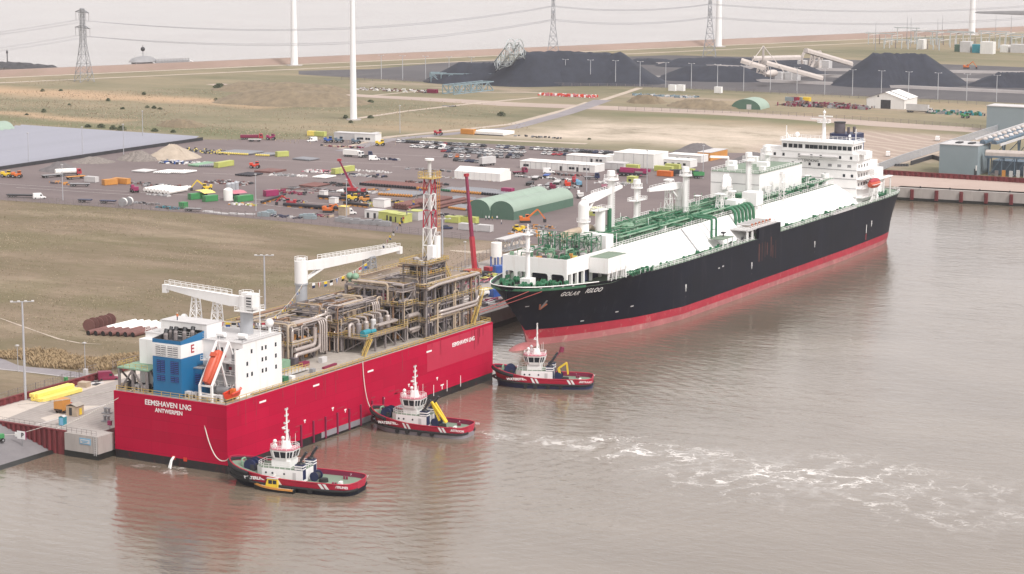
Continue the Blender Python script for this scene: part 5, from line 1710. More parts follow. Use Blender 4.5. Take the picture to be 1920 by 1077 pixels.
m4.build('canopy','red',lb2,smooth=True)
MB().box(-4.4,4.4,-1.74,1.74,-0.08,0.1).build('rubbing_band','white',lb2)
for x,y in ((275,-11),(277,-5),(272,-15.5),(266,-17.5),(262,-18.5)):
	winch(ship,x,y,18.05,'green',1.1)
MB().box(262,279,-17.2,-15.2,26.0,26.3).build('poop_awning','ship_white',AC)
for x in (264,271,278):
	MB().beam((x,-16.4,18),(x,-16.4,26),0.4).build('awning_post','ship_white',AC)
for x,y in ((260,-17.6),(263.5,-17.4),(257,-17.2)):
	MB().cyl((x,y,18),(x,y,20.2),0.7,0.9,10).ball((x,y,20.2),0.9,seg=10,rings=4,half=True).build('ventilator','ship_white',AC,smooth=True)
AC.location.z = -1.3
FN.location.z = -3.2
for u in (66,92,118,168,196,222):
	MB().beam((u,-17.1,18.05),(u,-10.3,TZ - 0.05),0.12).build('trunk_seam','grey_light',ship)
MB().ladder((101,-17.2,18.0),(101,-10.4,TZ),0.7,(1,0,0),0.6,0.12).build('trunk_ladder','grey',ship)
MB().pipe([(60,-17.9,18.5),(130,-17.9,18.5)],0.16,6).build('side_pipe','green_pale',ship)
MB().pipe([(160,-17.9,18.5),(236,-17.9,18.5)],0.16,6).build('side_pipe','green_pale',ship)
for i in range(34):
	u = 60 + i * 5.2 + rnd.uniform(-1,1)
	MB().obox((u,rnd.uniform(-18.8,-18.0),18.05),0.7,0.6,rnd.uniform(0.6,1.5)).build('deck_vent',rnd.choice(('green','green','green_pale','dark','grey_light')),ship)
for i in range(44):
	u,y = rnd.uniform(56,234),rnd.choice((-9.6,9.4,rnd.uniform(-8,8)))
	MB().beam((u,y,TZ),(u,y,TZ + rnd.uniform(1.8,4.6)),0.16).build('deck_post',rnd.choice(('ship_white','ship_white','green_pale')),ship)
for i in range(9):
	u = 70 + i * 17.5
	MB().rail([(u,8.6,TZ + 1.6),(u + 12,8.6,TZ + 1.6)],1.2,1.5,0.12).build('port_walkway_rail','ship_white',ship)
for u,y in ((148,-3.5),(140.5,2.5),(178,-7.4),(190,-8.2),(214,-7.6)):
	MB().ladder((u,y,TZ),(u + 1.2,y,TZ + 5.4),1.0,(0,1,0),0.6,0.16).box(u - 0.8,u + 2.0,y - 0.9,y + 0.9,TZ + 5.4,TZ + 5.55).build('access_tower','ship_white',ship)
# ---------------------------------------------------------------- three harbour tugs and the small yellow line boat
def tug(name_text,label,bow,stern,style,mast_h=9.0):
	bow,stern = V(*bow,0),V(*stern,0)
	L = (bow - stern).length
	c = (bow + stern) / 2
	rz = math.atan2(bow.y - stern.y,bow.x - stern.x)
	T = thing('tugboat',label,'tugboat',(c.x,c.y,0),rz,'harbour tugs at the red barge')
	h = L / 2
	B = L * 0.185
	ts = [-1,-0.985,-0.95,-0.88,-0.75,-0.5,-0.2,0.1,0.35,0.55,0.7,0.82,0.9,0.955,0.985,1.0]
	wd = [0.34,0.55,0.74,0.88,0.96,1,1,1,0.99,0.95,0.86,0.70,0.52,0.33,0.17,0.02]
	def sheer(t):
		return 2.75 + (0.0 if t < -0.1 else 2.6 * ((t + 0.1) / 1.1) ** 1.7)
	def hwid(t,k):
		"""k: 0 waterline .. 1 rail"""
		i = min(len(ts) - 2,max(j for j in range(len(ts)) if ts[j] <= t + 1e-9))
		w_ = wd[i] + (wd[i + 1] - wd[i]) * (t - ts[i]) / (ts[i + 1] - ts[i])
		n_ = 1 - (1 - k) * (0.08 if t < 0.3 else 0.08 + 0.5 * ((t - 0.3) / 0.7) ** 1.5)
		return B * w_ * n_
	def zone(k0,k1,nm,m,n=4,out=0.0):
		mb = MB()
		for s in (-1,1):
			secs = []
			for t in ts:
				col = []
				for j in range(n):
					k = k0 + (k1 - k0) * j / (n - 1)
					z = -0.8 + (sheer(t) + 0.8) * k if k0 < 0.3 else sheer(t) * 1.0 * k
					x = t * h - (1 - k) * (1.6 if t > 0.5 else 0.0) * max(0,(t - 0.5) / 0.5)
					col.append((x,s * (hwid(t,k) + out),z))
				secs.append(col)
			mb.loft(secs,flip=(s > 0))
		a = mb.v
		return mb.build(nm,m,T,smooth=True)
	lower,upper,band = style
	zone(0.0,0.52,'lower_hull',lower)
	zone(0.40,1.0,'upper_hull',upper)
	mb = MB()
	tw_ = hwid(-1,1)
	mb.box(-h - 0.02,-h + 0.1,-tw_,tw_,sheer(-1) * 0.42,sheer(-1))
	mb.build('transom',upper,T)
	MB().box(-h - 0.02,-h + 0.1,-tw_ * 0.95,tw_ * 0.95,-0.6,sheer(-1) * 0.42).build('lower_transom',lower,T)
	def rail_line(tlist,k,dz=0.0,out=0.0):
		P_ = [(t * h,-(hwid(t,1) + out),sheer(t) * k + dz) for t in tlist]
		return P_
	tl = [t for t in ts if t >= -1]
	pl = rail_line(tl,0.42,0,-0.05)
	full = pl + [(x,-y,z) for x,y,z in pl[::-1]]
	MB().pipe(full,0.30,7).build('side_fender','rubber',T,smooth=True)
	bt = [t for t in ts if t >= 0.55]
	pb = rail_line(bt,0.88,0,0.1)
	MB().pipe(pb + [(x,-y,z) for x,y,z in pb[::-1]],0.5,8).build('bow_fender','rubber',T,smooth=True)
	if style[2] == 'black_bow':
		pb = rail_line(bt,0.6,0,-0.1)
		MB().pipe(pb + [(x - 0.6,-y,z) for x,y,z in pb[::-1]],0.75,8).build('bow_cushion','rubber',T,smooth=True)
	mb = MB()
	pc = rail_line(tl,1.0,0.02,-0.02)
	capl = pc + [(x,-y,z) for x,y,z in pc[::-1]]
	MB().pipe(capl + [capl[0]],0.15,5).build('rail_cap','tug_red',T,smooth=True)
	for s in (-1,1):
		mb.loft([[(t * h * 0.99,s * max(0,hwid(t,1) - 0.25),sheer(t)),(t * h * 0.985,s * max(0,hwid(t,1) - 0.3),sheer(t) - 1.05)] for t in ts],flip=(s < 0))
	mb.box(-h + 0.12,-h + 0.2,-tw_,tw_,sheer(-1) - 1.05,sheer(-1))
	mb.build('bulwark_inside','maroon',T)
	dk = [(t * h * 0.985,-max(0,hwid(t,1) - 0.3),sheer(t) - 1.03) for t in ts]
	mb = MB()
	n = len(dk)
	mb.add(dk + [(x,-y,z) for x,y,z in dk],[(i,i + 1,n + i + 1,n + i) for i in range(n - 1)])
	mb.build('deck','deck_green',T)
	def side_quad(t0,t1,k0,k1,lean,s,m,nm):
		mb = MB()
		def pt(t,k):
			return (t * h,s * (hwid(t,k) + 0.10),sheer(t) * k)
		a,b = 0.62,0.97
		q = [(t0 + lean,k0),(t1 + lean,k0),(t1,k1),(t0,k1)]
		mb.add([pt(t,k) for t,k in q],[(0,1,2,3)])
		mb.build(nm,m,T)
	for s in (-1,1):
		for t0 in (0.16,0.08,-0.56,-0.63):
			side_quad(t0,t0 + 0.045,0.52,0.97,-0.05,s,'white','hull_stripe')
	for s in (-1,1):
		r = V(1,0,0) * (1 if s < 0 else -1)
		text(name_text,0.92,'white',T,plate((0.44 * h,s * (hwid(0.40,0.8) + 0.14),sheer(0.42) * 0.72),V(1,-s * -0.055,0) * (1 if s < 0 else -1),(0,0,1)),bold=0.03)
		text(name_text,0.75,'white',T,plate((-0.82 * h,s * (hwid(-0.82,0.9) + 0.10),sheer(-0.8) * 0.78),r,(0,0,1)),bold=0.02)
	zd = sheer(0.0) - 1.03
	dh = MB().prism([(-0.22 * h,-B * 0.62),(0.40 * h,-B * 0.62),(0.52 * h,-B * 0.36),(0.52 * h,B * 0.36),(0.40 * h,B * 0.62),(-0.22 * h,B * 0.62)],zd,zd + 2.75,top=1).build('deckhouse',['white','deck_green'],T)
	for s in (-1,1):
		for t in (0.34,0.24,0.06):
			MB().cyl((t * h,s * B * 0.62,zd + 1.7),(t * h,s * (B * 0.62 + 0.05),zd + 1.7),0.24,seg=10).build('porthole','glass',dh)
		MB().box(-0.12 * h,-0.12 * h + 0.8,*sorted((s * B * 0.62,s * (B * 0.62 + 0.05))),zd + 0.3,zd + 2.2).build('door','grey_light',dh)
	z1 = zd + 2.75
	MB().rail([(-0.2 * h,-B * 0.6,z1),(0.38 * h,-B * 0.6,z1),(0.5 * h,-B * 0.34,z1),(0.5 * h,B * 0.34,z1),(0.38 * h,B * 0.6,z1),(-0.2 * h,B * 0.6,z1)],1.0,1.3,0.08,closed=True).build('boat_deck_rail','white',dh)
	MB().box(0.02 * h,0.30 * h,-B * 0.36,B * 0.36,z1,z1 + 1.5).build('bridge_base','white',T)
	z2 = z1 + 1.5
	def octo(cx,rx,ry):
		return [(cx + rx * a,ry * b) for a,b in ((1,0.45),(0.55,1),(-0.6,1),(-1,0.6),(-1,-0.6),(-0.6,-1),(0.55,-1),(1,-0.45))]
	cx = 0.16 * h
	lo,mi,hi = octo(cx,2.3,2.2),octo(cx,2.55,2.4),octo(cx,2.95,2.75)
	mb = MB()
	mb.loft([[(x,y,z2) for x,y in lo],[(x,y,z2 + 0.7) for x,y in mi]],closed=True)
	mb.loft([[(x,y,z2 + 2.15) for x,y in hi],[(x,y,z2 + 2.5) for x,y in octo(cx,3.05,2.85)]],closed=True)
	wh = mb.build('wheelhouse','white',T)
	MB().loft([[(x * 1.0,y * 0.985,z2 + 0.7) for x,y in mi],[(x,y * 0.985,z2 + 2.15) for x,y in hi]],closed=True).build('window_band','glass',wh)
	for i in range(8):
		a,b = mi[i],hi[i]
		MB().beam((a[0],a[1],z2 + 0.65),(b[0],b[1],z2 + 2.2),0.24).build('window_post','white',wh)
		a2 = ((mi[i][0] + mi[(i + 1) % 8][0]) / 2,(mi[i][1] + mi[(i + 1) % 8][1]) / 2)
		b2 = ((hi[i][0] + hi[(i + 1) % 8][0]) / 2,(hi[i][1] + hi[(i + 1) % 8][1]) / 2)
		MB().beam((a2[0],a2[1],z2 + 0.65),(b2[0],b2[1],z2 + 2.2),0.14).build('window_post','white',wh)
	z3 = z2 + 2.5
	MB().prism(octo(cx,3.1,2.9),z3,z3 + 0.12).build('wheelhouse_roof','pink_deck',wh)
	MB().rail([(x,y,z3 + 0.1) for x,y in octo(cx,2.9,2.7)],0.8,1.2,0.07,closed=True).build('roof_rail','white',wh)
	MB().loft([[(x,y,z3) for x,y in octo(cx - 0.4,1.2,1.1)],[(x,y,z3 + 1.6) for x,y in octo(cx - 0.4,0.8,0.7)]],closed=True,caps=True).build('mast_base','white',T)
	ms = bpy.data.objects.new('mast',None)
	COL.objects.link(ms)
	ms.parent = T
	mx = cx - 0.6
	MB().cyl((mx,0,z3),(mx,0,z3 + mast_h),0.30,0.16,8).build('mast_pole','white',ms,smooth=True)
	MB().beam((mx - 0.9,0,z3),(mx,0,z3 + mast_h * 0.55),0.16).build('mast_stay','white',ms)
	for k,(f,w_) in enumerate(((0.42,1.6),(0.66,2.2),(0.84,1.3),(1.0,0.9))):
		MB().beam((mx,-w_ / 2,z3 + mast_h * f),(mx,w_ / 2,z3 + mast_h * f),0.15).build('yard','white',ms)
		for s in (-1,1):
			MB().box(mx - 0.15,mx + 0.15,s * w_ / 2 - 0.15,s * w_ / 2 + 0.15,z3 + mast_h * f,z3 + mast_h * f + 0.4).build('lamp','grey_light',ms)
	MB().box(mx + 0.2,mx + 0.9,-0.5,0.5,z3 + mast_h * 0.5,z3 + mast_h * 0.5 + 0.15).beam((mx + 0.6,-1.1,z3 + mast_h * 0.55),(mx + 0.6,1.1,z3 + mast_h * 0.55),0.22).build('radar','white',ms)
	for x,y in ((cx + 1.6,1.6),(cx + 1.2,-1.7)):
		MB().cyl((x,y,z3),(x,y,z3 + 1.5),0.25,seg=8).ball((x,y,z3 + 1.8),0.45,seg=10,rings=6).box(x - 0.4,x + 0.4,y - 0.3,y + 0.3,z3 + 0.5,z3 + 1.1).build('fire_monitor','white',T,smooth=True)
	for x,y in ((cx - 2.0,1.2),(cx - 2.1,-1.3),(cx - 1.4,2.1)):
		MB().beam((x,y,z3),(x,y,z3 + 3.2),0.07).build('aerial','white',T)
	for s in (-1,1):
		fx = -0.16 * h
		fo_ = MB().prism([(fx - 1.0,s * B * 0.46 - 0.8),(fx + 1.0,s * B * 0.46 - 0.8),(fx + 1.0,s * B * 0.46 + 0.8),(fx - 1.0,s * B * 0.46 + 0.8)],zd + 0.6,z1 + 1.3).build('funnel','navy',T)
		for k in range(2):
			MB().box(fx - 1.05,fx + 1.05,s * B * 0.46 - 0.85,s * B * 0.46 + 0.85,z1 + 0.15 + k * 0.6,z1 + 0.42 + k * 0.6).build('funnel_band','white',fo_)
		MB().ball((fx,s * B * 0.46,z1 + 1.3),0.9,0.75,0.6,10,4,half=True).build('funnel_cap','black',fo_,smooth=True)
		MB().pipe([(fx,s * B * 0.46,z1 + 1.5),(fx - 0.3,s * B * 0.46,z1 + 2.4),(fx - 1.6,s * B * 0.46,z1 + 4.2)],0.32,8,bend=0.5).build('exhaust','dark',fo_,smooth=True)
	fw = MB().cyl((0.66 * h,-1.5,sheer(0.66) - 0.1),(0.66 * h,1.5,sheer(0.66) - 0.1),0.95,seg=14).build('fore_winch','navy',T,smooth=True)
	for y in (-1.6,-0.2,1.5):
		MB().cyl((0.66 * h,y,sheer(0.66) - 0.1),(0.66 * h,y + 0.14,sheer(0.66) - 0.1),1.45,seg=16).build('drum_flange','navy',fw)
	MB().box(0.58 * h,0.64 * h,-1.9,1.9,sheer(0.6) - 1.0,sheer(0.6) + 0.4).build('winch_frame','dark',fw)
	MB().pipe([(0.80 * h,-0.9,sheer(0.8) - 0.9),(0.80 * h,-0.9,sheer(0.8) + 0.6),(0.80 * h,0.9,sheer(0.8) + 0.6),(0.80 * h,0.9,sheer(0.8) - 0.9)],0.22,7,bend=0.4).build('staple','green_pale',T)
	aw = MB().cyl((-0.32 * h,-1.1,zd + 1.0),(-0.32 * h,1.1,zd + 1.0),0.7,seg=12).build('aft_winch','dark',T,smooth=True)
	for y in (-1.2,1.1):
		MB().cyl((-0.32 * h,y,zd + 1.0),(-0.32 * h,y + 0.12,zd + 1.0),1.1,seg=14).build('drum_flange','navy',aw)
	MB().cyl((-0.45 * h,0.6,zd),(-0.45 * h,0.6,zd + 0.7),1.1,1.0,14).build('coiled_hawser','rubber',T,smooth=True)
	MB().box(-0.78 * h,-0.74 * h,B * 0.3,B * 0.3 + 1.2,zd,zd + 0.9).build('deck_box','white',T)
	for y in (-B * 0.5,B * 0.5):
		MB().cyl((-0.7 * h,y,zd),(-0.7 * h,y,zd + 0.7),0.25,seg=8).cyl((-0.66 * h,y,zd),(-0.66 * h,y,zd + 0.7),0.25,seg=8).build('bitts','maroon',T)
	for t in (-0.4,-0.15,0.1,0.3):
		for s in (-1,1):
			MB().cyl((t * h,s * (hwid(t,0.5) + 0.15),0.75),(t * h,s * (hwid(t,0.5) + 0.5),0.75),0.55,seg=12).build('tyre_fender','rubber',T,smooth=True)
	for t in (0.6,0.72,0.84):
		for s in (-1,1):
			MB().box(t * h - 0.2,t * h + 0.2,*sorted((s * (hwid(t,0.97) + 0.02),s * (hwid(t,0.97) + 0.2))),sheer(t) - 0.3,sheer(t) - 0.1).build('rail_bracket','grey_light',T)
	return T,z1,h,B,zd
T1,z1_,h_,B_,zd_ = tug('WATERLINES','large black hulled tug with red bulwark and a yellow boat alongside, nearest the camera',(-3.2,-3.4),(2.0,-35.4),('hull_black','tug_red','black_bow'),8.8)
tug2 = tug('WATERSTROOM','red tug with grey lower hull pushing against the middle of the red barge',(57.4,-2.2),(60.2,-29.2),('boot_grey','tug_red',''),7.6)
T2 = tug2[0]
MB().beam((-5.6,1.0,3.4),(-3.4,1.0,8.0),0.5).beam((-7.4,1.0,3.0),(-3.4,1.0,8.0),0.7,0.35).beam((-7.2,0.2,3.0),(-4.0,0.2,7.6),0.5).build('deck_crane','yellow',T2)
tug3 = tug('WATERSTRAAT','tug with red topsides and navy hull between barge bow and gas carrier',(116.3,-3.0),(126.6,-28.4),('navy','tug_red',''),8.2)
T3 = tug3[0]
MB().beam((-5.0,0.8,2.4),(-4.4,0.8,5.0),0.6).beam((-4.4,0.8,5.0),(-6.6,0.8,6.6),0.7,0.45).beam((-6.6,0.8,6.6),(-7.0,0.8,3.4),0.6,0.4).build('deck_crane','yellow',T3)
MB().beam((-2.2,-2.0,6.0),(-4.6,-3.6,9.2),0.28).cyl((-4.6,-3.6,8.6),(-4.9,-3.8,10.0),0.65,seg=12).build('fire_boom','maroon',T3)
rope('tow_line',hang((0.6,7.8,BD + 0.6),(-3.4,-3.2,5.0),5.0),0.13,'rope','pale slack line hanging from the barge stern to the bow of the nearest tug')
rope('tow_line',hang((56.4,-0.1,BD + 0.4),(57.3,-2.6,4.6),1.6),0.13,'rope','pale line dropping from the barge side to the tug in the middle')
rope('mooring_line',[(1.0,28,BD + 0.6),(-4,47.5,GZ + 0.4)],0.10,'rope','mooring line from the barge port quarter to the quay corner',0.4)
rope('mooring_line',[(0.6,30,BD + 0.8),(11,73,GZ + 0.6)],0.10,'rope','long mooring line from the barge stern across the concrete apron',0.6)
rope('mooring_line',[(157.6,9.0,18.4),(141.0,38.6,GZ + 0.8)],0.11,'rope_red','red mooring line from the bow of the gas carrier to the quay, lower one',0.5)
rope('mooring_line',[(160.4,6.2,18.2),(143.5,38.8,GZ + 0.8)],0.11,'rope_red','red mooring line from the bow of the gas carrier to the quay, upper one',0.5)
yb = thing('line_boat','small yellow launch with a wheelhouse lying against the side of the nearest tug','launch',(-6.6,-18.0,0.0),R(98))
mb = MB()
secs = []
for i in range(10):
	t = i / 9
	x = (t - 0.5) * 10.4
	k = 1.0 if t < 0.55 else max(0.04,1 - ((t - 0.55) / 0.45) ** 2.2)
	zs_ = 0.95 + 0.75 * max(0,t - 0.4)
	secs.append([(x,-1.5 * k,zs_),(x,-1.2 * k,-0.2),(x,0,-0.6),(x,1.2 * k,-0.2),(x,1.5 * k,zs_)])
mb.loft(secs,caps=True)
mb.build('hull','black',yb,smooth=True)
MB().loft([[(x,s * y,z) for (x,y,z) in ((secs[i][4][0],abs(secs[i][4][1]) + 0.05,secs[i][4][2] - 0.35),(secs[i][4][0],abs(secs[i][4][1]) + 0.05,secs[i][4][2] + 0.08),(secs[i][4][0],max(0,abs(secs[i][4][1]) - 0.2),secs[i][4][2] + 0.08))] for s in (1,) for i in range(10)]).loft([[(x,-y,z) for (x,y,z) in ((secs[i][4][0],abs(secs[i][4][1]) + 0.05,secs[i][4][2] - 0.35),(secs[i][4][0],abs(secs[i][4][1]) + 0.05,secs[i][4][2] + 0.08),(secs[i][4][0],max(0,abs(secs[i][4][1]) - 0.2),secs[i][4][2] + 0.08))] for i in range(10)]).build('gunwale','orange_box',yb)
mb = MB()
mb.add([(-5.0,-1.3,0.8),(2.0,-1.3,0.8),(4.6,-0.4,1.3),(4.6,0.4,1.3),(2.0,1.3,0.8),(-5.0,1.3,0.8)],[(0,1,2,3,4,5)])
mb.build('deck','grey_light',yb)
cb = MB().loft([[(-1.2,-1.05,0.8),(2.0,-1.05,0.8),(2.0,1.05,0.8),(-1.2,1.05,0.8)],[(-1.0,-0.9,2.9),(1.4,-0.9,2.9),(1.4,0.9,2.9),(-1.0,0.9,2.9)]],closed=True,caps=True).build('wheelhouse','yellow',yb)
for x0_,x1_ in ((-0.9,0.0),(0.2,1.1)):
	for s in (-1,1):
		MB().box(x0_,x1_,*sorted((s * 0.92,s * 1.02)),1.75,2.6).build('window','glass',cb)
MB().box(1.42,1.85,-0.8,0.8,1.8,2.6).build('window','glass',cb)
MB().box(-1.1,1.6,-1.0,1.0,2.9,3.0).build('roof','grey_light',cb)
MB().beam((0,0,3.0),(0,0,4.4),0.12).beam((0,-0.7,3.5),(0,0.7,3.5),0.1).build('mast','white',yb)
o = MB()
for k in range(3):
	o.pipe([(-0.1,15.6 - k * 0.12,2.2),(-1.2 - 0.2 * k,15.5 - 0.3 * k,1.6),(-2.2 - 0.3 * k,15.4 - 0.5 * k,0.0)],0.18,6)
tag(o.build('discharge_jet','splash'),'white jet of water pouring from the stern of the red barge','water jet',kind='stuff')
# ---------------------------------------------------------------- wind turbines,pylons,coal terminal,far structures
rnd = random.Random(21)
def turbine(base,hub,rb,rt,yaw,rot,label,blade=35.0,bm='turbine'):
	T = thing('wind_turbine',label,'wind turbine',tuple(base),yaw,'wind turbines')
	MB().cyl((0,0,0),(0,0,hub - 1.5),rb,rt,24,caps=False).build('tower','turbine',T,smooth=True)
	MB().cyl((0,0,-0.1),(0,0,0.5),rb * 2.2,rb * 2.1,24).build('foundation','concrete',T)
	m = MB()
	secs = [[(x,r * math.cos(2 * math.pi * j / 14),hub + r * math.sin(2 * math.pi * j / 14)) for j in range(14)] for x,r in ((-5.5,0.5),(-4,2.0),(-1,2.9),(2,3.0),(4,2.6))]
	m.loft(secs,closed=True,caps=True)
	m.build('nacelle','turbine',T,smooth=True)
	m = MB()
	secs = [[(x,r * math.cos(2 * math.pi * j / 14),hub + r * math.sin(2 * math.pi * j / 14)) for j in range(14)] for x,r in ((4.1,2.5),(5.5,2.2),(7,1.2),(7.6,0.2))]
	m.loft(secs,closed=True,caps=True)
	m.build('spinner','turbine',T,smooth=True)
	for k in range(3):
		a = rot + k * 2 * math.pi / 3
		d = V(0,math.cos(a),math.sin(a))
		e = V(0,-math.sin(a),math.cos(a))
		m = MB()
		secs = []
		for t,c_,th in ((0.03,1.6,1.5),(0.1,3.0,1.1),(0.2,3.3,0.7),(0.5,2.0,0.4),(0.8,1.3,0.25),(0.97,0.9,0.15),(1.0,0.3,0.1)):
			p = V(5.2,0,hub) + d * (blade * t)
			secs.append([p + e * (c_ * 0.35) ,p + V(th / 2,0,0),p - e * (c_ * 0.65),p - V(th / 2,0,0)])
		m.loft(secs,closed=True,caps=True)
		m.build('blade',bm,T,smooth=True)
	return T
turbine(P(663,225),98,2.05,1.0,R(225),R(90),'tall white wind turbine tower standing in the grassland nearest the yard')
turbine(P(552,123),98,2.9,1.3,R(230),R(80),'white wind turbine tower on the sea dike at the left')
turbine(P(1347,88),98,3.0,1.4,R(230),R(95),'white wind turbine tower behind the pylon beyond the coal heaps')
turbine(P(1822,66),98,3.2,1.5,R(230),R(88),'white wind turbine tower behind the substation at the right')
b5 = P(1990,352)
t5 = turbine(b5,76.5,2.2,1.2,R(209),R(179),'near wind turbine whose single blade reaches in from the right edge',42.0,'grey')
def pylon(base,rz,label,H=66.0):
	T = thing('power_pylon',label,'pylon',tuple(base),rz,'lattice power pylons')
	m = MB()
	lv = [(0,13.5),(8,11.2),(16,9.0),(24,6.9),(31,5.2),(37,4.2),(43,3.8),(49,3.4),(55,3.1),(60,2.9),(64,2.6)]
	for (z0,w0),(z1,w1) in zip(lv,lv[1:]):
		m.lattice((0,0,z0),(0,0,z1),w0,w1,1,0.40,side=(1,0,0))
		c0 = [(w0 / 2 * x,w0 / 2 * y,z0) for x,y in ((-1,-1),(1,-1),(1,1),(-1,1))]
		c1 = [(w1 / 2 * x,w1 / 2 * y,z1) for x,y in ((-1,-1),(1,-1),(1,1),(-1,1))]
		for k in range(4):
			m.beam(c0[k],c1[(k + 1) % 4],0.22)
			m.beam(c0[(k + 1) % 4],c1[k],0.22)
	m.build('lattice_tower','pylon',T)
	T.scale = (0.8,0.8,0.8)
	for z,w_,h2 in ((47.0,16.0,2.4),(60.5,14.5,2.6)):
		a = MB()
		for y in (-1.4,1.4):
			a.beam((-w_,0,z),(0,y,z + h2),0.4).beam((w_,0,z),(0,y,z + h2),0.4)
			a.beam((-w_,0,z),(0,y,z),0.4).beam((w_,0,z),(0,y,z),0.4)
		for k in range(1,8):
			x = w_ * k / 8
			for s in (-1,1):
				a.beam((s * x,0,z),(s * x,0,z + h2 * (1 - k / 8)),0.2)
		a.build('cross_arm','pylon',T)
		for x in (-w_ + 1,-w_ * 0.5,w_ * 0.5,w_ - 1):
			MB().cyl((x,0,z - 7.0),(x,0,z),0.2,seg=6).build('insulator','grey',T)
	return T
PY = [P(158,154),P(1037,113),P(1330,107)]
prz = math.atan2(PY[1].y - PY[0].y,PY[1].x - PY[0].x) + math.pi / 2
pylon(PY[0],prz,'lattice power pylon at the left in front of the sea dike')
pylon(PY[1],R(27),'dark lattice power pylon rising behind the biggest coal heap')
pylon(PY[2],R(22),'lattice power pylon beside the wind turbine behind the coal yard')
def wires(a,b,ra,rb,label,sag):
	T = thing('power_line',label,'power line',(a.x,a.y,0))
	for z in (32.0,42.8):
		for k in (-12.0,-6.4,6.4,12.0):
			kk = k if z < 40 else k * 0.9
			pa = V(a.x + kk * math.cos(ra),a.y + kk * math.sin(ra),GZ + z)
			pb = V(b.x + kk * math.cos(rb),b.y + kk * math.sin(rb),GZ + z)
			pts = [pa.lerp(pb,i / 16) - V(a.x,a.y,sag * 4 * (i / 16) * (1 - i / 16)) for i in range(17)]
			MB().pipe(pts,0.07,4).build('wire','wire',T)
wires(PY[0],PY[1],prz,R(27),'power cables spanning from the left pylon to the pylon behind the coal',12)
wires(PY[1],PY[2],R(27),R(22),'short power cables between the two pylons behind the coal yard',4)
away = PY[0] + (PY[0] - PY[1]).normalized() * 330 + V(-60,-60,0)
wires(PY[0],away,prz,prz,'power cables leaving the left pylon towards the left edge',10)
away = PY[2] + V(500,-240,0)
wires(PY[2],away,R(22),R(40),'power cables running from the right pylon towards the substation',12)
# ---- coal heaps: ridged trapezoid heaps with rough surface
def heap(name,label,cat,foot,ridge,h,m,rough=0.6,nseg=26,top_w=2.0,group=None,seed=0):
	"""foot: half width across; ridge: list of (x, y, height factor) along the crest"""
	rr = random.Random(seed)
	mb = MB()
	pts = [V(p[0],p[1],0) for p in ridge]
	hf = [p[2] for p in ridge]
	c0 = sum(pts,V(0,0,0)) / len(pts)
	L = [0]
	for a,b in zip(pts,pts[1:]):
		L.append(L[-1] + (b - a).length)
	tot = L[-1]
	secs = []
	d0,d1 = (pts[1] - pts[0]).normalized(),(pts[-1] - pts[-2]).normalized()
	ext = [(-1,k / 5) for k in range(5)] + [(0,k / nseg) for k in range(nseg + 1)] + [(1,(k + 1) / 5) for k in range(5)]
	for kind,t in ext:
		if kind == -1:
			p,d,f,e = pts[0] - d0 * foot * (1 - t),d0,hf[0] * t,t
		elif kind == 1:
			p,d,f,e = pts[-1] + d1 * foot * t,d1,hf[-1] * (1 - t),1 - t
		else:
			q = t * tot
			i = max(j for j in range(len(L) - 1) if L[j] <= q + 1e-6)
			k = (q - L[i]) / (L[i + 1] - L[i])
			p,d,f,e = pts[i].lerp(pts[i + 1],k),(pts[i + 1] - pts[i]).normalized(),hf[i] + (hf[i + 1] - hf[i]) * k,1
		nn = V(-d.y,d.x,0)
		row = []
		wd_ = foot * (math.sqrt(max(0.02,1 - (1 - e) ** 2)) if kind else 1.0)
		for j in range(15):
			a = -1 + 2 * j / 14
			z = max(0,min(1,(1 - abs(a)) / (1 - top_w / foot))) * h * f
			z += (rr.uniform(-1,1) * rough if 0 < j < 14 and z > 0.2 else 0)
			q = p + nn * (wd_ * a)
			row.append((q.x - c0.x,q.y - c0.y,(z if j not in (0,14) else -0.3)))
		secs.append(row)
	mb.loft(secs)
	o = mb.build(name,m,None,smooth=True)
	o.location = (c0.x,c0.y,GZ)
	return tag(o,label,cat,group)
def hp(u,v,f=1.0):
	p = P(u,v)
	return (p.x,p.y,f)
def crest(*uvh):
	"""crest points: (u, v of the crest in the photograph, height above ground)"""
	out = []
	for u,v,h in uvh:
		p = P(u,v,GZ + h)
		out.append((p.x,p.y,h))
	return out
heap('coal_heap','largest dark coal heap with a long level crest below the pylon','coal heap',34,crest((985,97,22),(1040,96,22),(1110,98,21),(1150,100,20),(1163,97,21.5)),1,'coal',0.5,seed=1,group='coal heaps')
heap('coal_heap','lower coal heap joining the left end of the largest heap','coal heap',26,crest((860,117,13.5),(905,118,13.5),(935,116,14)),1,'coal',0.4,seed=2,group='coal heaps')
heap('coal_heap','flat topped coal heap with white lamp posts in front, behind the stacker','coal heap',24,crest((1290,122,10),(1340,123,10),(1392,125,9.5)),1,'coal',0.4,seed=3,group='coal heaps')
heap('coal_heap','high blunt coal heap standing alone right of the conveyors','coal heap',31,crest((1637,99,22),(1680,101,21),(1735,101,21)),1,'coal',0.5,seed=4,group='coal heaps')
heap('coal_heap','low coal heap cut by the right edge of the picture','coal heap',22,crest((1872,136,9),(1905,136,9),(1940,137,9)),1,'coal',0.4,seed=5,group='coal heaps')
heap('coal_heap','long thin coal heap furthest back below the dike','coal heap',20,crest((1275,109,6),(1340,108,6),(1420,110,5),(1500,114,5)),1,'coal',0.4,seed=6,group='coal heaps')
heap('coal_heap','small coal ridge left of the furthest heap','coal heap',14,crest((1195,110,4),(1225,110,4),(1245,111,3)),1,'coal',0.3,seed=7,group='coal heaps')
heap('coal_heap','coal ridge behind the stacker between the conveyors','coal heap',18,crest((1430,122,7),(1480,120,8),(1510,121,7)),1,'coal',0.3,seed=8,group='coal heaps')
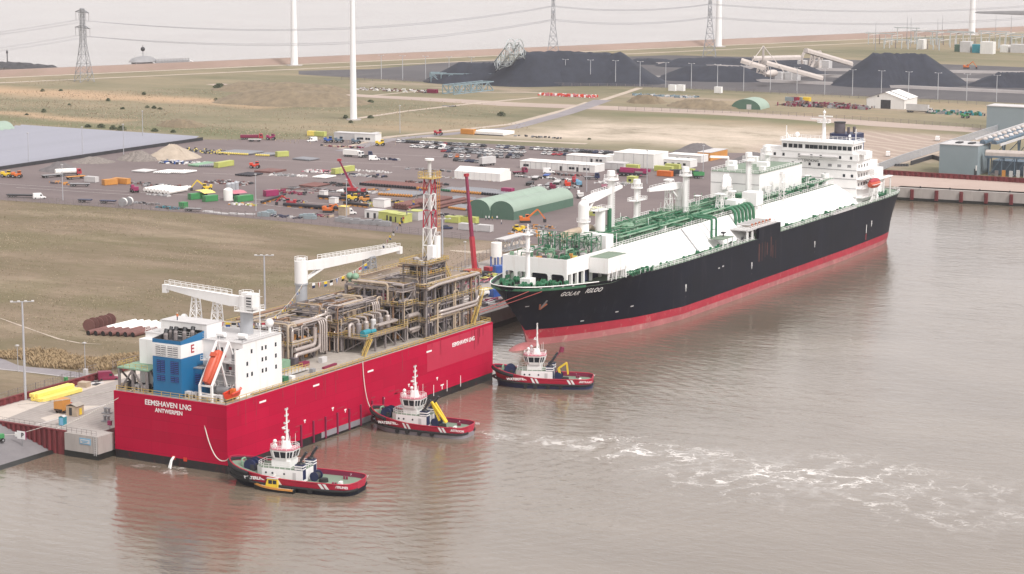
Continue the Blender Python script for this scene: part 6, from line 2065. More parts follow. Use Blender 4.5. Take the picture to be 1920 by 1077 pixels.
heap('sand_heap','pale pile of sand at the corner of the solar field','sand heap',13,crest((318,270,7),(330,271,6.5)),1,'heap_sand',0.35,nseg=8,top_w=0.8,seed=9)
heap('gravel_heap','small grey gravel pile in front of the solar field','gravel heap',9,crest((107,303,4.2),(116,305,4)),1,'heap_grey',0.3,nseg=6,top_w=0.8,seed=10)
heap('gravel_heap','low pale gravel pile further along the solar field edge','gravel heap',9,crest((168,294,2.6),(182,295,2.4)),1,'rubble',0.3,nseg=6,top_w=0.8,seed=12)
heap('rubble_heap','grey rubble pile mixed with white debris at the yard edge','rubble heap',9,crest((250,284,4),(266,285,4)),1,'rubble',0.7,nseg=8,top_w=1.0,seed=11)
heap('gravel_heap','grey gravel mound in the sand behind the office cabins','gravel heap',11,crest((1300,268,5),(1318,269,5)),1,'heap_grey',0.3,nseg=7,top_w=1.0,seed=13)
heap('gravel_heap','dark gravel mound left of the gas carrier bridge','gravel heap',13,crest((1412,285,5.5),(1440,288,5)),1,'heap_grey',0.3,nseg=7,top_w=1.0,seed=14)
for i,(a,b,h2,f,lab) in enumerate((((455,160),(610,166),5,22,'long scrub covered earth mound below the wind turbine'),((470,178),(620,182),7,26,'large scrub covered earth mound in front of the long one'),((322,229),(358,231),3,9,'low scrubby mound behind the solar field'),((1285,192),(1350,196),4,12,'brown earth mound left of the green arched shed'),((1200,185),(1225,186),4,9,'small brown earth mound beside the blue steel parts'))):
	heap('earth_mound',lab,'mound',f,crest((a[0],a[1] - h2 * 1.2,h2),((a[0] + b[0]) / 2,(a[1] + b[1]) / 2 - h2 * 1.5,h2 * 1.2),(b[0],b[1] - h2 * 1.2,h2)),1,'scrub',0.8,nseg=14,top_w=4,seed=30 + i)
# ---- conveyors,stacker,reclaimer
def conveyor(parent,a,b,w_=4.0,h2=3.0,m='conveyor',legs=0):
	a,b = Vector(a),Vector(b)
	c = (a + b) / 2
	o = MB()
	d = (b - a).normalized()
	s = V(-d.y,d.x,0).normalized()
	u_ = s.cross(d)
	if u_.z < 0:
		u_ = -u_
	secs = []
	for p in (a,b):
		secs.append([p + s * (w_ / 2 * x) + u_ * (h2 * y) for x,y in ((-1,0),(1,0),(1,0.6),(0.6,1),(-0.6,1),(-1,0.6))])
	o.loft(secs,closed=True,caps=True)
	o.build('conveyor_gallery',m,parent)
	for k in range(legs):
		p = a.lerp(b,(k + 0.5) / legs)
		gz = GZ - parent.location.z
		MB().beam(p - s * 1.6,V(p.x - s.x * 3,p.y - s.y * 3,gz),0.5).beam(p + s * 1.6,V(p.x + s.x * 3,p.y + s.y * 3,gz),0.5).build('trestle',m,parent)
def rel(q,o):
	return Vector(q) - Vector(o)
st0 = P(1430,150)
ST = thing('coal_stacker','tan coal stacker with a raised boom and inclined feed conveyor on the berm','stacker',tuple(st0))
conveyor(ST,rel(P(1388,118,GZ + 16) + V(0,0,0),st0),rel(P(1432,132,GZ + 11),st0),4,3.4)
conveyor(ST,rel(P(1434,122,GZ + 14),st0),rel(P(1540,151,GZ + 2.0),st0),4,3.2)
MB().lattice((0,0,0),(0,0,14),8,4,3,0.7,side=(1,0,0)).build('portal','conveyor',ST)
MB().beam((0,0,10),(0,0,24),1.2).beam((0,0,24),rel(P(1405,122,GZ + 17),st0),0.4).beam((0,0,24),rel(P(1470,135,GZ + 10),st0),0.4).build('pylon_mast','conveyor',ST)
MB().ball(tuple(rel(P(1447,138,GZ + 9),st0)),9,3,2.6,14,8).build('counterweight','conveyor',ST,smooth=True)
for u in (1462,1480,1492):
	q = rel(P(u,151),st0)
	MB().obox((q.x,q.y,0),6,5,6).build('drive_house','grey_light',ST)
st1 = P(1530,131)
S2 = thing('coal_reclaimer','tan bucket wheel reclaimer with two long booms behind the stacker','reclaimer',tuple(st1))
conveyor(S2,rel(P(1412,114,GZ + 13),st1),rel(P(1500,112,GZ + 13),st1),4,3.2)
conveyor(S2,rel(P(1510,99,GZ + 20),st1),rel(P(1595,124,GZ + 8),st1),4,3.2)
MB().lattice((0,0,0),(0,0,14),9,5,3,0.8,side=(1,0,0)).build('portal','conveyor',S2)
mb = MB()
for i in range(20):
	t,t2 = 2 * math.pi * i / 20,2 * math.pi * (i + 1) / 20
	q = rel(P(1515,112,GZ + 10),st1)
	mb.beam(q + V(7 * math.cos(t),-2 * math.cos(t),7 * math.sin(t)),q + V(7 * math.cos(t2),-2 * math.cos(t2),7 * math.sin(t2)),1.4)
mb.build('bucket_wheel','conveyor',S2)
for u in (1533,1550,1505):
	q = rel(P(u,131),st1)
	MB().obox((q.x,q.y,0),7,6,7).build('drive_house','grey_light',S2)
rc0 = P(925,150)
RC = thing('gantry_boom','pale lattice gantry boom leaning up against the largest coal heap','gantry',tuple(rc0))
a,b = V(0,0,3),rel(P(965,90,GZ + 27),rc0)
MB().lattice(a,b,7.5,7.5,9,0.6).build('lattice_boom','lattice_grey',RC)
c_ = rel(P(990,118,GZ + 12),rc0)
MB().lattice(b,c_,6,5,6,0.5).build('lattice_leg','lattice_grey',RC)
mb = MB()
for i in range(10):
	t,t2 = math.pi * i / 10,math.pi * (i + 1) / 10
	for s in (-3,3):
		mb.beam(b + V(7 * math.cos(t),s,6 * math.sin(t)),b + V(7 * math.cos(t2),s,6 * math.sin(t2)),0.5)
mb.build('head_hoop','lattice_grey',RC)
MB().obox((c_.x + 3,c_.y - 6,c_.z - 3),6,11,6).build('counterweight_box','grey_light',RC)
MB().lattice((0,0,0),(0,0,9),9,6,2,0.6,side=(1,0,0)).build('base_frame','lattice_grey',RC)
def girder(u0,v0,u1,v1,w_,h2,label,m='lattice_blue'):
	a,b = P(u0,v0),P(u1,v1)
	T = thing('steel_girder',label,'steel girder',tuple(a))
	d = rel(b,a)
	n = max(4,int(d.length / (h2 * 1.0)))
	dn_ = V(-d.y,d.x,0).normalized() * w_
	for s,nm in ((0,'near_truss'),(1,'far_truss')):
		mb = MB()
		o = dn_ * s
		mb.beam(o + V(0,0,0.3),d + o + V(0,0,0.3),0.7).beam(o + V(0,0,h2),d + o + V(0,0,h2),0.7)
		for i in range(n):
			p,q = d * (i / n) + o,d * ((i + 1) / n) + o
			mb.beam(p + V(0,0,0.3),p + V(0,0,h2),0.5)
			mb.beam(p + V(0,0,0.3 if i % 2 else h2),q + V(0,0,h2 if i % 2 else 0.3),0.5)
		mb.build(nm,m,T)
	for i in range(n + 1):
		p = d * (i / n)
		MB().beam(p + V(0,0,h2),p + dn_ + V(0,0,h2),0.45).build('cross_tie',m,T)
girder(808,156,942,157,7,6.5,'long blue grey steel girder lying in the grass before the coal')
girder(850,178,925,170,9,6,'shorter blue grey steel girder in front of the long one')
girder(806,150,935,152,5,5,'third steel girder lying behind the long blue grey one')
# ---- lamp posts
def lamp_post(base,H,label,group,heads=2,arm=1.6,thick=0.2,rz=0.0,m='pole_grey'):
	T = thing('lamp_post',label,'lamp post',tuple(base),rz,group)
	MB().cyl((0,0,0),(0,0,H),thick,thick * 0.6,8).build('pole',m,T,smooth=True)
	MB().beam((0,-arm,H),(0,arm,H),0.18).build('cross_arm',m,T)
	for k in range(heads):
		y = -arm + 2 * arm * k / max(1,heads - 1) if heads > 1 else 0
		MB().box(-0.5,0.4,y - 0.35,y + 0.35,H,H + 0.28).build('lamp_head','grey_light',T)
	return T
for k,u in enumerate((715,755,798,842,884,970,1013,1060,1107,1154,1200,1248,1296,1345,1394,1444,1494,1546,1598,1652,1703,1758,1812,1868)):
	v = 146 + (u - 715) * 0.026 + max(0,u - 1150) * 0.018
	lamp_post(P(u,v + 3),17,'slim lamp post of the coal yard row, %s from the left' % ORD[k],'lamp posts along the coal yard',2,2.0,0.32)
lamp_post(P(48,750),25.2,'tall grey lamp mast at the left end of the quay beside the flood wall','tall quay lamp masts',4,2.6,0.36,R(40))
lamp_post(P(498,641),25.0,'tall grey lamp mast behind the white house of the red barge','tall quay lamp masts',4,2.4,0.34,R(30))
lamp_post(P(830,556),25.0,'tall grey lamp mast beside the vent tower of the red barge','tall quay lamp masts',4,2.4,0.34,R(30))
for k,(u,v,h2) in enumerate(((34,697,7),(160,699,8),(303,642,6),(872,497,8))):
	lamp_post(P(u,v),h2,('short street lamp where the quay road bends at the left edge','short street lamp beside the reeds on the quay road','short street lamp behind the steel piles','short street lamp beside the red mobile crane')[k],'street lamps',1,0.4,0.12)
for k,(u,v) in enumerate(((54,309),(155,296),(118,376),(232,290),(480,396),(650,407),(1100,360),(1318,335),(268,262),(750,250),(1213,345))):
	lamp_post(P(u,v),15,('yard lamp mast by the solar field, leftmost','yard lamp mast by the solar field, second from the left','yard lamp mast near the fence left of the green cabins','yard lamp mast by the rubble pile','yard lamp mast at the fence below the green cabins','yard lamp mast at the fence by the lime cabins','yard lamp mast right of the green arched halls','yard lamp mast behind the machinery house of the gas carrier','yard lamp mast behind the solar field','white pole at the head of the car park','yard lamp mast beyond the forward masts of the gas carrier')[k],'yard lamp masts',1,0.5,0.2)
# ---- dike pavilion,groyne with beacon
pv = P(300,122,7.0)
T = thing('dike_pavilion','grey shell roofed lookout pavilion with a ball mast on the sea dike','pavilion',(pv.x,pv.y,6.5),math.atan2(dd.y,dd.x))
mb = MB()
secs = []
for i in range(9):
	t = -1 + 2 * i / 8
	x = -14 + t * 12
	k = math.sqrt(max(0.01,1 - t * t))
	secs.append([(x,-6 * k,3.4),(x,-4 * k,3.4 + 3.2 * k),(x,0,3.4 + 4.4 * k),(x,4 * k,3.4 + 3.2 * k),(x,6 * k,3.4)])
mb.loft(secs)
mb.build('shell_roof','grey',T,smooth=True)
MB().box(-22,-6,-4,4,0,3.5).build('plinth','grey',T)
MB().box(-6,22,-5,3,2.2,3.6).build('terrace','grey',T)
MB().cyl((-14,0,7),(-14,0,16),0.3,seg=8).build('ball_mast','grey',T)
MB().ball((-14,0,13),1.7,seg=12,rings=8).build('ball','dark',T,smooth=True)
for x in (-9,23):
	MB().beam((x,-3,3.6),(x + 6,-14,-0.8),2.0,0.4).build('stairway','grey_light',T)
MB().rail([(-6,-5,3.6),(22,-5,3.6)],1.6,2.5,0.3).build('terrace_rail','grey',T)
gp = P(-10,128,1.5)
gp2 = P(100,132,1.5)
heap('groyne','dark rock groyne running into the sea at the far left','groyne',9,[(P(-60,126,0).x,P(-60,126,0).y,4.5),(P(20,127,0).x,P(20,127,0).y,4.5),(P(95,131,0).x,P(95,131,0).y,3.5)],1,'rock',0.8,nseg=24,top_w=3,seed=50).location.z = -0.5
q = P(14,121,0)
T = thing('harbour_beacon','thin beacon post standing in the sea by the rock groyne','beacon',(q.x,q.y,0))
MB().cyl((0,0,-2),(0,0,9),0.4,seg=8).build('post','dark',T)
MB().cyl((0,0,9),(0,0,11.5),1.0,0.4,8).build('top_mark','dark',T)
# ---- solar field
T = thing('solar_field','wide field of pale blue solar panel rows beside the construction yard','solar field',(392,426,GZ))
mat('solar',(0.24,0.24,0.285),0.28,var=0.10,scale=0.05,spec=0.8)
row = MB()
row.add([(0,0,0.75),(0,123,0.75),(4.5,123,2.3),(4.5,0,2.3)],[(0,3,2,1)])
row.add([(0,0,0.68),(0,123,0.68),(4.5,123,2.22),(4.5,0,2.22)],[(0,1,2,3)])
for k in range(9):
	row.beam((4.0,4 + k * 14.4,0),(4.0,4 + k * 14.4,2.1),0.16)
row = row.mesh('panel_row','solar')
for i in range(31):
	o = shared(row,'panel_row',T,(i * 4.95,2.6 * math.sin(i * 2.0) * 0,0))
MB().box(-2.5,-1.4,-1,124,0,2.0).build('edge_screen','dark',T)
MB().box(-2,154,-1.8,-1.3,0,1.7).build('side_screen','dark',T)
q = P(0,250)
T = thing('arched_shed','pale green arched shed cut by the left edge behind the solar field','shed',tuple(P(-16,250)),R(-5))
mb = MB()
mb.loft([[(x,8 * math.cos(math.pi * (1 - j / 12)),6 * math.sin(math.pi * j / 12)) for j in range(13)] for x in (-10,10)],caps=True,flip=True)
mb.build('arched_roof','roof_green',T,smooth=True)
MB().box(-10.1,-10.0,-3,3,0,4).build('door','grey',T)
# ---- green arched shed,white hall and stores beside the coal yard
def arch_hall(name,label,cat,c,rz,L,W,H,roof,wall,side_h=0.0,group=None):
	T = thing(name,label,cat,(c.x,c.y,GZ),rz,group)
	n = 14
	prof = [(-W / 2,0)] + [(-W / 2 * math.cos(math.pi * j / n),side_h + (H - side_h) * math.sin(math.pi * j / n)) for j in range(n + 1)] + [(W / 2,0)]
	MB().loft([[(x,y,z) for y,z in prof[1:-1]] for x in (-L / 2,L / 2)]).build('arched_roof',roof,T,smooth=True)
	for x in (-L / 2 + 0.05,L / 2 - 0.05):
		mb = MB()
		mb.add([(x,y,z) for y,z in prof],[tuple(range(len(prof)))])
		mb.build('end_wall',wall,T)
	if side_h:
		for s in (-1,1):
			MB().box(-L / 2,L / 2,*sorted((s * W / 2,s * (W / 2 - 0.15))),0,side_h).build('side_wall',wall,T)
	return T
g1 = arch_hall('arched_shed','green arched shed with pale ribbed roof beside the coal yard','shed',P(1407,203),R(5),18,19,6.2,'roof_green','wall_green')
MB().box(-9.1,-9.0,-3.6,-0.6,0,3).build('door','grey_light',g1)
c_ = P(1672,201)
T = thing('white_hall','white gabled hall with a dark stripe on its roof and an open doorway','hall',(c_.x,c_.y,GZ),R(2))
mb = MB()
L2,W2 = 13,12
for x in (-L2,L2):
	mb = MB()
	mb.add([(x,-W2,0),(x,W2,0),(x,W2,6),(x,0,10),(x,-W2,6)],[(0,1,2,3,4)])
	mb.build('gable_wall','panel_white',T)
for s in (-1,1):
	MB().box(-L2,L2,*sorted((s * W2,s * (W2 - 0.2))),0,6).build('side_wall','panel_white',T)
	mb = MB()
	mb.add([(-L2 - 0.4,s * (W2 + 0.5),5.9),(L2 + 0.4,s * (W2 + 0.5),5.9),(L2 + 0.4,0,10.15),(-L2 - 0.4,0,10.15)],[(0,1,2,3)])
	mb.build('roof_slope','tent',T)
mb = MB()
mb.add([(-5.5,-W2 - 0.4,6.0),(-3.5,-W2 - 0.4,6.0),(-3.5,0,10.22),(-5.5,0,10.22)],[(0,1,2,3)])
mb.build('roof_stripe','dark',T)
MB().box(-L2 - 0.06,-L2,-3.5,2.8,0,5.4).build('doorway','dark',T)
MB().box(-L2 - 0.08,-L2,4,5,7,8).build('window','glass',T)
# ---------------------------------------------------------------- construction yard: vehicles,cabins,pipes,halls
rnd = random.Random(33)
AL,AN = 0.0,math.pi / 2
def wheel_mesh(r,w_):
	return MB(0).cyl((0,-w_ / 2,0),(0,w_ / 2,0),r,seg=10).cyl((0,-w_ / 2 - 0.02,0),(0,w_ / 2 + 0.02,0),r * 0.5,seg=8,mat=1).mesh('wheel',['rubber','grey'])
WH = {r: wheel_mesh(r,0.35 * r / 0.5) for r in (0.35,0.5,0.8)}
def car_mesh(m,kind=0):
	"""small car; kind 0 hatchback, 1 estate, 2 panel van"""
	mb = MB(0)
	L,W,H = ((4.1,1.75,1.48),(4.6,1.8,1.5),(5.4,2.0,2.4))[kind]
	x0,x1 = -L / 2,L / 2
	w_ = W / 2
	body = [[(x0,s,z) for s,z in ((-w_ * 0.9,0.3),(w_ * 0.9,0.3),(w_ * 0.95,0.75),(w_ * 0.8,0.9),(-w_ * 0.8,0.9),(-w_ * 0.95,0.75))]]
	for x,hz in ((x0 + 0.25,0.95),(-0.1 * L,0.95),(0.2 * L,0.93),(x1 - 0.2,0.74)):
		body.append([(x,s,z) for s,z in ((-w_,0.25),(w_,0.25),(w_,0.7),(w_ * 0.93,hz),(-w_ * 0.93,hz),(-w_,0.7))])
	body.append([(x1,s,z) for s,z in ((-w_ * 0.8,0.3),(w_ * 0.8,0.3),(w_ * 0.8,0.55),(w_ * 0.7,0.65),(-w_ * 0.7,0.65),(-w_ * 0.8,0.55))])
	mb.loft(body,closed=True,caps=True)
	if kind < 2:
		a,b,c,d = x0 + (0.35 if kind == 0 else 0.1),x0 + (0.8 if kind == 0 else 0.35),0.05 * L,0.24 * L
		mb.loft([[(a,-w_ * 0.9,0.9),(d,-w_ * 0.9,0.9),(d,w_ * 0.9,0.9),(a,w_ * 0.9,0.9)],[(b,-w_ * 0.74,H - 0.06),(c,-w_ * 0.74,H - 0.06),(c,w_ * 0.74,H - 0.06),(b,w_ * 0.74,H - 0.06)]],closed=True,mat=1)
		mb.box(b - 0.02,c + 0.02,-w_ * 0.76,w_ * 0.76,H - 0.07,H,mat=0)
	else:
		mb.loft([[(x0,-w_,0.8),(x1 - 1.0,-w_,0.9),(x1 - 1.0,w_,0.9),(x0,w_,0.8)],[(x0 + 0.05,-w_ * 0.92,H),(x1 - 1.9,-w_ * 0.92,H),(x1 - 1.9,w_ * 0.92,H),(x0 + 0.05,w_ * 0.92,H)]],closed=True,caps=True)
		mb.add([(x1 - 1.0 + 0.02,-w_ * 0.9,1.0),(x1 - 1.0 + 0.02,w_ * 0.9,1.0),(x1 - 1.78,w_ * 0.88,H - 0.2),(x1 - 1.78,-w_ * 0.88,H - 0.2)],[(0,1,2,3)],1)
		for s in (-1,1):
			mb.box(x1 - 2.5,x1 - 1.7,*sorted((s * w_ * 0.97,s * (w_ + 0.02))),1.25,1.85,mat=1)
	for x in (x0 + 0.8,x1 - 0.8):
		for s in (-1,1):
			mb.cyl((x,s * (w_ - 0.2),0.32),(x,s * (w_ + 0.02),0.32),0.32,seg=8,mat=2)
	return mb.mesh('car',[m,'glass','rubber'])
CARCOL = {'silver': 'galv','dark grey': 'dark','black': 'black','white': 'white','grey': 'grey','navy blue': 'navy','red': 'red','pale grey': 'grey_light','blue': 'blue','orange': 'orange'}
CM = {}
def put(name,me,u,v,rz,label,cat,group=None):
	p = P(u,v)
	o = bpy.data.objects.new(name,me)
	COL.objects.link(o)
	o.location = (p.x,p.y,GZ + 0.05)
	o.rotation_euler = (0,0,rz)
	return tag(o,label,cat,group)
ROWS = [((745,267),(1160,290),62,'back row'),((760,276),(985,288),34,'second row'),((828,285),(982,294),24,'third row'),((830,295),(978,297),22,'fourth row'),((852,302),(902,306),8,'front row'),((1015,290),(1065,292),8,'short row by the white offices')]
COLS = ['silver','dark grey','pale grey','white','black','silver','grey','navy blue','dark grey','silver','white','red','grey','pale grey']
for a,b,n,rn in ROWS:
	pa,pb = P(*a),P(*b)
	d = pb - pa
	L = d.length
	n = int(L / 2.75)
	ang = math.atan2(d.y,d.x) + math.pi / 2
	for i in range(n):
		if rnd.random() < 0.06:
			continue
		c = rnd.choice(COLS)
		if rnd.random() < 0.015:
			c = 'orange'
		k = 2 if (c == 'white' and rnd.random() < 0.25) else rnd.choice((0,1))
		key = (c,k)
		if key not in CM:
			CM[key] = car_mesh(CARCOL[c],k)
		p = pa + d * ((i + 0.5) / n)
		o = bpy.data.objects.new('parked_van' if k == 2 else 'parked_car',CM[key])
		COL.objects.link(o)
		o.location = (p.x + rnd.uniform(-0.4,0.4),p.y + rnd.uniform(-0.2,0.2),GZ + 0.05)
		o.rotation_euler = (0,0,ang + (math.pi if rnd.random() < 0.4 else 0) + rnd.uniform(-0.04,0.04))
		tag(o,'%s %s in the %s of the car park' % (c,('hatchback','estate car','van')[k],rn),'van' if k == 2 else 'car','%s %s in the %s' % (c,('hatchbacks','estates','vans')[k],rn))
VAN = car_mesh('white',2)
SVAN = car_mesh('white',1)
for u,v,rz,lab in ((585,266,2.6,'white van left of the blue machines at the back of the yard'),(702,301,-0.9,'white van in front of the white tanker lorry'),(656,402,-0.9,'white van at the fence beside the lime cabins'),(1029,325,-1.0,'white van in front of the long white site office'),(1088,318,2.4,'white van with its front towards the long white office wall'),(74,373,-0.7,'white van at the fence in the far left of the yard'),(1758,264,0.2,'white van beside the boundary fence right of the gas carrier'),(1665,293,0.3,'white van on the track behind the gas carrier bridge')):
	put('panel_van',VAN,u,v,rz,lab,'van','white vans')
put('parked_car',car_mesh('navy',1),838,430,-0.9,'dark blue estate car by the white containers near the fence','car')
put('parked_car',car_mesh('pale_car',0) if 'pale_car' in M else CM.get(('silver',0),SVAN),1100,319,0.9,'silver car beside the white van at the office','car')
put('parked_van',car_mesh('maroon',2),203,713,-0.75,'dark red van at the gate beside the barge mooring platform','van')
def box_part(T,nm,m,x0,x1,y0,y1,z0,z1):
	return MB().box(x0,x1,y0,y1,z0,z1).build(nm,m,T)
def container(u,v,rz,m,label,L=6.1,W=2.5,H=2.6,door='grey',group=None,open_end=False,z=GZ,cat='container',p=None):
	p = p or P(u,v)
	T = thing('container',label,cat,(p.x,p.y,z + 0.03),rz,group)
	mb = MB()
	mb.box(-L / 2,L / 2,-W / 2,W / 2,0.12,H)
	n = int(L / 0.6)
	for s in (-1,1):
		for i in range(n):
			x = -L / 2 + (i + 0.5) * L / n
			mb.box(x - 0.12,x + 0.12,*sorted((s * W / 2,s * (W / 2 + 0.06))),0.3,H - 0.2)
	mb.build('corrugated_box',m,T)
	for x in (-L / 2,L / 2):
		for y in (-W / 2,W / 2):
			MB().box(x - 0.1,x + 0.1,y - 0.1,y + 0.1,0,H + 0.06).build('corner_post',m,T)
	for y in (-W / 4,W / 4):
		d_ = MB().box(-L / 2 - 0.06,-L / 2,y - W / 4 + 0.12,y + W / 4 - 0.04,0.25,H - 0.15).build('door','dark' if open_end else m,T)
		MB().beam((-L / 2 - 0.1,y,0.3),(-L / 2 - 0.1,y,H - 0.2),0.06).build('lock_bar','grey',d_)
	return T
def cabin(u,v,rz,m,label,L,W,H,wins=(),doors=(),roof='grey_light',side=-1,cat='cabin',group=None,panels=0,name='site_cabin',roofover=0.12):
	"""flat-roofed cabin; windows/doors at x on the long side facing side*Y"""
	p = P(u,v)
	T = thing(name,label,cat,(p.x,p.y,GZ),rz,group)
	MB().box(-L / 2,L / 2,-W / 2,W / 2,0.0,H).build('wall',m,T)
	MB().box(-L / 2 - roofover,L / 2 + roofover,-W / 2 - roofover,W / 2 + roofover,H,H + 0.2).build('roof',roof,T)
	y0,y1 = sorted((side * W / 2,side * (W / 2 + 0.06)))
	for x in wins:
		w_ = MB().box(x - 0.7,x + 0.7,y0,y1,1.0,2.1).build('window','glass',T)
		MB().box(x - 0.8,x + 0.8,y0,y1 + 0.02,0.9,1.0).build('sill','grey_light',w_)
	for x in doors:
		MB().box(x - 0.55,x + 0.55,y0,y1,0.1,2.2).build('door','dark',T)
	for i in range(panels):
		x = -L / 2 + (i + 1) * L / (panels + 1)
		MB().box(x - 0.06,x + 0.06,y0,y1 + 0.03,0.1,H - 0.1).build('wall_joint','grey',T)
	return T
cabin(1054,318,-AN,'panel_white','long low white site office with panelled front beyond the green halls',40,10,3.4,(-17.5,-16,7,8.6,14.6,16.4),(2,10.8),panels=13,roof='tent')
cabin(1107,304,-AN,'panel_white','second low white office cabin behind the long one',22,9,3.2,(6,8),(3,),roof='tent',panels=4)
cabin(1202,311,-AN,'panel_white','two storey white office block with windows on its right end',21,16,6.6,(),(),roof='tent',panels=3)
cabin(1158,317,-AN,'grey_light','grey cabin between the long office and the two storey block',10,7,3.0,(),(),panels=2)
cabin(1156,304,-AN,'panel_white','white cabin left of the two storey office block',11,7,3.2,(),(),panels=2,roof='tent')
cabin(1272,312,-AN,'panel_white','white office cabin behind the lime containers',16,8,3.4,(-5,-1,2,5),(),roof='tent')
cabin(1290,302,-AN,'panel_white','long white cabin behind the lime container cluster',18,8,3.2,(-4,2),(),roof='tent')
cabin(1336,298,-AN,'orange_box','ochre gable ended shed left of the gas carrier machinery house',7,20,4.0,(),(),roof='grey_light')
cabin(657,262,-AN,'grey_light','grey windowless cabin at the back of the yard',17,6,3.6)
cabin(690,265,-AN,'panel_white','white cabin with four dark windows at the back of the yard',13,6,4.0,(-3.2,-1.7,1.0,2.6),())
cabin(706,262,-AN,'yellow_pale','pale yellow cabin end beside the white cabin at the back',3,5,3.6)
cabin(704,408,-AN,'panel_white','white cabin pair at the left end of the lime cabin row',6.4,6,3.0,(),(-1.6,1.6))
cabin(728,412,-AN,'lime','lime green cabin with a dark doorway left of its twin',5.4,6,3.2,(),(1.6,),roof='lime')
cabin(745,415,-AN,'lime','lime green cabin with two dark doorways in the middle of the row',5.0,6,3.2,(),(-1.2,1.4),roof='lime')
cabin(758,417,-AN,'lime','lime green cabin at the right end of the row with orange notices',3.6,6,3.2,(),(0.8,),roof='lime')
cabin(780,412,-AN,'grey_light','pale cabin right of the lime cabins behind the vent tower',5.2,5,3.6,(),(),roof='lime')
cabin(716,388,-AN,'tent','white box shelter among the black pipes',5.6,5,3.2)
cabin(645,404,-AN,'pipe_tan','beige cabin with a grey front above the white van',3.4,3,3.6,roof='yellow_pale')
cabin(626,381,-AN,'panel_white','small white hut beside the long black pipe',3.0,3,2.2)
cabin(607,369,-AN,'panel_white','small white hut above the long black pipe',2.6,3,2.4)
cabin(1186,344,-AN,'lime','lime cabin standing beside the forward crane of the gas carrier',3.8,4,3.0,(-0.4,),(),roof='lime')
cabin(1117,404,-AN,'lime','lime cabin with a small window behind the crane of the gas carrier',4.4,4,3.0,(0.4,),(),roof='lime')
for u,v,rz,m,lab,L in (
		(420,313,0.0,'lime','long lime container standing beside the grey pipe stack',12.2),
		(529,294,-0.5,'lime','single lime container in the middle of the open yard',6.1),
		(634,326,-0.2,'lime','lime container with its doors to the camera left of the red crane',6.1),
		(652,322,-0.1,'lime','lime container right of the one with the dark door',7.0),
		(601,256,-AN,'lime','lime container at the back fence of the yard',6.1),
		(586,255,-AN,'yellow_pale','pale yellow container at the back fence of the yard',5.0),
		(850,418,-AN,'lime','lime container at the left of the stack before the green halls',6.1),
		(866,418,-AN,'lime','lime container in the middle before the green halls',6.1),
		(882,419,-AN,'lime','lime container at the right before the green halls',6.1),
		(1187,319,-AN,'lime','lime container behind the long purple mobile crane',6.1),
		(1245,322,-AN,'lime','large lime container in front of the white cabins',9.0),
		(1262,318,-AN,'lime','second lime container in front of the white cabins',7.0),
		(1290,327,-AN,'lime','lime container furthest right beside the dark lorry',6.1),
		(508,368,-0.4,'magenta','magenta container with an open white side in the yard',6.1),
		(367,374,-0.3,'green_bright','bright green container at the left side of the cream canopy',6.1),
		(394,378,-0.3,'green_bright','bright green container at the right side of the cream canopy',6.1),
		(457,378,-0.3,'green_bright','bright green container beside the pink canopy',8.0),
		(344,391,0,'green_bright','small green box container at the fence',2.6),
		(206,347,-0.35,'orange_box','orange open skip container nearest in the left part of the yard',6.5),
		(228,345,-AN,'orange_box','orange container beside the open orange skip',8.0),
		(172,342,-AN,'grey_light','white box body standing left of the orange skips',6.1),
		(880,432,-AN,'grey_light','long white container near the fence left of its twin',8.0),
		(905,434,-AN,'grey_light','long white container near the fence right of its twin',8.0),
		(952,364,-AN,'magenta','magenta container at the end of the pipe stacks',5.0),
		(1247,331,-AN,'orange','orange tipping container in front of the lime containers',7.0)):
	container(u,v,rz,m,lab,L)
for k,(u,v,m) in enumerate(((1481,190,'blue_grey'),(1486,190,'maroon'),(1492,190,'red'),(1497,190,'blue_grey'),(1508,190,'yellow'))):
	container(u,v,-AN,m,('grey blue container at the left of the coloured row by the coal yard','maroon container in the coloured row by the coal yard','red container in the middle of the coloured row by the coal yard','pale blue container in the coloured row by the coal yard','yellow container at the right of the coloured row by the coal yard')[k],5.5 if k < 4 else 8.0)
for k,(u,v) in enumerate(((1261,171),(1277,171),(1347,175))):
	container(u,v,-AN,'white',('white block container left of the pair by the coal yard','white block container right of the pair by the coal yard','lone white block container by the coal yard')[k],4.6,3.0,4.2)
container(811,175,-AN,'maroon','dull red container beside the steel girders',7)
container(153,155,-AN,'grey','small grey box near the left pylon',3.0) if False else None
q = P(381,372)
T = thing('canopy','cream canopy roof spanning two bright green containers','canopy',(q.x,q.y,GZ),-0.3)
MB().loft([[(x,-5.2,2.7),(x,-2,3.5),(x,2,3.5),(x,5.2,2.7)] for x in (-3,3)]).build('canopy_sheet','yellow_pale',T)
MB().box(-0.6,1.4,-1.2,1.2,0,2.2).build('stored_machine','navy',T)
q = P(441,373)
T = thing('canopy','pink canopy roof between the white silo and a green container','canopy',(q.x,q.y,GZ),-0.3)
MB().loft([[(x,-4,2.7),(x,-1.5,3.5),(x,1.5,3.5),(x,4,2.7)] for x in (-3.5,3.5)]).build('canopy_sheet','pink_deck',T)
MB().box(-0.6,1.4,-1.2,1.2,0,2.0).build('stored_machine','dark',T)
